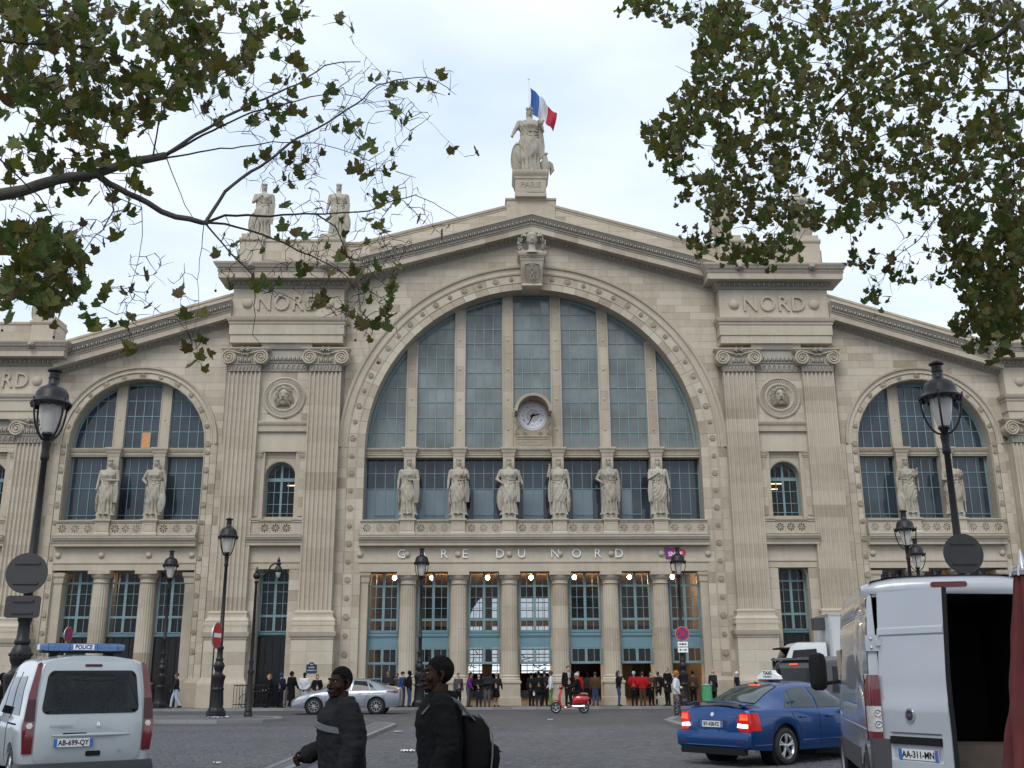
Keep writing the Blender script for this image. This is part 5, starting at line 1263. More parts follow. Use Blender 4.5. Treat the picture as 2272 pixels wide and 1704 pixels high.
# signs
RED = simple('sign red', (0.42, 0.012, 0.015), 0.4, var=0.05); BLUE = simple('sign blue', (0.02, 0.05, 0.26), 0.4, var=0.05); GREYM = simple('painted sign back', (0.035, 0.033, 0.035), 0.5, var=0.15); SILVER = simple('galvanised steel', (0.45, 0.46, 0.47), 0.4, metal=0.6, var=0.1)
def disc(e, name, r, y0, y1, mat, z, n=36):
    m = MB(); m.rings([[(r * cos(2 * pi * i / n), y, z + r * sin(2 * pi * i / n)) for i in range(n)] for y in (y1, y0)]); return m.build(name, mat, e)
s = empty('no_entry_sign', (-11.5, 41.0, 0.1), radians(84), 'round red no entry sign with white bar, turned nearly edge on', 'road sign')
m = MB(); m.tube([(0, .1, 0), (0, .1, 3.5)], .03, 8); m.build('sign_post', IRON, s, smooth=True)
disc(s, 'sign_back', .50, 0, .04, SILVER, 3.05); disc(s, 'sign_face', .475, -.006, 0, RED, 3.05); m = MB(); m.box(-.36, .36, -.012, -.006, 2.97, 3.13); m.build('white_bar', WHITE, s)
def nostop(name, loc, rz, r, z, label, post=True, plates=False):
    s = empty(name, loc, rz, label, 'road sign')
    if post: m = MB(); m.tube([(0, .08, 0), (0, .08, z + r)], .03, 8); m.build('sign_post', SILVER, s, smooth=True)
    disc(s, 'sign_back', r, 0, .03, SILVER, z); disc(s, 'red_ring', r * .95, -.006, 0, RED, z); disc(s, 'blue_face', r * .72, -.011, -.006, BLUE, z)
    for a in (45, -45):
        m = MB(); c, q = cos(radians(a)), sin(radians(a)); w = .07 * r / .34; L_ = r * .74
        m.prism([(c * -L_ - q * w * .7, z + q * -L_ + c * w * .7), (c * -L_ + q * w * .7, z + q * -L_ - c * w * .7), (c * L_ + q * w * .7, z + q * L_ - c * w * .7), (c * L_ - q * w * .7, z + q * L_ + c * w * .7)], -.016 - .001 * (a > 0), -.011); m.build('red_bar', RED, s)
    if plates:
        for k, zz in enumerate((z - r - .16, z - r - .44)):
            m = MB(); m.box(-.25, .25, -.01, .01, zz - .12, zz + .12); m.build('white_plate', WHITE, s)
            m = MB(); m.box(-.14, .14, -.014, -.01, zz - .015, zz + .015)
            for t in (-1, 1): m.prism([(t * .2, zz), (t * .11, zz + .06), (t * .11, zz - .06)], -.014, -.010)
            if k == 0: m.box(-.04, .04, -.015, -.010, zz - .05, zz + .05)
            m.build('arrow_symbol', BLACK, s)
    return s
nostop('no_stopping_sign', (-19.4, 46, 0), radians(82), .33, 3.4, 'small round no stopping sign above the police van roof')
nostop('no_stopping_sign', (8.42, 52.6, 0.1), 0, .35, 3.45, 'round blue and red no stopping sign with two arrow plates', False, True)
def back_sign(loc, round_, label, w=.78, h=.42, rz=0):
    s = empty('sign_back_panel', loc, rz, label, 'road sign')
    if round_: disc(s, 'panel', w / 2, 0, .03, GREYM, 0)
    else:
        m = MB(); P = []
        for cx_, cz_, a in ((w / 2 - .06, h / 2 - .06, 0), (-w / 2 + .06, h / 2 - .06, 90), (-w / 2 + .06, -h / 2 + .06, 180), (w / 2 - .06, -h / 2 + .06, 270)): P += [(cx_ + .06 * cos(radians(a + t)), cz_ + .06 * sin(radians(a + t))) for t in (0, 45, 90)]
        m.prism(P, 0, .03); m.build('panel', GREYM, s)
    m = MB(); m.box(-w * .3, w * .3, -.03, 0, h * .22 if not round_ else .18, (h * .22 if not round_ else .18) + .04); m.box(-w * .3, w * .3, -.03, 0, -(h * .22 if not round_ else .18) - .04, -(h * .22 if not round_ else .18)); m.build('mounting_rail', GREYM, s)
    return s
back_sign((-9.90, 21.12, 3.66), True, 'back of a round sign fixed to the near left lamp post', .82, rz=.1)
back_sign((-9.90, 21.12, 2.99), False, 'back of a rectangular plate below the round one at left', .68, .44, rz=.1)
back_sign((9.07, 20.8, 3.92), True, 'back of a round sign on the near right lamp post', .80)
# enamel street name plate on the left pier
s = empty('street_name_plate', world_of(-11.4, -0.90, 2.0), radians(1.2), 'small dark blue enamel street name plate on the left pier', 'sign')
m = MB(); m.prism([(-.26, -.24), (.26, -.24), (.26, .16), (.14, .18), (.08, .28), (-.08, .28), (-.14, .18), (-.26, .16)], 0, .02); m.build('enamel_plate', simple('navy enamel', (.01, .02, .06), .3), s)
text_mesh('10e', .1, .002, WHITE, 'plate_lettering', s, (0, -.004, .17)); text_mesh('PLACE', .1, .002, WHITE, 'plate_lettering', s, (0, -.004, .02)); text_mesh('NAPOLEON III', .085, .002, WHITE, 'plate_lettering', s, (0, -.004, -.12), xs=.8)
# iron railing and bicycle by the left pier
r_ = empty('iron_railing', (-12.9, 53.2, 0.1), radians(1.2), 'black iron railing between the left pier bases', 'railing')
m = MB(); m.box(-1.0, 1.6, -.02, .02, 1.05, 1.1); m.box(-1.0, 1.6, -.02, .02, .15, .19); m.build('rail', IRON, r_)
for k in range(19): m = MB(); m.tube([(-1.0 + k * .144, 0, 0), (-1.0 + k * .144, 0, 1.15)], .014, 5); m.build('bar', IRON, r_)
# folded parasol
p = empty('folded_parasol', (4.71, 9.6, 0), 0, 'folded dark maroon cafe parasol at the right edge of the view', 'parasol')
MAROON = simple('maroon canvas', (0.085, 0.012, 0.012), 0.85, var=0.25, scale=3, bump=.4, bscale=5)
m = MB(); m.smooth = True; rr = []
for k in range(34):
    t = k / 33; z = 2.50 - 1.85 * t; R = .065 + .25 * t; ring = []
    for i in range(72):
        a = 2 * pi * i / 72; f = 1 + .20 * sin(a * 8 + .8 * sin(t * 4)) + .08 * sin(a * 13 + t * 6) * t + .03 * sin(t * 25 + a * 3)
        ring.append((R * f * cos(a) - .02 * t, R * f * sin(a), z + .05 * sin(a * 8) * (t > .95)))
    rr.append(ring)
m.rings(rr); m.build('canvas', MAROON, p, smooth=True, angle=80)
m = MB(); m.smooth = True; m.tube([(0, 0, 0), (0, 0, 2.62)], .025, 10); m.build('pole', WHITE, p, smooth=True)
m = MB(); m.smooth = True; m.lathe([(2.48, .10), (2.52, .11), (2.54, .05), (2.58, .03), (2.66, .02), (2.72, .005)], n=12)
for k in range(8):
    a = k * pi / 4; m.tube([(0, 0, 2.58), (cos(a) * .09, sin(a) * .09, 2.55), (cos(a) * .12, sin(a) * .12, 2.47)], .01, 5)
m.build('crown_hub', SILVER, p, smooth=True)
m = MB(); m.lathe([(0, .32), (.08, .32), (.1, .06), (.3, .05)], n=24); m.build('base_weight', GREYM, p, smooth=True)
# litter
m = MB(); m.smooth = True; rl = random.Random(8)
def litter(x, y, w, h, lab, mat, z=0.0):
    m = MB(); m.smooth = True; rr = []
    n = 10
    m.add([(x - w / 2 + w * i / n, y + (j - 1) * h / 2 + .03 * rl.uniform(-1, 1), z + .012 + .05 * abs(sin(i * 1.3 + j)) * rl.uniform(.3, 1)) for j in range(3) for i in range(n + 1)], [(j * (n + 1) + i, j * (n + 1) + i + 1, (j + 1) * (n + 1) + i + 1, (j + 1) * (n + 1) + i) for j in range(2) for i in range(n)])
    tag(m.build('paper_scrap', mat, None, smooth=True), lab, 'litter')
litter(-2.33, 23.9, .3, .25, 'crumpled white paper on the setts between the two walking men', WHITE)
litter(1.33, 39.7, .2, .2, 'small white scrap on the setts below the red scooter', WHITE)
litter(-3.4, 31.9, .25, .2, 'yellowish paper scrap on the kerb right of the grey coated man', simple('yellowed paper', (.45, .42, .3), .8))
litter(-11.2, 40.9, .8, .35, 'flattened white rubbish at the foot of the lamp by the no entry sign', WHITE, .1)
litter(-5.7, 20.9, .16, .12, 'tiny pale scrap on the setts right of the police van', WHITE)
# ================================================================== VEHICLES   (local frame: rear at y=0, front towards +y, x right)
TYRE = simple('tyre rubber', (0.018, 0.018, 0.019), 0.85, var=0.2, scale=20, bump=.3, bscale=80)
ALLOY = simple('alloy wheel', (0.45, 0.46, 0.48), 0.28, metal=0.8, var=0.1)
CHROME = simple('chrome', (0.7, 0.7, 0.72), 0.12, metal=1.0, var=0.02)
PLASTIC = simple('grey bumper plastic', (0.045, 0.046, 0.05), 0.6, var=0.1, scale=8)
REDLENS = simple('red lens', (0.12, 0.006, 0.008), 0.12, var=0.25, scale=25, coat=1)
CLEARLENS = simple('clear lens', (0.5, 0.48, 0.46), 0.1, var=0.25, scale=25, coat=1)
def lens_on(name, col, s): return simple(name, col, 0.15, emit=col, estr=s)
def paint(name, col, rough=0.35): return simple(name, col, rough, var=0.05, scale=1.5, coat=0.9)
SEAM = simple('panel gap', (0.01, 0.01, 0.011), 0.9)
def cr(tab, x):                      # smooth table interpolation (monotone cubic-ish)
    if x <= tab[0][0]: return list(tab[0][1:])
    for i in range(len(tab) - 1):
        if x <= tab[i + 1][0]:
            u = (x - tab[i][0]) / (tab[i + 1][0] - tab[i][0]); out = []
            for k in range(1, len(tab[0])):
                p1, p2 = tab[i][k], tab[i + 1][k]
                h = tab[i + 1][0] - tab[i][0]
                m1 = ((p2 - p1) / h + ((p1 - tab[i - 1][k]) / (tab[i][0] - tab[i - 1][0]) if i > 0 else (p2 - p1) / h)) / 2
                m2 = ((p2 - p1) / h + ((tab[i + 2][k] - p2) / (tab[i + 2][0] - tab[i + 1][0]) if i + 2 < len(tab) else (p2 - p1) / h)) / 2
                if i > 0 and (p2 - p1) * (p1 - tab[i - 1][k]) <= 0: m1 = 0
                if i + 2 < len(tab) and (p2 - p1) * (tab[i + 2][k] - p2) <= 0: m2 = 0
                out.append((2 * u ** 3 - 3 * u * u + 1) * p1 + (u ** 3 - 2 * u * u + u) * m1 * h + (-2 * u ** 3 + 3 * u * u) * p2 + (u ** 3 - u * u) * m2 * h)
            return out
    return list(tab[-1][1:])
class Car:
    """tab rows: (y, w_sill, w_mid, w_belt, z_belt, w_roof, z_top, z_sill); section fractions shared"""
    def __init__(s, tab, wheels, wr, lean=None, crown=0.03, tumble=0.06, bulge=0.05, mid=.5, rear_r=0.10, front_r=0.25):
        s.tab = tab; s.wheels = wheels; s.wr = wr; s.L = tab[-1][0]; s.lean = lean or (lambda z: 0.0); s.crown = crown; s.tb = tumble; s.bulge = bulge; s.mid = mid; s.rr = rear_r; s.fr = front_r
    def row(s, y): return cr(s.tab, y)
    def sill(s, y):
        z = s.row(y)[6]
        for wy in s.wheels:
            R = s.wr + 0.075
            if abs(y - wy) < R: z = max(z, s.wr + sqrt(R * R - (y - wy) ** 2) - 0.0)
        return z
    def shr(s, y):                    # plan rounding near both ends
        f = 1.0
        if y < s.rr: f -= 0.10 * (1 - sqrt(max(0, 1 - (1 - y / s.rr) ** 2)))
        if y > s.L - s.fr: f -= 0.22 * (1 - sqrt(max(0, 1 - (1 - (s.L - y) / s.fr) ** 2)))
        return f
    def sec(s, y, n=None):
        ws, wm, wb, zb, wr_, zt, _ = s.row(y); z0 = s.sill(y); f = s.shr(y); zmid = max(z0 + 0.02, zb * s.mid + .12)
        P = [(ws, z0), (ws + (wm - ws) * .8, z0 + (zmid - z0) * .4), (wm, zmid), ((wm * .5 + wb * .5) + .012, zmid + (zb - zmid) * .55), (wb, zb - 0.015), (wb - .025, zb + .012),
             (wb + (wr_ - wb) * .5 + .012, zb + (zt - zb) * .48), (wr_ + .015, zt - min(.10, (zt - zb) * .3)), (wr_ - .04, zt - min(.035, (zt - zb) * .12)), (wr_ - .13, zt - .008), (wr_ * .45, zt + s.crown * .7), (0, zt + s.crown)]
        return [(x * f, z) for x, z in P]
    def pt(s, y, x, z): return (x, y + s.lean(z) * max(0, 1 - y / 0.9), z)
    def capz(s, S): return (S[0][1] + S[-1][1]) / 2
    def ys(s):
        Y = set([0, .02, .05, .1, .16]); y = .22
        while y < s.L: Y.add(round(y, 3)); y += .09
        for wy in s.wheels:
            R = s.wr + .075
            for k in range(-10, 11): Y.add(round(wy + R * sin(pi / 2 * k / 10), 3))
        Y |= {round(s.L - a, 3) for a in (0, .03, .07, .12, .18)}
        return sorted(Y)
    def body(s, mat, e, name='body'):
        m = MB(); m.smooth = True; Y = s.ys(); rings = []
        def ring(y): S = s.sec(y); return [s.pt(y, x, z) for x, z in S] + [s.pt(y, -x, z) for x, z in reversed(S[:-1])]
        for y in Y: rings.append(ring(y))
        m.rings(rings, False, False, closed=False)
        for y0, sgn, b in ((0.0, -1, s.bulge), (s.L, 1, s.bulge * 2)):
            S = s.sec(y0); O = [(x, z) for x, z in S] + [(-x, z) for x, z in reversed(S[:-1])]; cz = s.capz(S); k0 = max(0, 1 - y0 / .9); cr_ = []
            for k in range(0, 8):
                u = 1 - k / 7.4; cr_.append([(x * u, y0 + s.lean(cz + (z - cz) * u) * k0 + sgn * b * (1 - u * u), cz + (z - cz) * u) for x, z in O])
            m.rings(cr_ if sgn < 0 else cr_, False, True)
        o = m.build(name, mat, e, smooth=True, angle=38)
        m = MB(); m.mi = 0
        rr = [[s.pt(y, -s.sec(y)[0][0] * .99, s.sec(y)[0][1] + .012), s.pt(y, s.sec(y)[0][0] * .99, s.sec(y)[0][1] + .012)] for y in Y]
        m.rings(rr, False, False, closed=False); m.box(-.7, .7, .25, s.L - .3, s.tab[0][-1] - .02 if s.tab[0][-1] > .25 else .22, .45); m.build('underbody', BLACK, e)
        return o
    def rear(s, x, z, off=.004):      # point on the rear face
        S0 = s.sec(0); cz = s.capz(S0); O = [(0, S0[0][1])] + S0; px, pz = abs(x), z - cz; u = 1.0; best = 1e9
        if hypot(px, pz) < 1e-4: u = 0
        else:
            for (a, b), (c, d) in zip(O[:-1], O[1:]):
                b -= cz; d -= cz; ex, ez = c - a, d - b; den = px * ez - pz * ex
                if abs(den) < 1e-9: continue
                t = (a * ez - b * ex) / den; q = (a * pz - b * px) / den
                if t > 0 and -1e-6 <= q <= 1 + 1e-6: best = min(best, t)
            u = min(1.0, 1 / best) if best < 1e8 else 1.0
        return (x, s.lean(z) - s.bulge * (1 - u * u) - off, z)
    def rear_panel(s, name, poly, mat, e, off=.006, thick=.03, smooth=False, n=8):
        m = MB(); q = []                                   # refined outline
        for i in range(len(poly)):
            a, b = poly[i], poly[(i + 1) % len(poly)]; k = max(1, int(hypot(b[0] - a[0], b[1] - a[1]) / .12))
            q += [(a[0] + (b[0] - a[0]) * j / k, a[1] + (b[1] - a[1]) * j / k) for j in range(k)]
        cx = sum(p[0] for p in q) / len(q); cz = sum(p[1] for p in q) / len(q); rr = []
        rr.append([(lambda P: (P[0], P[1] + thick + off, P[2]))(s.rear(px, pz, 0)) for px, pz in q])
        rr.append([(lambda P: (P[0], P[1] + .004, P[2]))(s.rear(px, pz, off)) for px, pz in q])
        for u in (.985, .7, .4, .12): rr.append([s.rear(cx + (px - cx) * u, cz + (pz - cz) * u, off) for px, pz in q])
        m.smooth = True; m.rings(rr, True, True); return m.build(name, mat, e, smooth=True, angle=35)
    def side_pt(s, y, z, sd, off=.006):
        S = s.sec(y); 
        for (a, b), (c, d) in zip(S[:-1], S[1:]):
            if min(b, d) - 1e-6 <= z <= max(b, d) + 1e-6 and abs(d - b) > 1e-5:
                x = a + (c - a) * (z - b) / (d - b); return (sd * (x + off), y + s.lean(z) * max(0, 1 - y / .9), z)
        return (sd * (S[4][0] + off), y, z)
    def side_panel(s, name, poly, mat, e, sd, off=.006, ny=10, nz=6):
        """quad patch: poly = 4 corners (y,z): bottom-rear, bottom-front, top-front, top-rear ; bilinear, follows the flank"""
        m = MB(); m.smooth = True; (a, b, c, d) = poly; G = []
        for j in range(nz + 1):
            v = j / nz
            for i in range(ny + 1):
                u = i / ny; y = lerp(lerp(a[0], b[0], u), lerp(d[0], c[0], u), v); z = lerp(lerp(a[1], b[1], u), lerp(d[1], c[1], u), v); G.append(s.side_pt(y, z, sd, off))
        m.add(G, [(j * (ny + 1) + i, j * (ny + 1) + i + 1, (j + 1) * (ny + 1) + i + 1, (j + 1) * (ny + 1) + i) for j in range(nz) for i in range(ny)])
        return m.build(name, mat, e, smooth=True)
    def side_line(s, name, pts, e, sd, r=.006, mat=None, off=.001):
        P = []
        for (a, b), (c, d) in zip(pts[:-1], pts[1:]):
            k = max(1, int(hypot(c - a, d - b) / .07))
            P += [s.side_pt(a + (c - a) * j / k, b + (d - b) * j / k, sd, off) for j in range(k)]
        P.append(s.side_pt(pts[-1][0], pts[-1][1], sd, off)); m = MB(); m.smooth = True; m.tube(P, r, 5); return m.build(name, mat or SEAM, e, smooth=True)
    def top_panel(s, name, y0, y1, f0, f1, mat, e, off=.012, ny=10, nx=10):
        m = MB(); m.smooth = True; G = []
        for j in range(ny + 1):
            y = lerp(y0, y1, j / ny); S = s.sec(y); wr_ = S[9][0]; f = lerp(f0, f1, j / ny); y2 = lerp(y0, y1, min(1, j / ny + .01)); nzv = Vector((0, -(s.sec(y + .02)[-1][1] - s.sec(y - .02)[-1][1]), .04)).normalized()
            for i in range(nx + 1):
                x = f * wr_ * (2 * i / nx - 1); ax = min(abs(x), S[8][0]); z = S[8][1]
                for (a, b), (c, d) in zip(S[8:-1], S[9:]):
                    if min(a, c) - 1e-6 <= ax <= max(a, c) + 1e-6: z = b + (d - b) * (ax - a) / (c - a if abs(c - a) > 1e-6 else 1); break
                G.append((x, y + nzv.y * off + s.lean(z) * max(0, 1 - y / .9), z + nzv.z * off))
        m.add(G, [(j * (nx + 1) + i, j * (nx + 1) + i + 1, (j + 1) * (nx + 1) + i + 1, (j + 1) * (nx + 1) + i) for j in range(ny) for i in range(nx)])
        return m.build(name, mat, e, smooth=True)
    def fit_wheels(s, e, track, style, w=.21, mat=None):
        for wy in s.wheels:
            for sd in (-1, 1):
                wheel(e, sd * track, wy, s.wr, w, sd, style, mat)
                m = MB(); m.lathe([(-.26, s.wr + .07), (0.02, s.wr + .07)], n=24); m2 = m.v; m.v = [(sd * (track + v[2]) if False else sd * (track + .02 + v[2]), wy + v[0], s.wr + v[1]) for v in m2]
                m.f = m.f; m.build('wheel_well', BLACK, e)
def wheel(e, x, y, r, w, sd, style='five', mat=None, z=None):
    z = r if z is None else z
    p = part('wheel', e, (x, y, z))
    def spin(prof, n=40): return [[(sd * a, R * cos(2 * pi * i / n), R * sin(2 * pi * i / n)) for i in range(n)] for a, R in prof]
    m = MB(); m.smooth = True; h = w / 2
    m.rings(spin([(-h, r * .62), (-h, r * .90), (-h * .8, r * .98), (-h * .4, r), (h * .4, r), (h * .8, r * .98), (h, r * .90), (h * 1.02, r * .78), (h * .9, r * .68), (h * .8, r * .66)]), False, False); m.build('tyre', TYRE, p, smooth=True, angle=50)
    m = MB(); m.smooth = True; mat = mat or ALLOY
    m.rings(spin([(-h, r * .66), (h * .75, r * .66), (h * .9, r * .685), (h * .92, r * .66), (h * .7, r * .60), (-h * .5, r * .58)]), False, False)
    k = {'five': 5, 'ten': 10, 'seven': 7, 'steel': 0, 'multi': 9}[style]
    if k:
        for i in range(k):
            a = 2 * pi * i / k + .3
            offs = (-.13, .13) if style == 'five' else (0,)
            for o in offs:
                a1 = a + o * .35; a2 = a + o
                m.tube([(sd * h * .55, r * .08 * cos(a1), r * .08 * sin(a1)), (sd * h * .78, r * .35 * cos(a1 + o * .3), r * .35 * sin(a1 + o * .3)), (sd * h * .72, r * .63 * cos(a2), r * .63 * sin(a2))], [r * .10, r * .055, r * .065] if style != 'multi' else [r * .08, r * .045, r * .06], 6)
        m.rings(spin([(h * .4, r * .16), (h * .8, r * .15), (h * .85, r * .08), (h * .85, .005)], 20), False, False)
    else:
        m.rings(spin([(h * .3, r * .62), (h * .5, r * .5), (h * .3, r * .3), (h * .6, r * .22), (h * .6, .01)]), False, False)
    m.build('rim', mat, p, smooth=True, angle=50)
    m = MB(); m.rings(spin([(h * .1, r * .6), (h * .1, .01)]), False, False); m.build('brake_disc', BLACK, p)
def plate(e, txt, x, y, z, rz=0, w=.52, h=.11, tilt=0):
    p = part('number_plate', e, (x, y, z), (tilt, 0, rz))
    m = MB(); m.box(-w / 2, w / 2, 0, .012, -h / 2, h / 2); m.build('plate', simple('plate white', (.62, .63, .64), .35, var=.03) if 'plate white' not in bpy.data.materials else bpy.data.materials['plate white'], p)
    pb = bpy.data.materials.get('plate blue') or simple('plate blue', (.03, .12, .38), .4)
    for s2 in (-1, 1): m = MB(); m.box(s2 * (w / 2 - .045), s2 * w / 2, -.002, .0, -h / 2, h / 2); m.build('blue_band', pb, p)
    m = MB(); m.box(w / 2 - .032, w / 2 - .014, -.004, -.002, h * .15, h * .32); m.build('region_mark', RED, p)
    text_mesh(txt, .098, .001, BLACK, 'plate_characters', p, (0, -.004, -.002), offset=.0015, xs=.86)
    return p
def quad_rounded(x0, x1, z0, z1, r, n=4, xt=0.0):
    P = []
    for cx, cz, a in ((x1 - r, z1 - r, 0), (x0 + r, z1 - r, 90), (x0 + r, z0 + r, 180), (x1 - r, z0 + r, 270)):
        for k in range(n + 1): t = radians(a + 90 * k / n); P.append((cx + r * cos(t), cz + r * sin(t)))
    if xt: P = [(x * (1 - xt * (z - z0) / (z1 - z0)), z) for x, z in P]
    return P

# ------------------------------------------------------------------ white police van (left)
PW = paint('van white paint', (0.36, 0.395, 0.41), 0.35)
def police_van():
    e = empty('police_van', (-6.05, 15.4, 0), radians(33), 'white police van with blue roof light bar parked with its rear to us', 'police van')
    lean = lambda z: 0.20 * max(0, (z - .95)) ** 1.15 * 1.0
    T = [(0, .84, .90, .90, 1.05, .72, 1.87, .40), (.3, .85, .915, .905, 1.05, .73, 1.88, .40), (2.2, .86, .915, .90, 1.04, .71, 1.86, .34), (2.75, .86, .915, .89, 1.03, .66, 1.70, .34), (3.15, .86, .91, .88, 1.04, .60, 1.34, .34), (3.5, .86, .90, .85, 1.05, .58, 1.14, .34), (4.0, .84, .87, .78, .92, .50, .98, .32), (4.2, .80, .82, .70, .78, .45, .84, .30)]
    c = Car(T, (.72, 3.35), .32, lean, crown=.05, bulge=.05); c.body(PW, e)
    c.fit_wheels(e, .80, 'seven', .19)
    RP = c.rear_panel
    t = RP('tailgate', [(-.62, .45), (.62, .45), (.70, .52), (.72, .7), (.72, 1.0), (.69, 1.5), (.62, 1.83), (-.62, 1.83), (-.69, 1.5), (-.72, 1.0), (-.72, .7), (-.70, .52)], PW, e, off=.018)
    RP('rear_window', quad_rounded(-.665, .665, 1.12, 1.71, .09, xt=.10), GLASS_DARK, t, off=.030)
    RP('brake_light_bar', quad_rounded(-.12, .12, 1.765, 1.80, .015), simple('dark red lens', (.06, .006, .008), .2), t, off=.026)
    RP('handle_recess', quad_rounded(-.36, -.04, .835, .865, .014), BLACK, t, off=.030)
    m = MB(); m.smooth = True; m.tube([c.rear(x, .83, .02) for x in (-.5, -.3, 0, .3, .55)], [.012, .022, .026, .024, .01], 8); m.build('pressing', PW, t, smooth=True)
    RP('lower_latch', quad_rounded(-.03, .17, .545, .615, .02), BLACK, t, off=.028)
    RP('badge', [(.10, 1.01), (.075, .965), (.10, .92), (.125, .965)], CHROME, t, off=.032); RP('badge_centre', [(.10, .99), (.088, .965), (.10, .94), (.112, .965)], PW, t, off=.034)
    P = c.rear(-.39, .95, .035); text_mesh('KANGOO', .055, .001, simple('grey lettering', (.2, .2, .2), .4), 'model_lettering', t, (P[0], P[1], P[2]), xs=1.2)
    P = c.rear(.42, .60, .035); text_mesh('dCi', .045, .001, bpy.data.materials['grey lettering'], 'engine_lettering', t, P)
    P = c.rear(-.21, .735, .034); plate(e, 'AB-699-QY', -.21, P[1] - .012, .735)
    for sd in (-1, 1):
        q = [(.735, .60), (.86, .60), (.89, .95), (.84, 1.38), (.75, 1.80), (.70, 1.83), (.735, 1.35), (.735, 1.0)]
        RP('tail_light', [(sd * a, b) for a, b in (q if sd > 0 else q[::-1])], REDLENS, e, off=.02)
        RP('reversing_lamp', [(sd * (.80 + .045 * cos(k)), .97 + .045 * sin(k)) for k in (0, 1.05, 2.1, 3.14, 4.19, 5.24)], CLEARLENS, e, off=.032)
        RP('dark_lens', [(sd * a, b) for a, b in ((.74, 1.03), (.87, 1.03), (.845, 1.32), (.742, 1.32))], simple('smoked lens', (.04, .005, .006), .15) if 'smoked lens' not in bpy.data.materials else bpy.data.materials['smoked lens'], e, off=.028)
        c.side_panel('rear_side_window', [(.42, 1.10), (1.15, 1.10), (1.18, 1.62), (.62, 1.64)], GLASS_DARK, e, sd); c.side_panel('middle_side_window', [(1.24, 1.10), (1.95, 1.10), (1.90, 1.63), (1.26, 1.63)], GLASS_DARK, e, sd); c.side_panel('front_side_window', [(2.03, 1.10), (3.02, 1.12), (2.52, 1.58), (1.98, 1.62)], GLASS_DARK, e, sd)
        for pts in ([(1.2, .46), (1.2, 1.7)], [(1.99, .42), (1.98, 1.7)], [(3.0, .5), (3.05, 1.08)]): c.side_line('panel_gap', pts, e, sd)
        c.side_line('door_rail', [(.45, .98), (1.15, .98)], e, sd, .014, BLACK)
        m = MB(); m.box(sd * .93, sd * 1.12, 2.75, 2.86, 1.02, 1.22); m.build('door_mirror', BLACK, e)
    c.top_panel('windscreen', 2.78, 3.35, .98, 1.0, GLASS_DARK, e)
    m = MB(); m.smooth = True
    m.rings([[(x, y, z) for x, y, z in ((-w, y_, .26), (-w - .03, y_, .36), (-w, y_, .47), (-w * .6, y_, .47), (w * .6, y_, .47), (w, y_, .47), (w + .03, y_, .36), (w, y_, .26))] for w, y_ in ((.80, -.13), (.88, -.09), (.90, 0), (.90, .30))]); m.build('rear_bumper', PLASTIC, e, smooth=True, angle=40)
    lb = part('light_bar', e, (0, 1.15, 1.985))
    m = MB(); m.smooth = True; m.rings([[(x, yy * .16, .075 + zz * .062) for yy, zz in ((-1, -.9), (-1, .2), (-.75, .9), (.75, .9), (1, .2), (1, -.9))] for x in (-.60, -.55)] ) if False else None
    for x0, x1, s0, s1 in ((-.62, -.50, .72, 1), (-.50, -.20, 1, 1), (-.20, .20, 1, 1), (.20, .50, 1, 1), (.50, .62, 1, .72)):
        m.rings([[(x, yy * .16 * s, .075 + zz * .062 * s) for yy, zz in ((-1, -.9), (-1, .2), (-.8, .9), (.8, .9), (1, .2), (1, -.9))] for x, s in ((x0 + .003, s0), (x1 - .003, s1))])
    m.build('blue_lens', simple('blue lens', (.02, .09, .24), .12, var=.3, scale=14, coat=1), lb, smooth=False)
    m = MB(); m.box(-.58, .58, -.14, .14, -.01, .02); m.box(-.45, -.35, -.1, .1, -.08, 0); m.box(.35, .45, -.1, .1, -.08, 0); m.build('bar_mount', BLACK, lb)
    m = MB(); m.box(-.15, .15, -.172, -.155, .035, .115); m.build('police_panel', WHITE, lb); text_mesh('POLICE', .085, .001, simple('police blue', (.01, .03, .2), .4), 'police_lettering', lb, (0, -.176, .075), offset=.002, xs=.9)
    # police livery on the left flank
    for a, b, mt in ((2.05, 2.5, 'police blue'), (2.5, 2.62, None)): c.side_panel('livery_stripe', [(a, .70), (b, .70), (b + .1, .92), (a + .1, .92)], bpy.data.materials[mt] if mt else RED, e, -1, .005)
    return e
police_van()

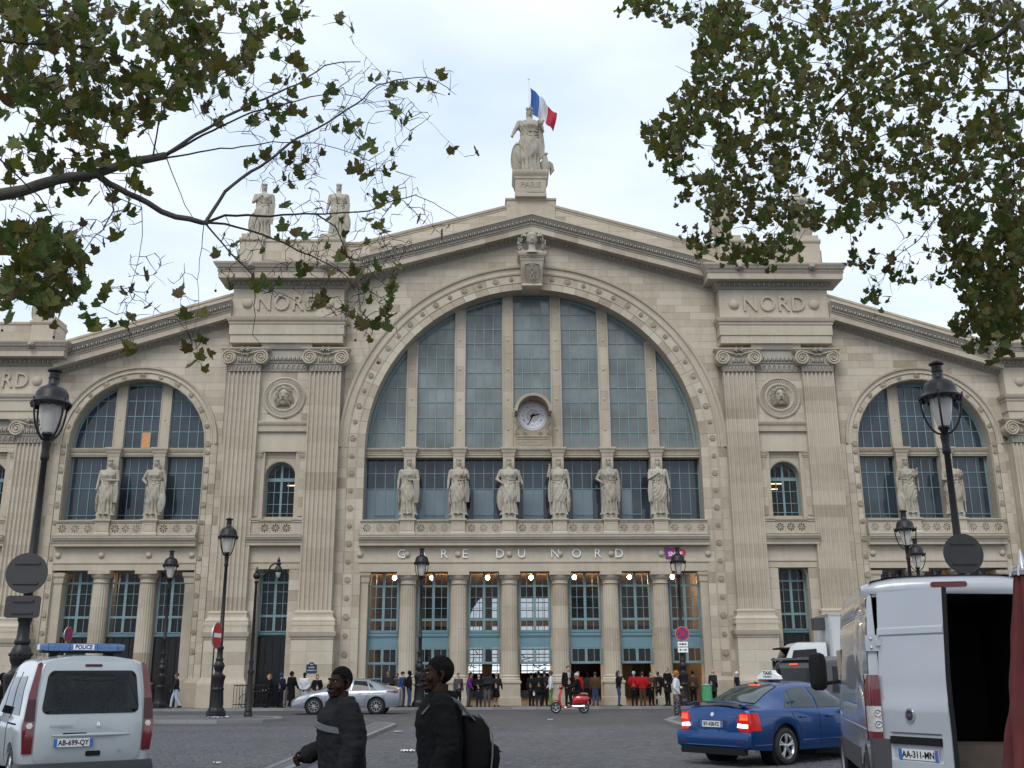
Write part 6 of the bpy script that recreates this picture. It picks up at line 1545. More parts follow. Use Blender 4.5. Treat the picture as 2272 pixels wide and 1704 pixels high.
# ------------------------------------------------------------------ blue taxi
def taxi():
    e = empty('blue_taxi', (3.74, 20.1, 0), radians(-51), 'metallic blue saloon taxi with white roof sign and glowing rear lights', 'taxi')
    TB = paint('metallic blue paint', (0.005, 0.052, 0.19), 0.28); TB.node_tree.nodes['Principled BSDF'].inputs['Metallic'].default_value = 0.5; TB.node_tree.nodes['Principled BSDF'].inputs['Coat Weight'].default_value = 0.5
    T = [(0, .80, .85, .80, .96, .62, 1.005, .30), (.12, .82, .875, .84, .965, .66, 1.03, .29), (.42, .84, .885, .86, .97, .66, 1.06, .27), (.85, .85, .885, .87, .965, .62, 1.235, .26), (1.35, .85, .885, .87, .96, .60, 1.40, .25), (1.9, .86, .885, .865, .955, .60, 1.455, .25), (2.4, .86, .885, .86, .95, .60, 1.44, .25), (2.85, .86, .885, .86, .94, .60, 1.33, .25), (3.45, .86, .885, .85, .925, .62, 1.00, .25), (3.9, .85, .88, .80, .88, .60, .94, .26), (4.3, .83, .85, .74, .76, .55, .83, .27), (4.55, .78, .80, .66, .62, .5, .70, .28)]
    lean = lambda z: -.03 if z < .6 else (.03 * (z - .6))
    c = Car(T, (.97, 3.55), .325, lean, crown=.025, bulge=.07, rear_r=.22, front_r=.5); c.body(TB, e); c.fit_wheels(e, .775, 'five', .21)
    RP = c.rear_panel
    b = RP('boot_lid', [(-.60, .60), (.60, .60), (.66, .75), (.68, .97), (-.68, .97), (-.66, .75)], TB, e, off=.012)
    RP('plate_recess_shade', quad_rounded(-.36, .36, .655, .80, .02), simple('blue with recess shade', (.006, .03, .10), .4), b, off=.014)  # flat panel; shade of a recess is put into its darker blue
    P = c.rear(0, .73, .035); plate(e, 'BY-438-FZ', 0, P[1], .725)
    RP('badge', [(.04 * cos(k * .7), .895 + .04 * sin(k * .7)) for k in range(9)], CHROME, b, off=.026)
    P = c.rear(.46, .85, .03); text_mesh('OCTAVIA', .045, .001, CHROME, 'model_lettering', b, P)
    for sd in (-1, 1):
        q = [(.60, .62), (.81, .60), (.825, .76), (.79, .93), (.62, .93), (.56, .80)]
        if sd < 0: q = [(-a, z) for a, z in q[::-1]]
        RP('tail_light', q, lens_on('lit red lens', (.45, .01, .008), .12) if 'lit red lens' not in bpy.data.materials else bpy.data.materials['lit red lens'], e, off=.02)
        q2 = [(.57, .675), (.78, .665), (.785, .725), (.585, .74)]; q3 = [(.62, .80), (.79, .80), (.775, .90), (.63, .90)]
        if sd < 0: q2 = [(-a, z) for a, z in q2[::-1]]; q3 = [(-a, z) for a, z in q3[::-1]]
        RP('reversing_lamp', q2, lens_on('lit white lens', (1.0, .82, .62), 3.0) if 'lit white lens' not in bpy.data.materials else bpy.data.materials['lit white lens'], e, off=.032)
        RP('brake_lamp', q3, lens_on('lit brake lens', (1.0, .06, .02), 1.1) if 'lit brake lens' not in bpy.data.materials else bpy.data.materials['lit brake lens'], e, off=.032)
        c.side_panel('tail_light_wing', [(.03, .62), (.24, .62), (.17, .93), (.02, .93)], bpy.data.materials['lit red lens'], e, sd, .008)
        c.side_panel('quarter_window', [(1.02, 1.0), (1.20, 1.0), (1.36, 1.31), (1.28, 1.26)], GLASS_CAR, e, sd); c.side_panel('rear_door_window', [(1.24, 1.0), (1.98, .99), (1.90, 1.38), (1.40, 1.325)], GLASS_CAR, e, sd); c.side_panel('front_door_window', [(2.08, .99), (3.12, .99), (2.62, 1.31), (2.02, 1.375)], GLASS_CAR, e, sd)
        for pts in ([(1.16, .98), (1.22, .85), (1.40, .66), (1.42, .35)], [(2.03, 1.36), (2.03, .32)], [(3.15, .95), (3.12, .4)], [(1.4, .34), (3.1, .34)], [(.45, .62), (.62, .62)]): c.side_line('panel_gap', pts, e, sd, .005)
        c.side_line('waist_crease', [(.25, .86), (1.5, .85), (3.4, .82)], e, sd, .007, TB); c.side_line('sill_strip', [(1.45, .42), (3.05, .42)], e, sd, .010, TB)
        for y in (1.42, 2.28): P = c.side_pt(y, .83, sd, .03); m = MB(); m.smooth = True; m.tube([(P[0], P[1] - .02, P[2]), (P[0] + sd * .01, P[1] + .07, P[2] + .005), (P[0], P[1] + .17, P[2])], .016, 7); m.build('door_handle', TB, e, smooth=True)
        m = MB(); m.smooth = True; m.ball((sd * .98, 2.98, 1.0), .10, 10, 8, (1.0, .5, .75)); m.build('door_mirror', TB, e, smooth=True)
        for t in (0, .09): m = MB(); m.rings([[(sd * 0 - .52 + t + .035 * cos(k * .52), y, .27 + .035 * sin(k * .52)) for k in range(12)] for y in (-.06, .06)]); m.build('exhaust_pipe', CHROME, e) if sd < 0 else None
    c.top_panel('rear_screen', .50, 1.30, 1.05, 1.02, GLASS_CAR, e); c.top_panel('windscreen', 2.62, 3.42, 1.0, 1.1, GLASS_CAR, e)
    c.top_panel('high_brake_light', 1.20, 1.27, .28, .28, bpy.data.materials['lit brake lens'], e, off=.014)
    m = MB(); m.smooth = True; m.rings([[(x, y + .02 * (1 - (x / .7) ** 2) * -1, 1.115 + z - .06 * abs(x / .7) ** 4) for y, z in ((.02, 0), (.05, .014), (.26, .012), (.28, 0), (.05, -.012))] for x in [-.70 + .1 * k for k in range(15)]])
    for s2 in (-1, 1): m.box(s2 * .55 - .02, s2 * .55 + .02, .08, .22, 1.03, 1.11)
    m.build('boot_spoiler', TB, e, smooth=True, angle=40)
    m = MB(); m.smooth = True; m.rings([[(w * k, y, z) for k in (-1, -.5, 0, .5, 1)] + [(w * k, y + .1, z) for k in (1, .5, 0, -.5, -1)] for w, y, z in ((.78, -.10, .31), (.83, -.115, .35), (.845, -.115, .52), (.835, -.10, .585), (.80, -.06, .60))]); m.build('rear_bumper', TB, e, smooth=True, angle=40)
    m = MB(); m.box(-.74, .74, -.13, .0, .20, .32); m.build('lower_diffuser', BLACK, e)
    m = MB(); m.smooth = True; m.tube([(-.84, -.095, .355), (-.5, -.125, .35), (.5, -.125, .35), (.84, -.095, .355)], .012, 6); m.build('bumper_crease', TB, e, smooth=True)
    for s2 in (-1, 1): m = MB(); m.box(s2 * .60, s2 * .78, -.125, -.11, .40, .425); m.build('bumper_reflector', REDLENS, e)
    c.side_line('bumper_lip', [(.1, .37), (.55, .37)], e, 1, .008, TB)
    ts = part('taxi_sign', e, (0, 1.72, 1.478))
    m = MB(); m.prism([(-.27, .03), (.27, .03), (.25, .09), (.15, .15), (.12, .20), (-.12, .20), (-.15, .15), (-.25, .09)], -.06, .06); m.build('sign_box', WHITE, ts)
    m = MB(); m.box(-.22, .22, -.07, .07, 0, .03); m.build('sign_foot', BLACK, ts)
    for rz_, yy in ((0, -.064), (pi, .064)): text_mesh('TAXI', .095, .001, BLACK, 'sign_lettering', ts, (0, yy, .145), (pi / 2, 0, rz_), offset=.003); text_mesh('PARISIEN', .05, .001, BLACK, 'sign_lettering', ts, (0, yy, .075), (pi / 2, 0, rz_))
    m = MB(); m.smooth = True; m.tube([(0, 1.32, 1.42), (0, 1.24, 1.47)], [.02, .008], 6); m.build('roof_aerial', BLACK, e)
    # seats and headrests behind the glass
    m = MB(); m.smooth = True
    for x in (-.38, .38):
        for y in (1.35, 2.3): m.ball((x, y, 1.02), .14, 8, 6, (1, .5, .9)); m.box(x - .22, x + .22, y + .02, y + .14, .5, .98)
    m.build('seats', BLACK, e, smooth=False)
GLASS_CAR = glass_mat('tinted car glass', (0.035, 0.05, 0.05), 0.03, 0.3, 1.2)
taxi()

# ------------------------------------------------------------------ big white delivery van with its rear doors open
def cargo_van():
    e = empty('delivery_van', (5.03, 12.0, 0), radians(-12.5), 'big white delivery van with open rear doors and dark load space', 'delivery van')
    VW = paint('delivery van white', (0.36, 0.385, 0.42), 0.32)
    lean = lambda z: .10 * max(0, z - 1.5)
    W = 1.02; H = 2.66
    # body shell: left side, right side, roof, rear frame built round an open load space
    def prof(z): return W - .012 - .10 * max(0, (z - 1.05) / 1.6) ** 2 - (.05 if z < .55 else 0) - .5 * max(0, z - 2.52) ** 1.2
    zs = [.42, .55, .62, .8, 1.0, 1.2, 1.24, 1.28, 1.5, 1.8, 2.1, 2.24, 2.27, 2.33, 2.36, 2.5, 2.58, 2.63, 2.66]
    def xz(z, y): 
        d = .018 if 2.25 < z < 2.35 else (.014 if 1.22 < z < 1.26 else 0)
        f = 1.0 - (0 if y < 4.3 else .16 * ((y - 4.3) / 1.2) ** 2)
        return (prof(z) - d) * f
    def top(y): return 1.0 if y < 3.7 else max(.42, 1.0 - (y - 3.7) * .62 + .0)
    Ys = [0.02, .10] + [.2 + .16 * i for i in range(33)]
    WY, WR = (1.05, 4.5), .36
    for sd, nm in ((-1, 'left_side'), (1, 'right_side')):
        m = MB(); m.smooth = True; rr = []
        for y in Ys:
            lo = .40
            for wy in WY:
                if abs(y - wy) < WR + .07: lo = max(lo, WR + sqrt((WR + .07) ** 2 - (y - wy) ** 2))
            hi = H * top(y); rr.append([(sd * (xz(max(z, .42), y)), y + lean(z) * max(0, 1 - y / .8), lo + (z - .42) / (H - .42) * (hi - lo)) for z in zs] + [(sd * xz(2.66, y) * .75, y + lean(H) * max(0, 1 - y / .8), hi + .045), (0, y + lean(H) * max(0, 1 - y / .8), hi + .06)])
        m.rings(rr, False, False, closed=False); m.build(nm, VW, e, smooth=True, angle=35)
    # dark load space
    LI = simple('load space lining', (.012, .011, .011), .9, var=.4)
    m = MB(); m.box(-.88, -.86, .1, 3.0, .58, 2.5); m.box(.86, .88, .1, 3.0, .58, 2.5); m.box(-.88, .88, .1, 3.0, 2.5, 2.53); m.box(-.88, .88, 3.0, 3.03, .58, 2.5); m.build('load_space', LI, e)
    m = MB(); m.box(-.88, .88, .02, 3.0, .52, .58); m.build('load_floor', simple('worn plywood floor', (.10, .085, .07), .8, var=.3), e)
    m = MB(); m.box(-.84, .84, .35, 1.1, .58, .82); m.build('floor_crate', simple('brown board', (.07, .055, .042), .85, var=.3), e)
    # rear frame
    m = MB(); m.smooth = True
    for sd in (-1, 1):
        rr = []
        for z in [.60, .9, 1.3, 1.7, 2.1, 2.35, 2.5, 2.6]:
            y0 = lean(z); w = prof(z); rr.append([(sd * w, y0 + .08, z), (sd * (w - .012), y0 + .015, z), (sd * (w - .05), y0, z), (sd * .87, y0, z), (sd * .86, y0 + .10, z), (sd * (w - .03), y0 + .10, z)])
        m.rings(rr)
    m.build('rear_pillar', VW, e, smooth=True, angle=50)
    m = MB(); m.smooth = True; y0 = lean(2.55); m.rings([[(x, y0 - .005 + .02 * abs(x) ** 3, 2.50 - .03 * abs(x)), (x, y0 - .03 + .03 * abs(x) ** 3, 2.53), (x, y0 - .015, 2.64 - .10 * abs(x) ** 4), (x, y0 + .06, 2.71 - .12 * abs(x) ** 4), (x, y0 + .2, 2.72 - .12 * abs(x) ** 4), (x, y0 + .2, 2.5)] for x in [-.97 + .0970 * k * 2 for k in range(11)]]); m.build('roof_header', VW, e, smooth=True, angle=50)
    m = MB(); m.prism(quad_rounded(-.20, .20, 2.575, 2.635, .028), y0 - .035, y0 - .01); m.build('high_brake_light', simple('dark red lens2', (.10, .008, .01), .2), e)
    m = MB(); m.box(-.93, .93, -.03, .12, .44, .60); m.build('rear_step', PLASTIC, e)
    for sd in (-1, 1):
        m = MB(); m.smooth = True; rr = []
        for z in (.36, .46, .8, .88, .91): rr.append([(sd * .78, -.10, z), (sd * .90, -.11, z), (sd * (W + .0), -.06, z), (sd * (W + .012), .10, z), (sd * (W - .002), .42 if z < .8 else .2, z), (sd * .78, .1, z)])
        m.rings(rr); m.build('bumper_corner', PLASTIC, e, smooth=True, angle=40)
        tl = part('tail_light', e)
        def tp(a, z): return (sd * (W + .022 - .145 * (1 - a) ** 1.0 - .03 * (z - .9) * .5), lean(z) - .05 + .19 * a ** 4.5, z)
        for nm, z0, z1, mt, o in (('upper_red_lens', 1.26, 1.60, REDLENS, 0), ('clear_lens', .98, 1.26, CLEARLENS, 0), ('lower_red_lens', .88, .98, REDLENS, 0)):
            m = MB(); m.smooth = True; n = 8; G = [tp(i / n, z0 + .003 + (z1 - z0 - .006) * j / 6) for j in range(7) for i in range(n + 1)]
            if nm == 'upper_red_lens': G = [(x - sd * .05 * max(0, (z - 1.5) / .1) ** 2 * (i % (n + 1) == n), y, z) for i, (x, y, z) in enumerate(G)]
            m.add(G, [(j * (n + 1) + i, j * (n + 1) + i + 1, (j + 1) * (n + 1) + i + 1, (j + 1) * (n + 1) + i) for j in range(6) for i in range(n)]); m.build(nm, mt, tl, smooth=True)
        m = MB(); m.smooth = True
        for zz in (1.07, 1.19):
            P = tp(.3, zz); m.tube([(P[0] + .035 * cos(k * .52), P[1] - .012, P[2] + .035 * sin(k * .52)) for k in range(13)], .006, 5); m.ball((P[0], P[1] - .005, P[2]), .014, 6, 4)
        m.build('lamp_bezel', CHROME, tl, smooth=True)
        m = MB()                                                                # red surround strip
        for i in range(1): m.tube([tp(1.0, z) for z in (.88, 1.1, 1.3, 1.5, 1.6)], .012, 5)
        m.build('lens_edge', REDLENS, tl)
    # rear doors
    def door(name, hinge_x, sd, ang, full=True):
        p = empty(name, (0, 0, 0)); p.parent = e; p.location = (hinge_x, lean(1.5) - .0, 0); p.rotation_euler = (0, 0, ang)
        w = .90
        def dp(u, z, off=0): return (sd * u * w, lean(z) - lean(1.5) - .02 - .012 * sin(pi * u) - off - (.04 * max(0, (.95 - z))) , z)
        def f(z, u):
            d = 0
            if 2.02 < z < 2.12: d += .014
            if z < 1.32: d += .012
            if .70 < z < .98 and .12 < u < .88: d -= .022
            return d
        zz = [.60, .66, .69, .72, .85, .97, .99, 1.05, 1.2, 1.31, 1.335, 1.5, 1.8, 2.0, 2.02, 2.04, 2.10, 2.12, 2.14, 2.3, 2.45, 2.52]
        uu = [0, .02, .1, .12, .14, .3, .5, .7, .86, .88, .9, .98, 1.0]
        m = MB(); m.smooth = True; n = len(uu)
        G = [(lambda P: (P[0], P[1] - f(z, u), P[2]))(dp(u, z)) for z in zz for u in uu]; B = [(lambda P: (P[0], P[1] + .07, P[2]))(dp(u, z)) for z in zz for u in uu]; o = len(G)
        F = [(j * n + i, j * n + i + 1, (j + 1) * n + i + 1, (j + 1) * n + i) for j in range(len(zz) - 1) for i in range(n - 1)]
        F += [tuple(o + k for k in reversed(q)) for q in F]
        for j in range(len(zz) - 1): F += [(j * n, (j + 1) * n, o + (j + 1) * n, o + j * n), (j * n + n - 1, o + j * n + n - 1, o + (j + 1) * n + n - 1, (j + 1) * n + n - 1)]
        for i in range(n - 1): F += [(i, o + i, o + i + 1, i + 1), ((len(zz) - 1) * n + i, (len(zz) - 1) * n + i + 1, o + (len(zz) - 1) * n + i + 1, o + (len(zz) - 1) * n + i)]
        m.add(G + B, F); m.build('door_panel', VW, p, smooth=True, angle=30)
        m = MB(); m.smooth = True; m.tube([(lambda P: (P[0] + sd * .012, P[1] + .025, P[2]))(dp(1.0, z)) for z in (.6, .8, 1.0, 1.3, 1.6, 2.0, 2.3, 2.52)], .026, 7); m.build('door_seal', BLACK, p, smooth=True)
        return p, dp
    d, dp = door('left_rear_door', -.87, 1, radians(-48))
    P = dp(.46, 1.17, .02); m = MB(); m.smooth = True; m.rings([[(P[0] + r * cos(2 * pi * k / 24), P[1] - y, P[2] + r * 1.25 * sin(2 * pi * k / 24)) for k in range(24)] for y, r in ((0, .062), (.012, .06), (.012, .046))]); m.build('badge_ring', CHROME, d, smooth=True, angle=40)
    m = MB(); m.rings([[(P[0] + .045 * cos(2 * pi * k / 24), P[1] - y, P[2] + .056 * sin(2 * pi * k / 24)) for k in range(24)] for y in (0, .014)]); m.build('badge_face', simple('dark badge', (.03, .012, .03), .3), d); text_mesh('FIAT', .035, .001, CHROME, 'badge_lettering', d, (P[0], P[1] - .016, P[2]), xs=.8)
    P = dp(.5, .92, .0); m = MB(); m.box(P[0] - .33, P[0] + .33, P[1] - .03, P[1] + .01, .865, .945); m.build('plate_lamp_bar', BLACK, d)
    P = dp(.5, .78, .0); k = plate(d, 'AA-311-MN', P[0] + .02, P[1] - .015, .765)
    # right door folded right back along the van side
    d2, _ = door('right_rear_door', .87, -1, radians(165))
    for z in (1.95, .75):
        m = MB(); m.box(-.99, -.84, -.045 + lean(z), -.01 + lean(z), z - .09, z + .09); m.box(-.88, -.82, -.07 + lean(z), -.03 + lean(z), z - .03, z + .03)
        for t in (-.05, .05): m.ball((-.93, -.05 + lean(z), z + t), .02, 6, 4)
        m.build('door_hinge', VW, e)
    c = type('q', (), {})()
    for wy in WY:
        for sd in (-1, 1):
            wheel(e, sd * .90, wy, WR, .23, sd, 'steel', simple('steel wheel', (.3, .3, .31), .45, metal=.4) if 'steel wheel' not in bpy.data.materials else bpy.data.materials['steel wheel'])
            m = MB(); m.lathe([(-.40, WR + .08), (0.0, WR + .08)], n=24); m.v = [(sd * (.98 + v[2]), wy + v[0], WR + v[1]) for v in m.v]; m.build('wheel_well', BLACK, e)
    m = MB(); m.box(-.9, .9, .3, 5.2, .34, .5); m.build('chassis', BLACK, e)
    for z, r in ((2.30, .008), (.98, .01)):
        m = MB(); m.smooth = True; m.tube([(-xz(z, y) - .002, y, z) for y in (.15, 1, 2, 3, 3.6)], r, 5); m.build('side_moulding', VW, e)
    m = MB(); m.box(-W - .005, -W + .02, 1.5, 4.0, .45, .72); m.build('lower_cladding', PLASTIC, e)
    m = MB(); m.box(-xz(1.8, 4) - .003, -xz(1.8, 4) + .03, 3.5, 4.3, 1.35, 1.95); m.build('cab_side_window', GLASS_DARK, e)
    m = MB(); m.smooth = True; m.rings([[(-1.22 + w * cos(a) - .05, 4.55 + d_ * sin(a), z) for a in [2 * pi * k / 14 for k in range(14)]] for z, w, d_ in ((1.36, .06, .05), (1.40, .12, .08), (1.50, .135, .09), (1.80, .135, .09), (1.90, .11, .08), (1.93, .05, .04))]); m.build('door_mirror', BLACK, e, smooth=True)
    m = MB(); m.tube([(-.95, 4.6, 1.5), (-1.18, 4.58, 1.46)], .03, 6); m.build('mirror_arm', BLACK, e)
    m = MB(); m.smooth = True; m.rings([[(x * .9, 5.3 + yy - .1 * abs(x) ** 2, z) for x in (-1, -.6, -.2, .2, .6, 1)] + [(x * .9, 5.0, z) for x in (1, -1)] for yy, z in ((.1, .35), (.18, .6), (.12, .9), (-.1, 1.12), (-.3, 1.2))]); m.build('bonnet', VW, e, smooth=True)
    return e
cargo_van()

# ------------------------------------------------------------------ silver saloon side on
def silver_car():
    e = empty('silver_saloon', (-4.98, 47.6, 0), radians(90), 'silver saloon car standing side on before the entrance columns', 'car')
    S = paint('metallic silver paint', (0.24, 0.26, 0.295), 0.34); S.node_tree.nodes['Principled BSDF'].inputs['Metallic'].default_value = 0.5
    T = [(0, .80, .85, .80, 1.00, .62, 1.05, .34), (.15, .82, .88, .85, .995, .66, 1.10, .30), (.55, .85, .90, .87, .985, .65, 1.17, .27), (1.1, .86, .905, .875, .97, .60, 1.36, .25), (1.7, .87, .905, .87, .96, .60, 1.47, .24), (2.3, .87, .905, .865, .95, .60, 1.48, .24), (2.9, .87, .905, .86, .93, .60, 1.35, .24), (3.6, .87, .90, .85, .90, .62, .99, .24), (4.1, .86, .89, .80, .84, .60, .91, .25), (4.5, .82, .85, .74, .70, .55, .77, .26), (4.75, .76, .78, .66, .55, .5, .62, .28)]
    c = Car(T, (1.0, 3.72), .33, crown=.03, bulge=.06, rear_r=.3, front_r=.5); c.body(S, e); c.fit_wheels(e, .79, 'multi', .21)
    for sd in (-1, 1):
        c.side_panel('quarter_window', [(1.0, 1.0), (1.25, 1.0), (1.40, 1.33), (1.33, 1.29)], GLASS_DARK, e, sd); c.side_panel('rear_door_window', [(1.30, 1.0), (2.1, .98), (2.02, 1.41), (1.47, 1.37)], GLASS_DARK, e, sd); c.side_panel('front_door_window', [(2.2, .98), (3.25, .97), (2.75, 1.31), (2.12, 1.405)], GLASS_DARK, e, sd)
        for pts in ([(1.28, 1.35), (1.18, 1.1), (1.35, .85), (1.50, .6), (1.5, .35)], [(2.15, 1.38), (2.15, .34)], [(3.25, .95), (3.2, .4)], [(1.5, .32), (3.2, .32)]): c.side_line('panel_gap', pts, e, sd, .007)
        c.side_panel('tail_light', [(.05, .86), (.62, .93), (.50, .99), (.06, .99)], REDLENS, e, sd, .01); c.side_panel('headlight', [(4.05, .70), (4.6, .55), (4.45, .72), (4.0, .80)], CLEARLENS, e, sd, .01)
        for y in (1.65, 2.5): P = c.side_pt(y, .86, sd, .02); m = MB(); m.smooth = True; m.tube([(P[0], P[1], P[2]), (P[0] + sd * .01, P[1] + .1, P[2]), (P[0], P[1] + .2, P[2])], .018, 7); m.build('door_handle', CHROME, e, smooth=True)
        m = MB(); m.smooth = True; m.ball((sd * 1.0, 3.12, 1.02), .11, 10, 8, (1, .55, .75)); m.build('door_mirror', S, e, smooth=True)
        c.side_line('waist_crease', [(.7, .82), (3.4, .78)], e, sd, .008, S)
    c.top_panel('rear_screen', .66, 1.35, 1.02, 1.0, GLASS_DARK, e); c.top_panel('windscreen', 2.78, 3.55, 1.0, 1.1, GLASS_DARK, e)
    return e
silver_car()

# ------------------------------------------------------------------ dark people carrier behind the taxi
def dark_van():
    e = empty('dark_people_carrier', (6.85, 26.2, 0), radians(-66), 'near black people carrier with black windows beyond the blue taxi', 'van')
    D_ = paint('dark grey paint', (0.014, 0.015, 0.018), 0.35)
    T = [(0, .86, .92, .92, 1.12, .78, 1.90, .40), (.25, .88, .95, .94, 1.12, .80, 1.95, .36), (2.8, .90, .95, .93, 1.1, .78, 1.96, .32), (3.4, .90, .95, .92, 1.1, .74, 1.80, .32), (4.1, .90, .94, .90, 1.1, .66, 1.28, .32), (4.6, .86, .9, .82, .95, .6, 1.02, .32), (4.85, .8, .84, .7, .8, .5, .84, .32)]
    c = Car(T, (.95, 3.95), .34, lambda z: .12 * max(0, z - 1.1), crown=.04, bulge=.05); c.body(D_, e); c.fit_wheels(e, .82, 'seven', .22)
    for sd in (-1, 1):
        for a, b, a2, b2 in ((.42, 1.28, .5, 1.28), (1.36, 2.45, 1.36, 2.4), (2.55, 3.6, 2.5, 3.15)): c.side_panel('side_window', [(a, 1.17), (b, 1.17), (b2, 1.76), (a2, 1.78)], GLASS_DARK, e, sd)
        for y in (1.32, 2.5): c.side_line('panel_gap', [(y, .4), (y, 1.85)], e, sd)
        c.rear_panel('tail_light', [(sd * a, z) for a, z in (((.80, .95), (.93, .95), (.90, 1.45), (.80, 1.45)) if sd > 0 else ((.80, 1.45), (.90, 1.45), (.93, .95), (.80, .95)))], REDLENS, e, off=.02)
    c.rear_panel('rear_window', quad_rounded(-.70, .70, 1.2, 1.74, .08), GLASS_DARK, e, off=.02)
    m = MB(); m.smooth = True; m.rings([[(x, -.06 + .02 * x * x + yy, 1.93 + zz) for yy, zz in ((0, 0), (0, .04), (.3, .06), (.3, 0))] for x in (-.74, -.4, 0, .4, .74)]); m.build('roof_spoiler', D_, e, smooth=True, angle=40)
    c.rear_panel('high_brake_light', quad_rounded(-.15, .15, 1.82, 1.85, .01), bpy.data.materials['lit brake lens'], e, off=.03)
dark_van()
# ------------------------------------------------------------------ box lorry
def lorry():
    e = empty('box_lorry', (14.4, 40.4, 0), radians(86), 'white box lorry with its cab facing left behind the parked cars', 'lorry')
    B_ = simple('lorry box white', (.50, .53, .54), .45, var=.08, scale=1)
    m = MB(); m.box(-1.15, 1.15, 0, 2.5, 1.05, 3.75); m.build('cargo_box', B_, e)
    m = MB(); 
    for s2 in (-1, 1):
        m.box(s2 * 1.15, s2 * 1.17, 0, 2.5, 3.69, 3.77); m.box(s2 * 1.15, s2 * 1.17, 2.44, 2.52, 1.05, 3.7)
    m.box(-1.16, 1.16, 2.5, 2.52, 3.69, 3.77); m.build('box_edge_trim', SILVER, e)
    m = MB(); m.box(-.5, .1, 2.5, 2.9, 3.2, 3.65); m.build('cooling_unit', PLASTIC, e)
    m = MB(); m.smooth = True; m.rings([[(x * w, y, z) for x in (-1, 1)] + [(x * w, 2.62, z) for x in (1, -1)] for w, y, z in ((.95, 4.35, .6), (1.0, 4.4, 1.2), (1.0, 4.33, 1.75), (.93, 3.95, 2.55), (.88, 3.7, 2.72), (.6, 3.5, 2.76))]); m.build('cab', paint('lorry cab white', (.55, .58, .58)), e, smooth=True, angle=30)
    for sd in (-1, 1):
        m = MB(); x = sd * 1.005; m.add([(x, 2.95, 1.72), (x, 4.05, 1.72), (sd * .965, 3.85, 2.45), (sd * .965, 3.0, 2.5)], [(0, 1, 2, 3)]); m.build('cab_side_window', GLASS_DARK, e)
        m = MB(); m.box(sd * 1.05, sd * 1.2, 4.2, 4.3, 1.7, 2.2); m.build('door_mirror', BLACK, e)
    m = MB(); m.add([(-.93, 4.36, 1.78), (.93, 4.36, 1.78), (.86, 4.0, 2.5), (-.86, 4.0, 2.5)], [(0, 1, 2, 3)]); m.build('windscreen', GLASS_DARK, e)
    m = MB(); m.box(-.9, .9, 3.9, 4.3, 2.5, 2.56); m.build('sun_visor', BLACK, e)
    for wy in (.8, 3.7):
        for sd in (-1, 1): wheel(e, sd * .9, wy, .42, .26, sd, 'steel', bpy.data.materials['steel wheel'])
    m = MB(); m.box(-.5, .5, .1, 4.2, .6, 1.05); m.build('chassis', BLACK, e)
lorry()
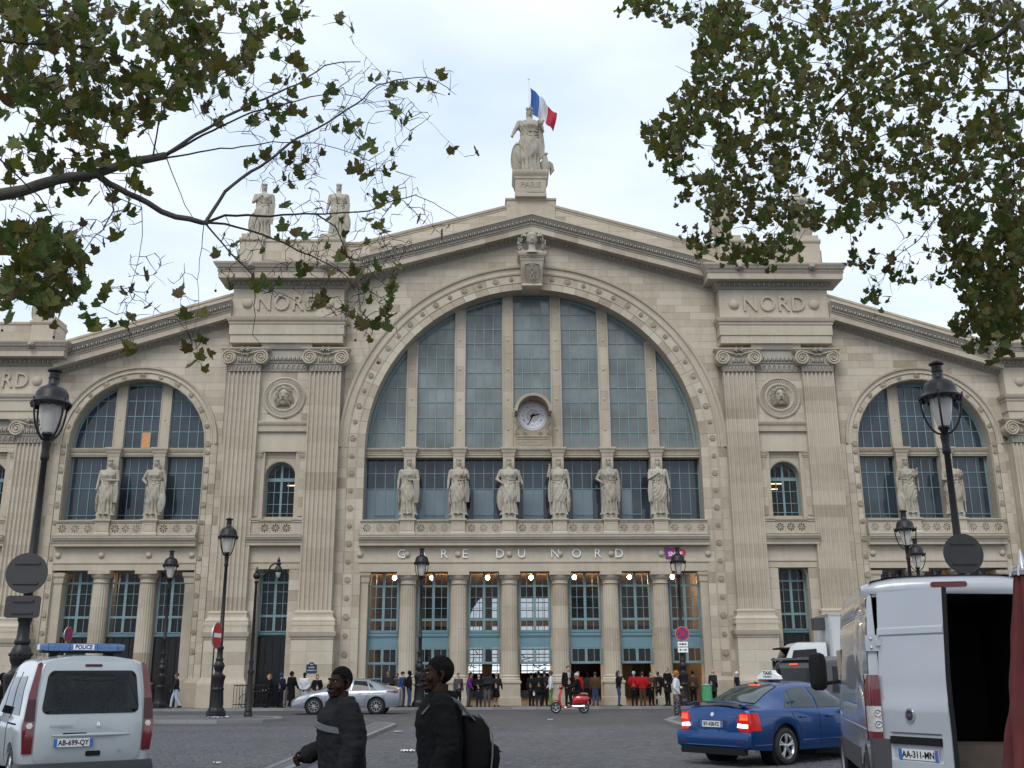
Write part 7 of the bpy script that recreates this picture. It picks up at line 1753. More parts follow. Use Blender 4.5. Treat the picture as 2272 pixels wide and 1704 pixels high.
# ------------------------------------------------------------------ red scooter
def scooter():
    e = empty('red_scooter', (3.28, 46.6, 0), radians(88), 'glossy red motor scooter ridden leftwards across the square', 'motor scooter')
    SR = paint('scooter red', (0.40, 0.010, 0.015), 0.25)
    m = MB(); m.smooth = True
    m.rings([[(w * cos(a), y, z0 + (z1 - z0) * (sin(a) * .5 + .5)) for a in [2 * pi * k / 16 for k in range(16)]] for y, w, z0, z1 in ((.02, .05, .52, .66), (.10, .13, .42, .74), (.3, .17, .36, .78), (.5, .17, .36, .78), (.66, .13, .34, .74), (.74, .10, .28, .58))]); m.build('rear_cowl', SR, e, smooth=True)
    m = MB(); m.smooth = True; m.rings([[(x * w, y, z + (.0 if abs(x) < 1 else -.03)) for x in (-1, -.5, .5, 1)] + [(x * w * .9, y + .01, z - .06) for x in (1, -1)] for y, w, z in ((.70, .16, .34), (.95, .17, .27), (1.15, .17, .27), (1.26, .18, .36))]); m.build('footboard', SR, e, smooth=True)
    m = MB(); m.smooth = True; m.rings([[(w * cos(a), y + .05 * sin(a) - .05 * abs(cos(a)), z) for a in [2 * pi * k / 14 for k in range(14)]] for y, w, z in ((1.26, .19, .30), (1.31, .21, .5), (1.30, .20, .72), (1.24, .15, .88), (1.2, .07, .96), (1.19, .05, 1.04))]); m.build('leg_shield', SR, e, smooth=True)
    m = MB(); m.smooth = True; m.ball((0, 1.22, 1.08), .11, 10, 8, (1, 1.1, .8)); m.tube([(-.33, 1.12, 1.08), (-.1, 1.2, 1.1), (.1, 1.2, 1.1), (.33, 1.12, 1.08)], .022, 6); m.build('handlebar', SR, e, smooth=True)
    m = MB(); m.smooth = True; m.ball((0, 1.32, 1.07), .07, 10, 8, (1, .5, 1)); m.build('headlight', CLEARLENS, e, smooth=True)
    m = MB(); m.smooth = True; m.rings([[(.085 * cos(a), 1.45 + (.30 + .03 * (b)) * sin(t), .24 + .30 * cos(t) + .02 * sin(a)) for a in [2 * pi * k / 10 for k in range(10)]] for t, b in [(-.9 + .2 * k, 0) for k in range(10)]]); m.build('front_mudguard', SR, e, smooth=True)
    m = MB(); m.smooth = True; m.rings([[(w * cos(a), y, z + .05 * sin(a)) for a in [2 * pi * k / 12 for k in range(12)]] for y, w, z in ((.05, .08, .78), (.2, .14, .81), (.5, .15, .80), (.75, .11, .79), (.8, .05, .77))]); m.build('seat', simple('tan saddle', (.22, .16, .10), .6), e, smooth=True)
    for sd in (-1, 1):
        m = MB(); m.tube([(sd * .3, 1.12, 1.1), (sd * .32, 1.12, 1.28)], .008, 5); m.ball((sd * .32, 1.12, 1.33), .06, 8, 6, (1, .4, .8)); m.build('mirror', BLACK, e)
    m = MB(); m.smooth = True; m.tube([(.13, .75, .3), (.15, .5, .28), (.16, .2, .30)], [.04, .06, .055], 8); m.tube([(-.13, .75, .3), (-.15, .5, .28), (-.16, .2, .30)], [.04, .06, .055], 8); m.build('exhaust', ALLOY, e, smooth=True)
    m = MB(); m.smooth = True; m.ball((0, 0.0, .62), .05, 8, 6); m.build('tail_light', REDLENS, e, smooth=True)
    wheel(e, 0, .24, .24, .10, -1, 'five'); wheel(e, 0, 1.45, .24, .10, -1, 'five')
    m = MB(); m.tube([(0, 1.45, .24), (0, 1.34, .55)], .025, 6); m.build('front_fork', CHROME, e)
scooter()
# ------------------------------------------------------------------ bicycle by the railing
def bicycle(x, y, rz, label, mat):
    e = empty('bicycle', (x, y, .1), rz, label, 'bicycle')
    for yy in (0, 1.05):
        m = MB(); m.smooth = True; m.tube([(0, yy + .33 * cos(2 * pi * k / 28), .34 + .33 * sin(2 * pi * k / 28)) for k in range(29)], .016, 6)
        for k in range(12): m.tube([(0, yy, .34), (0, yy + .32 * cos(pi * k / 6), .34 + .32 * sin(pi * k / 6))], .003, 3)
        m.build('wheel', BLACK, e, smooth=True)
    m = MB(); m.smooth = True
    for a, b in (((0, 0, .34), (0, .42, .30)), ((0, .42, .30), (0, .30, .82)), ((0, .30, .78), (0, .92, .82)), ((0, .92, .86), (0, .42, .30)), ((0, 0, .34), (0, .30, .76)), ((0, 1.05, .34), (0, .90, 1.0))): m.tube([a, b], .018, 6)
    m.build('frame', mat, e, smooth=True)
    m = MB(); m.smooth = True; m.tube([(-.28, .82, 1.02), (0, .90, 1.0), (.28, .82, 1.02)], .014, 6); m.build('handlebar', BLACK, e); m = MB(); m.ball((0, .28, .9), .1, 8, 6, (.7, 1.3, .35)); m.build('saddle', BLACK, e, smooth=True)
bicycle(-13.2, 52.85, radians(-90), 'bicycle leaning at the iron railing by the left pier', IRON)
# ================================================================== PEOPLE
def remesh(m, name, mats, parent, voxel, smooth_it=4, disp=None):
    me = bpy.data.meshes.new('t'); me.from_pydata(m.v, [], m.f); me.update()
    bm = bmesh.new(); bm.from_mesh(me); bmesh.ops.recalc_face_normals(bm, faces=bm.faces); bm.to_mesh(me); bm.free()
    t = bpy.data.objects.new('t', me); COL.objects.link(t); md = t.modifiers.new('r', 'REMESH'); md.mode = 'VOXEL'; md.voxel_size = voxel
    if smooth_it: sm = t.modifiers.new('s', 'SMOOTH'); sm.iterations = smooth_it; sm.factor = .5
    dg = bpy.context.evaluated_depsgraph_get(); dg.update(); out = bpy.data.meshes.new_from_object(t.evaluated_get(dg)); bpy.data.objects.remove(t)
    out.materials.clear(); out.materials.append(mats); out.name = name
    if disp:
        vn = [v.normal.copy() for v in out.vertices]
        for v, n in zip(out.vertices, vn): v.co += n * disp(v.co)
    out.polygons.foreach_set('use_smooth', [True] * len(out.polygons)); out.update(); return link(name, out, parent)
SKINS = [simple('dark brown skin', (0.022, 0.011, 0.0075), 0.65, var=.2, scale=14, spec=.15), simple('brown skin', (0.20, 0.11, 0.07), 0.5, var=.1), simple('fair skin', (0.42, 0.25, 0.18), 0.5, var=.06)]
CL = {}
def cloth(name, col): 
    if name not in CL: CL[name] = simple(name + ' cloth', col, 0.95, var=.18, scale=9, bump=.25, bscale=35, spec=.12)
    return CL[name]
C_BLACK = cloth('black', (.010, .010, .011)); C_NAVY = cloth('navy', (.012, .016, .032)); C_JEAN = cloth('denim', (.035, .06, .12)); C_GREY = cloth('grey', (.07, .07, .075)); C_WHITE = cloth('white', (.55, .55, .58))
C_RED = cloth('red', (.33, .012, .015)); C_PURPLE = cloth('purple', (.10, .025, .13)); C_BROWN = cloth('brown', (.07, .04, .025)); C_BLUE = cloth('blue', (.03, .06, .16)); C_LIGHT = cloth('pale blue', (.35, .42, .55)); C_DARK = cloth('charcoal', (.022, .022, .025)); C_GREEN = cloth('green', (.12, .22, .05)); C_ORANGE = cloth('orange', (.36, .13, .03))
HAIRS = {'black': simple('black hair', (.006, .0055, .005), .9, var=.4, scale=60, bump=.8, bscale=160, spec=.1), 'brown': simple('brown hair', (.035, .02, .012), .6), 'ginger': simple('ginger hair', (.25, .09, .02), .6), 'grey': simple('grey hair', (.18, .17, .16), .6)}
def tap(m, a, b, ra, rb, n=10): m.tube([a, ((a[0] + b[0]) / 2, (a[1] + b[1]) / 2, (a[2] + b[2]) / 2), b], [ra, (ra + rb) / 2, rb], n); m.ball(a, ra, n, 6); m.ball(b, rb, n, 6)
def joints(pose, H):
    """pose dict: stride, lean, arms L/R = (elbow, hand) ; x right, -y forward"""
    st = pose.get('stride', 0.0); ln = pose.get('lean', 0.0); sit = pose.get('sit', False); J = {}
    J['pelvis'] = (0, 0, .52); J['chest'] = (0, -ln * .5, .70); J['neck'] = (0, -ln - .005, .835 - abs(ln) * .25); J['head'] = (pose.get('hx', 0), -ln - .015 - pose.get('hf', 0), .922 - abs(ln) * .35)
    for s, k, d in ((-1, 'L', 1), (1, 'R', -1)):
        J['sh' + k] = (s * .108, -ln * .9, .80 - abs(ln) * .2); e, h = pose.get(k, ((.15, .01, .63), (.15, -.03, .47)))
        J['el' + k] = (s * e[0], e[1] - ln * .6, e[2]); J['ha' + k] = (s * h[0], h[1] - ln * .6, h[2]); J['hip' + k] = (s * .052, 0, .51)
        if sit: J['kn' + k] = (s * .07, -.22, .50); J['an' + k] = (s * .08, -.20, .27); J['pelvis'] = (0, 0, .51)
        else: J['kn' + k] = (s * .055, -.02 - d * st * .5 - (.02 if d * st < 0 else 0), .283); J['an' + k] = (s * .06, -d * st * 1.0 + .02 * (st > 0), .045 + (.03 if d * st < -.05 else 0))
    return {k: (v[0] * H, v[1] * H, v[2] * H) for k, v in J.items()}
def person(x, y, rz, label, H=1.72, skin=1, top=C_BLACK, bottom=C_JEAN, hair='black', pose=None, group='people in front of the station entrance', coat=0.0, hat=None, bag=None, skirt=None, z=.10, bulk=1.0, vox=.028, hood=False, feet=True, parent=None):
    pose = pose or {}; J = joints(pose, H); y = max(52.75, y + random.Random(label).uniform(-1.0, .3)) if y > 52.7 and y < 54.3 else y; e = empty('person', (x, y, z), rz, label, 'person', group); g = H
    def limb(m, a, b, ra, rb): tap(m, J[a], J[b], ra * g, rb * g)
    m = MB()
    limb(m, 'pelvis', 'chest', .075, .085); limb(m, 'chest', 'neck', .08, .04); hd = J['head']
    m.tube([J['neck'], (hd[0], hd[1] + .01 * g, hd[2] - .03 * g)], .032 * g, 8)
    m.ball((hd[0], hd[1] + .006 * g, hd[2] + .012 * g), .054 * g, 14, 10, (.82, 1.0, 1.12)); m.ball((hd[0], hd[1] - .022 * g, hd[2] - .035 * g), .032 * g, 10, 7, (1, 1, .95)); m.ball((hd[0], hd[1] - .058 * g, hd[2] - .008 * g), .012 * g, 6, 5, (.8, 1.1, 1.4))
    for s in (-1, 1): m.ball((hd[0] + s * .046 * g, hd[1] + .005 * g, hd[2] - .002 * g), .013 * g, 6, 5, (.5, .9, 1.3))
    for k in 'LR':
        limb(m, 'sh' + k, 'el' + k, .032, .024); limb(m, 'el' + k, 'ha' + k, .024, .016); a, b = Vector(J['el' + k]), Vector(J['ha' + k]); d = (b - a).normalized()
        m.ball(tuple(b + d * .025 * g), .024 * g, 8, 6, (.6, .8, 1.1)); m.tube([b + d * .03 * g, b + d * .062 * g], [.014 * g, .008 * g], 6)
        limb(m, 'hip' + k, 'kn' + k, .05, .034); limb(m, 'kn' + k, 'an' + k, .034, .022); A = J['an' + k]; m.tube([(A[0], A[1] + .02 * g, A[2] - .02 * g), (A[0], A[1] - .09 * g, A[2] - .03 * g)], [.026 * g, .018 * g], 8)
    remesh(m, 'body', SKINS[skin], e, vox * .8, 2)
    b = bulk; m = MB(); cz = J['pelvis'][2]
    m.tube([(0, 0, cz - .02 * g), (0, -.0, cz + .07 * g), (J['chest'][0], J['chest'][1], J['chest'][2]), (J['neck'][0], J['neck'][1] + .005, J['neck'][2] - .035 * g), (J['neck'][0], J['neck'][1], J['neck'][2] + .005 * g)], [.095 * g * b, .088 * g * b, .104 * g * b, .085 * g * b, .044 * g * b], 14, flat=1)
    for q in m.v[:]: pass
    m.v = [(p[0] * 1.12, p[1] * .82 + J['chest'][1] * .18, p[2]) for p in m.v]
    for k in 'LR': limb(m, 'sh' + k, 'el' + k, .048 * b, .036 * b); limb(m, 'el' + k, 'ha' + k, .036 * b, .028 * b)
    if coat:
        n = 16; m.rings([[(r * cos(2 * pi * i / n) * g * 1.05, r * sin(2 * pi * i / n) * g * .85, zz * g) for i in range(n)] for zz, r in ((.56, .092 * b), (.50, .10 * b), (.50 - coat * .5, .108 * b), (.50 - coat, .118 * b))])
    if hood: m.ball((hd[0], hd[1] + .02 * g, hd[2] + .012 * g), .072 * g, 12, 8, (.9, 1, 1.1))
    sd_ = random.Random(int(x * 97 + y)).uniform(0, 9)
    remesh(m, 'coat' if coat else 'jacket', top, e, vox, 3, lambda c: .006 * noise.noise(Vector((c.x * 9, c.y * 9, c.z * 14 + sd_))))
    m = MB()
    if skirt is not None:
        n = 16; m.rings([[(r * cos(2 * pi * i / n) * g, r * sin(2 * pi * i / n) * g * .8, zz * g) for i in range(n)] for zz, r in ((.56, .08), (.5, .095), (skirt + .02, .115 if skirt > .2 else .10), (skirt, .11))])
    else:
        m.tube([(0, 0, cz + .03 * g), (0, 0, cz - .02 * g)], [.082 * g, .085 * g], 12)
        for k in 'LR': limb(m, 'hip' + k, 'kn' + k, .058, .044); A = J['an' + k]; tap(m, J['kn' + k], (A[0], A[1], A[2] + .01 * g), .044 * g, .034 * g)
    remesh(m, 'skirt' if skirt is not None else 'trousers', bottom, e, vox, 3)
    for k in 'LR':
        A = J['an' + k]; m = MB(); m.smooth = True; m.tube([(A[0], A[1] + .035 * g, A[2] - .02 * g), (A[0], A[1], A[2] - .01 * g), (A[0], A[1] - .06 * g, A[2] - .025 * g), (A[0], A[1] - .10 * g, A[2] - .032 * g)], [.022 * g, .03 * g, .025 * g, .016 * g], 8); m.build('shoe', BLACK, e, smooth=True)
    m = MB(); m.smooth = True
    if hat == 'bald': pass
    elif hat: 
        m.ball((hd[0], hd[1] + .01 * g, hd[2] + .032 * g), .061 * g, 12, 8, (.88, 1.02, .85)); m.ball((hd[0], hd[1] + .03 * g, hd[2] + .01 * g), .05 * g, 10, 6, (.9, .8, 1)); m.build('hat', hat, e, smooth=True)
    else:
        m.ball((hd[0], hd[1] + .016 * g, hd[2] + .026 * g), .057 * g, 12, 8, (.88, 1.0, .98))
        if pose.get('long'): m.tube([(hd[0], hd[1] + .035 * g, hd[2] + .02 * g), (hd[0], hd[1] + .045 * g, hd[2] - .05 * g), (hd[0], hd[1] + .04 * g, hd[2] - .10 * g)], [.05 * g, .05 * g, .03 * g], 10)
        m.build('hair', HAIRS[hair], e, smooth=True)
    if bag:
        kind, mat = bag; 
        m = MB(); m.smooth = True
        if kind == 'pack': m.rings([[(w * cx * g, (.075 + d * (1 if cy > 0 else 0)) * g, zz * g) for cx, cy in ((-1, -1), (-1, 1), (1, 1), (1, -1))] for zz, w, d in ((.56, .07, .05), (.60, .085, .09), (.72, .085, .09), (.79, .07, .05))]); m.build('backpack', mat, e, smooth=True, angle=60)
        else:
            P = J['haR']; w = .05 if kind == 'hand' else .045; z0 = P[2] - .17 * g
            m.rings([[(P[0] + cx * w * g * .5, P[1] + cy * w * g, z0 + zz * g) for cx, cy in ((-1, -1), (1, -1), (1, 1), (-1, 1))] for zz in (0, .10)]); m.tube([(P[0], P[1] - w * .7 * g, z0 + .10 * g), (P[0], P[1], P[2] - .01 * g), (P[0], P[1] + w * .7 * g, z0 + .10 * g)], .005 * g, 5); m.build('bag', mat, e, smooth=False)
    return e
A_HANG = ((.145, .01, .64), (.15, -.02, .48)); A_FOLD = ((.15, -.03, .65), (.04, -.12, .64)); A_POCK = ((.165, .03, .64), (.10, -.06, .53)); A_FACE = ((.15, -.06, .66), (.04, -.11, .83)); A_OUT = ((.15, -.07, .64), (.12, -.18, .62)); A_BACK = ((.15, .05, .65), (.16, .09, .50)); A_FWD = ((.145, -.05, .64), (.14, -.14, .53))
def P_(L=A_HANG, R=A_HANG, **k): d = {'L': L, 'R': R}; d.update(k); return d
def px(u, Y): return (u - 1136) / 2276 * .962 * Y
W = 53.2
R90 = radians(90)
person(px(604, W), W - .3, radians(-60), 'person with ginger hair and black coat bending near the bicycle', 1.66, 2, C_BLACK, C_BLACK, 'ginger', P_(A_FWD, A_FWD, stride=.10, lean=.06, long=1), coat=.1)
person(px(620, W), W, radians(160), 'person in dark clothes and blue cap beside the railing', 1.66, 1, C_NAVY, C_NAVY, hat=C_BLUE, pose=P_(A_POCK, A_POCK))
person(px(648, W), W - .1, radians(60), 'person wrapped in a long black hooded coat walking by the pier', 1.74, 1, C_BLACK, C_BLACK, pose=P_(A_HANG, A_FWD, stride=.10), coat=.30, hood=True, bulk=1.1)
person(px(669, W), W + .3, radians(-10), 'person in a white open jacket over a light blue shirt', 1.68, 0, C_WHITE, C_LIGHT, pose=P_(A_POCK, A_POCK), bulk=1.15)
person(px(703, W), W + .2, radians(20), 'person in black seen behind the silver car bonnet', 1.58, 2, C_BLACK, C_JEAN, 'brown', P_(A_POCK, A_POCK, long=1))
person(px(393, 53), 52.9, radians(-70), 'person striding in a dark top and pale flared jeans at left', 1.70, 1, C_DARK, C_LIGHT, 'brown', P_(A_BACK, A_FWD, stride=.13))
person(px(860, W), W, radians(10), 'left one of two people with dark jackets behind the silver boot', 1.74, 1, C_DARK, C_BLACK, 'brown', P_(A_POCK, A_FOLD))
person(px(879, W), W + .4, radians(-30), 'shorter person in a dark brown jacket behind the silver boot', 1.62, 1, C_BROWN, C_BLACK, 'brown', P_(A_FOLD, A_HANG))
person(px(892, W), W - .1, radians(60), 'person in a dark cap and blue jacket facing left near the lamp', 1.70, 2, C_BLUE, C_BLUE, hat=C_NAVY, pose=P_(A_POCK, A_FWD))
person(px(907, W), W - .3, radians(110), 'person in black with a small backpack and jeans left of the lamp', 1.74, 0, C_BLACK, C_JEAN, pose=P_(A_HANG, A_POCK), bag=('pack', C_BLACK))
person(px(1014, W), W, radians(30), 'person in a slate jacket just right of the nearer walking man', 1.62, 2, C_GREY, C_BLACK, 'brown', P_())
person(px(1037, W), W - .1, radians(70), 'person in a purple top leaning forward at the entrance', 1.70, 1, C_PURPLE, C_GREY, 'black', P_(A_FWD, A_OUT, lean=.07))
person(px(1060, W), W - .5, radians(-15), 'person in black holding something at the chest', 1.60, 2, C_BLACK, C_NAVY, 'black', P_(A_FOLD, A_FOLD))
person(px(1078, W), W, radians(5), 'person in a dark jacket and grey trousers with folded arms', 1.72, 0, C_DARK, C_GREY, 'black', P_(A_FOLD, A_FOLD), bulk=1.1)
person(px(1098, W), W - .1, radians(165), 'person seen from behind in a charcoal coat, skirt and bare legs', 1.62, 2, C_DARK, C_BLACK, 'grey', P_(A_FWD, A_FWD), skirt=.28)
person(px(1176, W), W + 1.1, radians(150), 'left person in black standing inside the middle doorway', 1.62, 1, C_BLACK, C_BLACK, 'black', P_())
person(px(1192, W), W + .1, radians(180), 'person in a dark coat in the middle doorway carrying a white bag', 1.66, 1, C_BLACK, C_DARK, 'black', P_(), bag=('hand', C_WHITE), coat=.12)
person(px(1206, W), W + 1.3, radians(170), 'taller dark figure behind the white bag carrier in the doorway', 1.72, 1, C_DARK, C_BLACK, 'brown', P_(A_POCK, A_POCK))
person(px(1219, 52.9), 52.8, radians(-100), 'person in a grey hood, white vest and lime green trousers', 1.70, 1, C_WHITE, C_GREEN, hat=C_GREY, pose=P_(A_FWD, A_HANG))
person(px(1256, W), W - .2, radians(15), 'tall person in a black suit with white shirt and dark tie', 1.93, 2, C_BLACK, C_BLACK, 'brown', P_())
m = MB(); s_ = bpy.data.objects[[o.name for o in COL.objects if o.get('label', '').startswith('tall person in a black suit')][0]]
m.prism([(-.05, 1.36), (.05, 1.36), (.065, 1.60), (-.065, 1.60)], -.175, -.10); m.build('white_shirt', C_WHITE, s_); m = MB(); m.prism([(-.018, 1.34), (.018, 1.34), (.012, 1.58), (-.012, 1.58)], -.185, -.17); m.build('tie', C_NAVY, s_)
person(px(1279, W), W, radians(150), 'person in a red jacket half hidden behind the scooter rider', 1.66, 1, C_RED, C_BLACK, 'grey', P_())
person(px(1318, W), W + .6, radians(170), 'person in a brown jacket and blue jeans right of the scooter', 1.64, 1, C_BROWN, C_JEAN, 'brown', P_(stride=.05), bulk=1.12)
person(px(1366, W), W - .4, radians(85), 'slim person in black top and blue jeans with shoulder bag before a column', 1.70, 2, C_BLACK, C_JEAN, 'brown', P_(A_FACE, A_HANG, long=1), bag=('hand', C_BLACK))
person(px(1403, W), W + .9, radians(160), 'person in a red jacket and light blue hat in the sixth doorway', 1.66, 1, C_RED, C_BLACK, hat=C_LIGHT, pose=P_(A_POCK, A_POCK))
person(px(1419, W), W + .2, radians(185), 'broader person in a bright red jacket with dark trousers', 1.64, 1, C_RED, C_BROWN, 'brown', P_(A_POCK, A_POCK), bulk=1.2)
person(px(1441, W), W + .2, radians(20), 'person in a dark patterned jacket right of the red jackets', 1.64, 2, C_BROWN, C_BLACK, 'brown', P_(A_FOLD, A_HANG, long=1))
person(px(1474, W), W - .3, radians(-60), 'tall person in a long black coat left of the lamp post', 1.86, 2, C_BLACK, C_BLACK, 'grey', P_(A_HANG, A_POCK), coat=.16)
person(px(1542, W), W + 1.2, radians(160), 'dim person in an olive jacket inside the last doorway', 1.66, 1, C_BROWN, C_BLACK, 'black', P_())
person(px(1574, W), W - .1, radians(120), 'bald person in a dark overcoat beside the green sack', 1.74, 2, C_DARK, C_BLACK, hat='bald', pose=P_(A_POCK, A_HANG), coat=.12)
person(px(1634, W), W + .2, radians(100), 'person in a white knitted hat behind the taxi roof', 1.62, 2, C_NAVY, C_BLACK, hat=C_WHITE, pose=P_())
for i, (u, yy, rz, tp, lab) in enumerate([(1300, 55.4, 190, C_DARK, 'shadowy person inside the fifth doorway behind the scooter'), (1456, 54.9, 170, C_BLACK, 'black clad person at the right edge of the sixth doorway'), (738, 53.6, -30, C_GREY, 'grey dressed person glimpsed over the silver car roof')]):
    person(px(u, yy), yy, radians(rz), lab, 1.60 + .04 * (i % 4), i % 3, tp, C_BLACK, ('black', 'brown', 'grey')[i % 3], P_(A_POCK, A_HANG, stride=.04 * (i % 2)))
PATT = simple('patterned skirt cloth', (.05, .05, .055), .9)
t3 = PATT.node_tree; v3 = t3.nodes.new('ShaderNodeTexVoronoi'); v3.inputs['Scale'].default_value = 22; c3 = t3.nodes.new('ShaderNodeValToRGB'); c3.color_ramp.elements[0].position = .25; c3.color_ramp.elements[0].color = (.4, .4, .42, 1); c3.color_ramp.elements[1].position = .32; c3.color_ramp.elements[1].color = (.015, .015, .02, 1)
g3 = t3.nodes.new('ShaderNodeNewGeometry'); t3.links.new(g3.outputs['Position'], v3.inputs['Vector']); t3.links.new(v3.outputs['Distance'], c3.inputs[0]); t3.links.new(c3.outputs[0], t3.nodes['Principled BSDF'].inputs['Base Color'])
person(px(1494, 40.5), 40.3, radians(80), 'person in a white jacket, orange headscarf and patterned dark skirt', 1.74, 1, C_WHITE, PATT, hat=C_ORANGE, pose=P_(A_POCK, A_FOLD), skirt=.03, z=0, bag=('hand', C_BROWN), vox=.024)
person(px(1836, 31), 31, radians(60), 'person in an orange knitted hat seen above the black van mirror', 1.80, 1, C_BROWN, C_BLACK, hat=C_ORANGE, pose=P_(), z=0)
person(px(4, 24), 24, radians(90), 'dark dressed person cut by the left edge behind the police van', 1.72, 0, C_BLACK, C_BLACK, 'black', P_(), z=0)
# scooter rider
r = person(2.82, 46.62, radians(88) + pi, 'rider in dark jacket and cream helmet sitting on the red scooter', 1.70, 1, C_BLACK, C_BLACK, hat=simple('cream helmet', (.45, .38, .27), .3), pose=P_(((.15, -.10, .66), (.13, -.24, .63)), ((.15, -.10, .66), (.13, -.24, .63)), sit=True, lean=.03), z=0.0, bulk=1.1, group='people in front of the station entrance')
# green sack holder
e = empty('green_rubbish_sack', (px(1563, 52.6), 52.6, .1), 0, 'bright green transparent rubbish sack on a ring by the last doorway', 'rubbish bag')
m = MB(); m.smooth = True; m.rings([[((.26 - .05 * (zz < .2)) * (1 + .06 * sin(5 * a + zz * 9)) * cos(a), .24 * (1 + .06 * sin(4 * a)) * sin(a), zz) for a in [2 * pi * k / 20 for k in range(20)]] for zz in (.25, .4, .6, .8, .95, 1.0)]); m.build('sack', simple('green plastic', (.06, .28, .12), .35, var=.3), e, smooth=True)
m = MB(); m.tube([(.27 * cos(2 * pi * k / 20), .25 * sin(2 * pi * k / 20), 1.0) for k in range(21)], .02, 6); m.tube([(0, .26, 0), (0, .26, 1.1)], .03, 6); m.build('ring_stand', SILVER, e)

# ------------------------------------------------------------------ the two men walking past in the foreground (waist up in view)
def big_man(x, y, rz, label, H, coatmat, pose, pack=False, lapel=False, beard=False, vox=.009, turn=0.0, z=0.0, bulk=1.0, ht=.0):
    J = joints(pose, H); e = empty('person', (x, y, z), rz, label, 'person', 'men walking past in the foreground'); g = H
    def limb(m, a, b, ra, rb, n=14): tap(m, J[a], J[b], ra * g, rb * g, n)
    hd = Vector(J['head']); R = Matrix.Rotation(turn, 3, 'Z')
    def Hp(x_, y_, z_): return tuple(hd + R @ Vector((x_, y_, z_)) * g)
    m = MB(); limb(m, 'pelvis', 'chest', .075, .085); limb(m, 'chest', 'neck', .07, .04); m.tube([J['neck'], Hp(0, .014, -.035)], .038 * g, 14)
    def hball(c, r, sc): # head balls follow the turn
        mm = MB(); mm.ball((0, 0, 0), r * g, 20, 14, sc); m.add([tuple(Vector(Hp(*c)) + R @ Vector(v)) for v in mm.v], mm.f)
    hball((0, .012, .020), .0535, (.80, 1.02, 1.05)); hball((0, -.012, -.012), .043, (.86, 1.0, 1.25)); hball((0, -.026, -.046), .024, (1.05, .95, .8))
    hball((0, -.046, .022), .014, (2.2, .6, .55)); hball((0, -.050, -.036), .016, (1.25, .85, .55)); hball((0, -.047, -.052), .013, (1.1, .9, .8))
    m.tube([Hp(0, -.048, .015), Hp(0, -.062, -.008), Hp(0, -.066, -.016), Hp(0, -.056, -.021)], [.0055 * g, .007 * g, .0085 * g, .0055 * g], 8)
    for s in (-1, 1):
        hball((s * .009, -.053, -.017), .0065, (1, 1, .8)); hball((s * .029, -.034, -.012), .015, (1, .9, 1)); m.tube([Hp(s * .006, -.051, .024), Hp(s * .030, -.043, .026)], [.0055 * g, .004 * g], 6)
        m.tube([Hp(s * .041, .008, .016), Hp(s * .048, .016, .014), Hp(s * .049, .018, 0), Hp(s * .045, .010, -.018), Hp(s * .041, .006, -.020)], [.006 * g, .007 * g, .007 * g, .006 * g, .005 * g], 7)
        m.tube([Hp(s * .002, -.061, -.0335), Hp(s * .014, -.056, -.036)], .0042 * g, 6); m.tube([Hp(s * .002, -.060, -.041), Hp(s * .013, -.055, -.040)], .0046 * g, 6)
    for k in 'LR':
        limb(m, 'sh' + k, 'el' + k, .03, .024); limb(m, 'el' + k, 'ha' + k, .023, .017); a, b = Vector(J['el' + k]), Vector(J['ha' + k]); d = (b - a).normalized(); s = -1 if k == 'L' else 1
        side = d.cross(Vector((s, 0, 0))); side = side.normalized() if side.length > .1 else Vector((0, 1, 0)); nrm = d.cross(side).normalized()
        m.tube([b - d * .005 * g, b + d * .022 * g, b + d * .045 * g], [.018 * g, .024 * g, .021 * g], 10, flat=.6)
        for f in range(4):
            o = side * (f - 1.5) * .0125 * g; L_ = (.030, .035, .033, .026)[f]; c = nrm * -s * .012 * g
            m.tube([b + d * .042 * g + o, b + d * (.042 + L_ * .55) * g + o + c * .3, b + d * (.040 + L_ * .85) * g + o + c * 1.4, b + d * (.030 + L_ * .7) * g + o + c * 2.4], [.0068 * g, .0064 * g, .0058 * g, .005 * g], 7)
        m.tube([b + d * .012 * g - side * .018 * g, b + d * .030 * g - side * .030 * g - nrm * s * .006 * g, b + d * .048 * g - side * .026 * g - nrm * s * .014 * g], [.009 * g, .0075 * g, .006 * g], 7)
        limb(m, 'hip' + k, 'kn' + k, .05, .034); limb(m, 'kn' + k, 'an' + k, .034, .022); A = J['an' + k]; m.tube([(A[0], A[1] + .02 * g, A[2] - .02 * g), (A[0], A[1] - .09 * g, A[2] - .03 * g)], [.026 * g, .018 * g], 8)
    remesh(m, 'body', SKINS[0], e, .0045, 1)
    EYE = bpy.data.materials.get('eye white') or simple('eye white', (.13, .11, .09), .3)
    for s in (-1, 1):
        m = MB(); m.smooth = True; m.ball(Hp(s * .0185, -.0435, .010), .0072 * g, 12, 8, (1.2, .8, .75)); m.build('eye', EYE, e, smooth=True); m = MB(); m.smooth = True; m.ball(Hp(s * .0185, -.0490, .010), .0032 * g, 8, 6); m.build('iris', BLACK, e, smooth=True)
    m = MB(); mm = MB(); mm.ball((0, 0, 0), .0590 * g, 28, 18, (.80, 1.0, 1.0)); m.add([tuple(Vector(Hp(0, .017, .024)) + R @ Vector(v)) for v in mm.v if True], mm.f)
    # trim the hairline: drop hair in front of the face
    hc = Vector(Hp(0, 0, 0)); inv = R.inverted()
    keep = []; V = m.v
    for f in m.f:
        c = inv @ (sum((Vector(V[i]) for i in f), Vector()) / len(f) - hc) / g
        if (c.y > -.024 + (.034 - c.z) * .85 + .004 * noise.noise(c * 200) and c.z > -.036) or c.z > .054 + .3 * abs(c.x): keep.append(f)
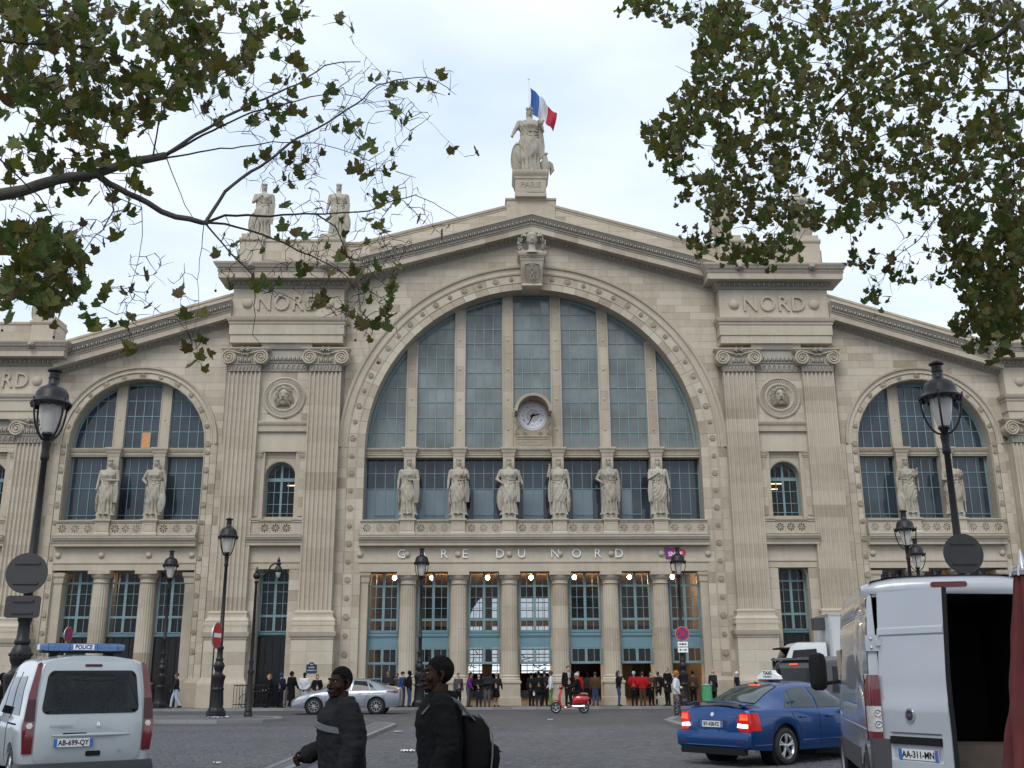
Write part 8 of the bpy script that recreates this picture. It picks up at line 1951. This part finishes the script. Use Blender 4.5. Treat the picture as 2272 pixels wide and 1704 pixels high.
    mh = MB(); mh.smooth = True; mh.add(V, keep); o = mh.build('hair', HAIRS['black'], e, smooth=True); bm = bmesh.new(); bm.from_mesh(o.data); bmesh.ops.delete(bm, geom=[v for v in bm.verts if not v.link_faces], context='VERTS')
    bmesh.ops.solidify(bm, geom=bm.faces[:], thickness=.012); bm.to_mesh(o.data); bm.free()
    b = bulk; m = MB(); cz = J['pelvis'][2]
    pr = [(-.10, .098), (-.04, .102), (.05, .104), (.13, .108), (.20, .108), (.255, .100), (.285, .080), (.305, .056), (.33, .050)]
    n = 36; rr = []
    for dz, r_ in pr:
        t = max(0, min(1, (dz + .02) / .32)); cx, cy = lerp(0, J['neck'][0], t), lerp(0, J['neck'][1], t)
        rr.append([(cx + r_ * b * g * 1.16 * cos(2 * pi * i / n), cy + r_ * b * g * .86 * sin(2 * pi * i / n), cz + dz * g) for i in range(n)])
    m.rings(rr)
    for k in 'LR':
        limb(m, 'sh' + k, 'el' + k, .050 * b, .042 * b, 18); A, B = Vector(J['el' + k]), Vector(J['ha' + k]); C_ = A.lerp(B, .93); tap(m, tuple(A), tuple(C_), .042 * b * g, .031 * b * g, 18)
        m.tube([C_ - (B - A).normalized() * .03 * g, C_ + (B - A).normalized() * .005 * g], .034 * b * g, 16)
    nk = Vector(J['neck'])
    m.tube([nk + Vector((0, .012, -.02)) * g, nk + Vector((0, .012, .022)) * g], [.060 * g, .056 * g], 20)      # collar
    def folds(c):
        q = Vector((c.x * 6, c.y * 6, c.z * 9)); f = .010 * noise.noise(q) + .006 * abs(noise.noise(q * 2.3)) * 1.3 + .003 * noise.noise(q * 5)
        arm = abs(c.x) > .12 * g
        return f + (.0022 * sin(c.z * 60 + 6 * noise.noise(q * .8)) if arm else .0015 * sin(c.z * 40 + c.x * 30 + 6 * noise.noise(q * .6))) + .004 * noise.noise(q * 3.1)
    remesh(m, 'jacket', coatmat, e, vox, 2, folds)
    m = MB(); m.tube([(0, 0, cz + .02 * g), (0, 0, cz - .03 * g)], [.088 * g, .092 * g], 20)
    for k in 'LR': limb(m, 'hip' + k, 'kn' + k, .062, .046); A = J['an' + k]; tap(m, J['kn' + k], (A[0], A[1], A[2] + .01 * g), .046 * g, .036 * g)
    remesh(m, 'trousers', C_BLACK, e, .014, 2, lambda c: .006 * noise.noise(c * 9))
    for k in 'LR':
        A = J['an' + k]; m = MB(); m.smooth = True; m.tube([(A[0], A[1] + .035 * g, A[2] - .02 * g), (A[0], A[1], A[2] - .01 * g), (A[0], A[1] - .06 * g, A[2] - .025 * g), (A[0], A[1] - .10 * g, A[2] - .032 * g)], [.022 * g, .03 * g, .025 * g, .016 * g], 10); m.build('shoe', BLACK, e, smooth=True)
    return e, J, g
mA, JA, g = big_man(-1.37, 8.75, radians(-68), 'man in a charcoal padded coat with a grey chest band walking left', 1.70, simple('charcoal coat cloth', (.015, .015, .017), .9, var=.25, scale=12, bump=.3, bscale=120, spec=.1), P_(((.155, .0, .65), (.105, -.150, .585)), ((.165, .02, .63), (.16, -.05, .47)), stride=.10, lean=.02), bulk=1.22, turn=radians(32))
m = MB(); m.smooth = True
band = [(.1 * 0, 0)]
P = []
for i in range(15):
    a = radians(-165 + 150 * i / 14); P.append((1.16 * .130 * g * cos(a), .149 * g * .86 * sin(a) - .014, .735 * g - .028 * g * abs(cos(a)) * (1 if cos(a) > 0 else .5)))
m.rings([[(p[0] * s, p[1] * s, p[2] + dz * g) for dz, s in ((-.016, 1.0), (-.014, 1.035), (.012, 1.035), (.014, 1.0))] for p in P], True, True); m.build('chest_band', simple('grey reflective band', (.085, .09, .10), .5, var=.1), mA, smooth=True, angle=50)
BJ = simple('black jacket cloth', (.006, .006, .0065), .9, var=.25, scale=12, bump=.3, bscale=110, spec=.1)
mB, JB, g = big_man(-.52, 7.95, radians(-82), 'taller man in black jacket with a black backpack walking left', 1.765, BJ, P_(((.15, .02, .64), (.14, -.06, .49)), ((.15, .02, .64), (.15, -.05, .49)), stride=.12, lean=.015), bulk=1.08, turn=radians(8))
bp_ = part('backpack', mB)
m = MB(); m.smooth = True; n = 10
rr = []
for zz, w, d in ((.545, .05, .055), (.555, .075, .085), (.60, .088, .115), (.68, .088, .118), (.74, .082, .11), (.775, .066, .085), (.79, .04, .05)):
    ring = []
    for k in range(28):
        a = 2 * pi * k / 28; cx = abs(cos(a)) ** .55 * (1 if cos(a) > 0 else -1); cy = abs(sin(a)) ** .55 * (1 if sin(a) > 0 else -1); ring.append((w * g * cx, (.080 + d * .5 + d * .5 * cy) * g, (zz - .035) * g))
    rr.append(ring)
m.rings(rr); m.build('main_pouch', BJ, bp_, smooth=True, angle=60)
m = MB(); m.smooth = True; rr = []
for zz, w, d in ((.55, .05, .02), (.565, .07, .045), (.62, .074, .055), (.665, .07, .05), (.685, .05, .02)):
    rr.append([(w * g * (abs(cos(a)) ** .55 * (1 if cos(a) > 0 else -1)), (.180 + d * .5 + d * .5 * (abs(sin(a)) ** .55 * (1 if sin(a) > 0 else -1))) * g, (zz - .035) * g) for a in [2 * pi * k / 24 for k in range(24)]])
m.rings(rr); m.build('front_pocket', BJ, bp_, smooth=True, angle=60)
PIPE = simple('grey piping', (.10, .10, .105), .5)
for s in (-1, 1):
    m = MB(); m.smooth = True; m.tube([(s * .080 * g, .190 * g, .53 * g), (s * .089 * g, .197 * g, .60 * g), (s * .088 * g, .197 * g, .68 * g), (s * .074 * g, .175 * g, .735 * g), (s * .045 * g, .15 * g, .757 * g)], .0035 * g, 6); m.build('piping', PIPE, bp_, smooth=True)
    m = MB(); m.smooth = True; st = [(s * .07, .115, .735), (s * .078, .06, .80), (s * .078, -.0, .832), (s * .080, -.045, .812), (s * .082, -.082, .765)]
    m.rings([[(x * g + o * .022 * g, y * g * 1.08 - .0 * g, z * g + t_ * g) for o, t_ in ((-1, 0), (-1, .008), (1, .008), (1, 0))] if i < 4 else [(x * g + (t_ * 1.0) * s * g, y * g * 1.08 + (o * .0), z * g) if False else (x * g + o * .016 * g, (y * 1.08 - t_) * g, z * g) for o, t_ in ((-1, 0), (-1, .008), (1, .008), (1, 0))] for i, (x, y, z) in enumerate(st)]); m.build('shoulder_strap', simple('grey strap webbing', (.07, .075, .08), .6) if s < 0 else bpy.data.materials['grey strap webbing'], bp_, smooth=True, angle=50)
    for o in (-1, 1): m = MB(); m.smooth = True; m.tube([((x + o * .021) * g, y * g * 1.08, (z + .010) * g) for x, y, z in st[1:4]], .0028 * g, 5); m.build('strap_edge', PIPE, bp_, smooth=True)
m = MB(); m.box(-.075 * g, .075 * g, .235 * g, .241 * g, .61 * g, .617 * g); m.build('pocket_zip', PIPE, bp_)
m = MB(); m.box(-.132 * g - .004, -.132 * g + .004, -.03, -.018, .565 * g, .59 * g); m.build('zip_pull', WHITE, mB)
# ================================================================== PLANE TREES
def leaf_mat(name, col, back, trans):
    m, t, b = newmat(name); t.nodes.remove(b); L = t.links.new; out = t.nodes['Material Output']
    d = t.nodes.new('ShaderNodeBsdfPrincipled'); d.inputs['Roughness'].default_value = .55; d.inputs['Specular IOR Level'].default_value = .3; tr = t.nodes.new('ShaderNodeBsdfTranslucent'); mx = t.nodes.new('ShaderNodeMixShader'); mx.inputs[0].default_value = trans
    c = t.nodes.new('ShaderNodeNewGeometry'); n = t.nodes.new('ShaderNodeTexNoise'); n.inputs['Scale'].default_value = 7; n.inputs['Detail'].default_value = 4; L(c.outputs['Position'], n.inputs['Vector'])
    r = t.nodes.new('ShaderNodeMapRange'); r.inputs[1].default_value = .35; r.inputs[2].default_value = .68; L(n.outputs['Fac'], r.inputs[0])
    m2 = t.nodes.new('ShaderNodeMix'); m2.data_type = 'RGBA'; m2.inputs[6].default_value = (*col, 1); m2.inputs[7].default_value = (*back, 1); L(r.outputs[0], m2.inputs[0])
    L(m2.outputs[2], d.inputs['Base Color']); L(m2.outputs[2], tr.inputs['Color']); L(d.outputs[0], mx.inputs[1]); L(tr.outputs[0], mx.inputs[2]); L(mx.outputs[0], out.inputs[0]); return m
LEAFS = [leaf_mat('dull green leaf', (.052, .088, .016), (.09, .115, .024), .42), leaf_mat('olive leaf', (.075, .085, .018), (.13, .10, .024), .42), leaf_mat('browning leaf', (.10, .060, .020), (.060, .072, .018), .32), leaf_mat('yellow green leaf', (.15, .15, .026), (.11, .13, .022), .45)]
BARK = simple('plane bark', (0.085, 0.08, 0.065), 0.9, var=.45, scale=5, bump=.6, bscale=14); TWIG = simple('dark twig bark', (.030, .026, .022), .9, var=.3)
def leaf_mesh(seed):
    r = random.Random(seed); lob = [(-148, .42), (-118, .58), (-98, .50), (-72, .80), (-58, .52), (-46, .62), (-36, .46), (-22, .74), (-10, .88), (0, 1.04), (10, .88), (22, .74), (36, .46), (46, .62), (58, .52), (72, .80), (98, .50), (118, .58), (148, .42)]
    pts = []
    for a, d in lob:
        d *= r.uniform(.90, 1.10); a = radians(a + r.uniform(-4, 4)); pts.append((d * sin(a), d * cos(a)))
    vs = [(0, 0, 0)] + [(x, y, -.22 * (x * x + y * y) * r.uniform(.3, 1) + .12 * abs(x) * r.uniform(.4, 1.2)) for x, y in pts]
    fs = [(0, i + 1, i + 2) for i in range(len(pts) - 1)] + [(0, len(pts), 1)]
    vs += [(-.012, -.05, 0), (.012, -.05, 0), (.01, -.75, .1), (-.01, -.75, .1)]; k = len(vs); fs.append((k - 4, k - 3, k - 2, k - 1)); return vs, fs
LV = [leaf_mesh(k) for k in range(8)]
LME = {}
for k, (vs, fs) in enumerate(LV):
    for j, mt in enumerate(LEAFS): me = bpy.data.meshes.new('leaf'); me.from_pydata(vs, [], fs); me.materials.append(mt); me.update(); LME[k, j] = me
mb = MB(); mb.smooth = True; mb.ball((0, 0, 0), .016, 8, 6); mb.tube([(0, 0, .014), (.004, 0, .06), (0, .003, .11)], .0014, 3); _o = mb.build('seed_ball', TWIG, None, smooth=True); BALL = _o.data; bpy.data.objects.remove(_o)
CAMM = cam.matrix_world.copy()
def ray3(u, v, Y):                               # where a given direction from the pavement meets the depth Y
    a, b = (u - 1136) / 2276, -(v - 852) / 2276; d = CAMM.to_3x3() @ Vector((a, b, -1)); t = Y / d.y; return Vector((0, 0, 1.62)) + d * t
def inpoly(p, poly):
    c = False; j = len(poly) - 1
    for i in range(len(poly)):
        if (poly[i][1] > p[1]) != (poly[j][1] > p[1]) and p[0] < (poly[j][0] - poly[i][0]) * (p[1] - poly[i][1]) / (poly[j][1] - poly[i][1]) + poly[i][0]: c = not c
        j = i
    return c
def grow(label, base, trunk, limbs, regions, size, seed, extra, nball, per=(1, 1, 2)):
    e = empty('plane_tree', base, 0, label, 'tree', 'plane trees framing the square'); O = Vector(base); r = random.Random(seed)
    def rel(p): return tuple(Vector(p) - O)
    m = MB(); m.smooth = True; m.tube([rel(p) for p, q in trunk], [q for p, q in trunk], 16); m.build('trunk', BARK, e, smooth=True)
    nodes = []; kd = None
    for pts, r0, r1 in limbs:
        P = []
        for i in range(len(pts) - 1):
            k = max(2, int((pts[i + 1] - pts[i]).length / .12))
            for j in range(k): P.append(pts[i].lerp(pts[i + 1], j / k))
        P.append(pts[-1]); Q = []
        for i, p in enumerate(P):
            w = Vector((noise.noise(p * 1.7), noise.noise(p * 1.7 + Vector((5, 1, 2))), noise.noise(p * 1.7 + Vector((1, 9, 4))))) * .05 + Vector((noise.noise(p * 6), 0, noise.noise(p * 6 + Vector((3, 3, 3))))) * .02; Q.append(p + w * min(1, i / 4))
        R = [lerp(r0, r1, (i / (len(Q) - 1)) ** .8) * (1 + .10 * noise.noise(Q[i] * 5)) for i in range(len(Q))]
        m = MB(); m.smooth = True; m.tube([rel(p) for p in Q], R, 10 if r0 > .02 else 6); m.build('branch', BARK if r0 > .02 else TWIG, e, smooth=True); nodes += [q.copy() for q in Q]
    targets = []
    for poly, nl, nb, d0, d1, thr in regions:
        x0, x1 = min(p[0] for p in poly), max(p[0] for p in poly); y0, y1 = min(p[1] for p in poly), max(p[1] for p in poly); c = 0; tries = 0
        while c < nl + nb and tries < 60000:
            tries += 1; u, v = r.uniform(x0, x1), r.uniform(y0, y1)
            if not inpoly((u, v), poly): continue
            if .8 * noise.noise(Vector((u / 80, v / 80, seed))) + .6 * noise.noise(Vector((u / 26, v / 26, seed + 5))) < thr: continue
            targets.append((ray3(u, v, r.uniform(d0, d1)), c < nl)); c += 1
    kd = kdtree.KDTree(len(nodes)); [kd.insert(p, i) for i, p in enumerate(nodes)]; kd.balance()
    targets.sort(key=lambda t: kd.find(t[0])[2])
    tw = MB(); cnt = 0; leaves = []
    for p, lf in targets:
        q, i, d = kd.find(p); k = max(2, int(d / .14)); side = Vector((r.uniform(-1, 1), r.uniform(-1, 1), r.uniform(-.6, 1))) * d * .16; P = []
        for j in range(k + 1):
            t = j / k; P.append(q.lerp(p, t) + side * sin(pi * t) + Vector((r.uniform(-1, 1), r.uniform(-1, 1), r.uniform(-1, 1))) * .014 * (0 < j < k) + Vector((0, 0, -.04 * d * t * t)))
        r0 = .0042 + min(.006, d * .0055); tw.tube([rel(a) for a in P], [lerp(r0, .0022, j / k) for j in range(k + 1)], 4, cap=False)
        for j in range(1, k):
            if r.random() < .22: a = P[j]; dd = Vector((r.uniform(-1, 1), r.uniform(-1, 1), r.uniform(-1, .6))).normalized() * r.uniform(.06, .22); tw.tube([rel(a), rel(a + dd * .5 + Vector((0, 0, .01))), rel(a + dd)], [.0028, .0024, .0016], 3, cap=False)
        nodes += P[1:]; cnt += 1
        if lf: leaves.append(P[-1])
        if cnt % 120 == 0: kd = kdtree.KDTree(len(nodes)); [kd.insert(a, i) for i, a in enumerate(nodes)]; kd.balance()
    tag(tw.build('twigs', TWIG, e, fixn=False), kind='stuff')
    for _ in range(nball):
        p = r.choice(leaves); b = link('seed_ball', BALL, e, rel(p + Vector((r.uniform(-.1, .1), 0, -.16 - r.uniform(0, .15))))); b.rotation_euler = (r.uniform(-.2, .2), r.uniform(-.2, .2), 0)
    st = [MB() for _ in LEAFS]; allp = []
    for p in leaves:
        for q in range(r.choice(per)): allp.append((p + Vector((r.uniform(-.16, .16), r.uniform(-.1, .1), r.uniform(-.16, .08))) * (q > 0), True))
    for p in extra(r): allp.append((p, False))
    allp.sort(key=lambda t: (not t[1], (t[0] - Vector((0, 0, 1.62))).length))
    for i, (p, vis) in enumerate(allp):
        s = size * r.uniform(.55, 1.15); k = r.randrange(8); j = r.choices((0, 1, 2, 3), (5, 4, 2, 1))[0]
        rot = Matrix.Rotation(r.gauss(0, .75) if r.random() < .7 else r.uniform(0, 6.28), 4, 'Z') @ Matrix.Rotation(radians(r.gauss(118, 34)), 4, 'X') @ Matrix.Rotation(r.uniform(-.9, .9), 4, 'Y') @ Matrix.Rotation(r.uniform(-.7, .7), 4, 'Z')
        if i < 295:
            o = link('leaf', LME[k, j], e); o.matrix_local = Matrix.Translation(Vector(rel(p))) @ rot @ Matrix.Diagonal((s, s, s, 1))
        else: X = Matrix.Translation(Vector(rel(p))) @ rot; vs, fs = LV[k]; st[j].add([tuple(X @ (Vector(v) * s)) for v in vs], fs)
    full = MB()
    for j, mm in enumerate(st): full.mi = j; full.add(mm.v, mm.f)
    tag(full.build('leaves', LEAFS, e, fixn=False), kind='stuff')
    return e
def L_(pts, Y0, Y1): n = len(pts); return [ray3(u, v, lerp(Y0, Y1, i / (n - 1))) for i, (u, v) in enumerate(pts)]
lt = [(L_([(-60, 440), (60, 424), (130, 400), (211, 384), (270, 365), (330, 350), (366, 345)], 10.6, 11.2), .075, .045),
      (L_([(366, 345), (452, 290), (500, 259), (590, 220), (675, 178), (723, 148), (800, 136)], 11.2, 12.2), .024, .006),
      (L_([(366, 345), (452, 304), (560, 250), (640, 228), (760, 190)], 11.2, 11.0), .018, .005),
      (L_([(368, 350), (512, 331), (600, 313), (700, 318), (800, 350)], 11.2, 11.8), .012, .004), (L_([(340, 345), (352, 260), (362, 211), (392, 145), (400, 60)], 11.1, 11.8), .012, .005), (L_([(350, 340), (330, 300), (300, 270)], 11.1, 10.6), .006, .003),
      (L_([(211, 384), (241, 407), (289, 434), (331, 452), (392, 482), (452, 492), (462, 493)], 10.9, 11.5), .042, .030),
      (L_([(458, 490), (500, 425), (590, 358), (663, 307), (729, 271), (789, 232), (840, 184), (874, 172), (946, 169), (994, 193)], 11.5, 12.3), .024, .005),
      (L_([(462, 492), (500, 477), (600, 478), (700, 474), (810, 467), (856, 449), (922, 434), (967, 452), (1018, 488)], 11.5, 12.4), .018, .004),
      (L_([(460, 494), (500, 496), (581, 524), (663, 556), (717, 580), (771, 616), (790, 650)], 11.5, 11.8), .016, .005), (L_([(700, 474), (744, 502), (763, 551), (787, 618), (800, 690)], 12.0, 12.0), .011, .004), (L_([(880, 440), (830, 500), (870, 560), (905, 596)], 12.1, 12.2), .006, .003),
      (L_([(456, 496), (512, 561), (563, 612), (566, 697), (557, 742), (575, 760)], 11.5, 11.4), .013, .003), (L_([(220, 392), (253, 437), (256, 468), (226, 510), (205, 531), (169, 579)], 10.9, 10.6), .012, .004), (L_([(226, 396), (262, 440), (320, 465), (318, 520), (290, 640), (265, 700)], 10.9, 11), .008, .002), (L_([(452, 500), (445, 600), (440, 690), (425, 752)], 11.4, 11.3), .006, .002),
      (L_([(-30, 86), (108, 97), (226, 114), (301, 151), (362, 172), (410, 110)], 10.2, 11.2), .020, .008), (L_([(102, -20), (108, 100), (130, 181), (145, 256)], 10.4, 10.6), .012, .006), (L_([(230, 115), (215, 60), (222, -20)], 10.8, 11), .01, .005), (L_([(-20, 335), (45, 398), (90, 437), (127, 485)], 10.3, 10.8), .012, .006), (L_([(366, 340), (380, 380), (410, 450), (430, 480)], 11.2, 11.4), .008, .004),
      (L_([(789, 232), (900, 215), (980, 300), (1035, 345)], 12.2, 12.6), .004, .002), (L_([(675, 178), (640, 110), (600, 60)], 11.9, 12), .004, .002), (L_([(860, 180), (800, 110), (775, 80)], 12.2, 12.2), .003, .0015)]
lr = [([(0, 0), (560, 0), (600, 40), (560, 140), (500, 170), (420, 230), (300, 300), (200, 330), (0, 330)], 700, 150, 9.8, 13.0, -.14), ([(0, 300), (260, 300), (330, 380), (300, 520), (60, 560), (0, 540)], 90, 110, 10.2, 12.0, -.2),
      ([(0, 480), (150, 520), (230, 600), (215, 700), (130, 712), (0, 690)], 190, 20, 10.0, 12.0, -.2), ([(560, 0), (660, 0), (740, 30), (700, 80), (600, 110)], 22, 10, 11.2, 12.5, -.2), ([(520, 120), (760, 130), (960, 170), (1010, 220), (900, 330), (700, 400), (540, 330), (430, 260)], 70, 260, 11.2, 12.6, -.25),
      ([(540, 340), (900, 330), (960, 480), (1020, 500), (900, 560), (560, 520)], 38, 220, 11.4, 12.5, -.2), ([(490, 520), (900, 540), (870, 680), (820, 760), (700, 700), (560, 640)], 40, 330, 11.3, 12.2, -.2), ([(230, 540), (420, 560), (440, 700), (300, 740), (220, 660)], 8, 60, 10.8, 11.6, -.3),
      ([(230, 700), (310, 700), (300, 780), (240, 770)], 7, 2, 10.6, 11.0, -1), ([(370, 740), (460, 740), (455, 825), (380, 800)], 6, 3, 11.0, 11.4, -1), ([(460, 560), (530, 560), (520, 640), (470, 620)], 7, 3, 11.2, 11.5, -1), ([(980, 320), (1070, 320), (1060, 360), (1000, 360)], 2, 2, 12.5, 12.7, -1), ([(900, 110), (1020, 160), (1030, 240), (960, 240)], 4, 4, 12.2, 12.6, -1), ([(740, 25), (790, 30), (780, 110), (735, 100)], 3, 2, 12.0, 12.4, -1), ([(800, 590), (880, 600), (860, 740), (790, 740)], 12, 6, 11.8, 12.2, -1)]
def shade_crown_l(r):  # unseen leaves above the view, added to shade the foreground
    out = []
    while len(out) < 2300:
        p = Vector((r.uniform(-11, 1.5), r.uniform(-7, 12), r.uniform(6.5, 13.5)))
        if p.y > 1 and (p.z - 1.62) < .86 * p.y + .9: continue
        if abs(p.x) < .8 and p.z < 7.5: continue
        if noise.noise(p * .45) > -.12: out.append(p)
    return out
grow('plane tree overhanging from the left with a bare twiggy fan of branches', (-7.9, 9.6, 0), [(Vector((-7.9, 9.6, -.1)), .40), (Vector((-7.88, 9.6, 1.2)), .33), (Vector((-7.8, 9.7, 3.2)), .30), (Vector((-7.5, 10.0, 4.6)), .26), (ray3(-60, 440, 10.6) - Vector((.7, .1, .25)), .13), (ray3(-60, 440, 10.6), .078)],
     lt + [([Vector((-7.6, 9.9, 4.2)), Vector((-7.2, 9.9, 6.0)), Vector((-6.4, 10.1, 7.2)), ray3(-30, 86, 10.2)], .14, .03), ([Vector((-7.2, 9.9, 6.0)), Vector((-5.5, 6.5, 8.4)), Vector((-3.5, 3.0, 10.5)), Vector((-2, -1, 11.5))], .12, .03)], lr, .138, 3, shade_crown_l, 75)
rt = [(L_([(2420, -60), (2272, 25), (2204, 83), (2133, 117), (2058, 138), (1975, 179), (1912, 225), (1850, 250)], 14.0, 16.2), .075, .020), (L_([(2133, 115), (2180, 60), (2230, -40)], 14.6, 14.2), .03, .02),
      (L_([(2180, -90), (2100, 0), (2017, 62), (1946, 129), (1904, 179), (1854, 229), (1821, 283), (1775, 325), (1700, 350), (1600, 380)], 15.0, 16.6), .035, .008), (L_([(2340, 205), (2272, 200), (2142, 200), (2092, 225), (2000, 280), (1900, 330)], 15.2, 16.5), .022, .008), (L_([(2260, 60), (2233, 125), (2237, 190), (2225, 250), (2180, 330), (2120, 420), (2092, 462), (2033, 542), (1975, 579)], 15.0, 16.0), .02, .006),
      (L_([(1904, 179), (1830, 140), (1760, 138)], 15.8, 16.2), .012, .005), (L_([(1850, 250), (1700, 230), (1600, 200), (1500, 150)], 16.2, 17.0), .012, .004), (L_([(1975, 179), (1900, 120), (1800, 60), (1700, 20), (1600, -10)], 16, 16.8), .014, .006), (L_([(2225, 250), (2250, 400), (2240, 560), (2200, 690)], 15.2, 15.6), .014, .005), (L_([(1821, 283), (1780, 400), (1720, 480), (1640, 540)], 16.3, 16.8), .010, .004), (L_([(1775, 325), (1600, 330), (1480, 310), (1420, 290)], 16.5, 17.2), .008, .003)]
rr_ = [([(1560, 0), (2272, 0), (2272, 600), (2200, 520), (2060, 470), (1960, 470), (1900, 520), (1830, 500), (1760, 560), (1640, 560), (1570, 480), (1540, 400), (1480, 350), (1420, 300), (1470, 240), (1540, 150), (1550, 60)], 2350, 60, 13.6, 18.5, -.25),
       ([(1400, 0), (1600, 0), (1600, 80), (1480, 50), (1400, 30)], 60, 8, 16, 18, -.3), ([(1550, 0), (1640, 0), (1640, 330), (1500, 300), (1550, 100)], 150, 10, 16, 18, -.3), ([(1420, 270), (1620, 260), (1620, 460), (1500, 440)], 110, 8, 16, 18, -.3), ([(1510, 500), (1660, 510), (1740, 560), (1700, 590), (1600, 590), (1520, 545)], 60, 10, 16.2, 17.5, -.4),
       ([(1900, 470), (2080, 470), (2150, 560), (2120, 640), (2000, 640), (1930, 700), (1880, 590)], 60, 70, 15.2, 16.8, -.15), ([(2100, 470), (2272, 470), (2272, 760), (2180, 740), (2120, 640)], 520, 20, 14.4, 17.0, -.3), ([(2110, 700), (2200, 690), (2272, 720), (2230, 790), (2140, 780)], 60, 6, 15, 16.5, -.5), ([(1370, 0), (1420, 0), (1420, 30), (1370, 30)], 6, 2, 17, 18, -1), ([(1460, 30), (1490, 30), (1490, 70), (1460, 70)], 3, 1, 17, 18, -1)]
def shade_crown_r(r):  # leaves added overhead out of view, for shade on the men and vans
    out = []
    while len(out) < 2300:
        p = Vector((r.uniform(0.5, 13), r.uniform(-7, 17), r.uniform(6.5, 14.5)))
        if p.y > 1 and (p.z - 1.62) < .88 * p.y + .9: continue
        if noise.noise(p * .45 + Vector((9, 9, 9))) > -.12: out.append(p)
    return out
grow('leafy plane tree hanging in from the upper right over the station gable', (11.6, 14.4, 0), [(Vector((11.6, 14.4, -.1)), .42), (Vector((11.6, 14.4, 1.2)), .35), (Vector((11.5, 14.4, 4)), .31), (Vector((11.0, 14.3, 7.0)), .25), (ray3(2420, -60, 14.0), .085)],
     rt + [([Vector((11.3, 14.3, 5.5)), Vector((10.6, 14.8, 7.6)), ray3(2340, 205, 15.2)], .10, .024), ([Vector((11.0, 14.3, 7.0)), Vector((9, 15, 11)), ray3(2180, -90, 15)], .10, .036), ([Vector((11.2, 14.3, 6.0)), Vector((8, 9, 9.5)), Vector((4.5, 3, 11.5))], .12, .03)], rr_, .122, 8, shade_crown_r, 90, (1, 2, 2, 3))
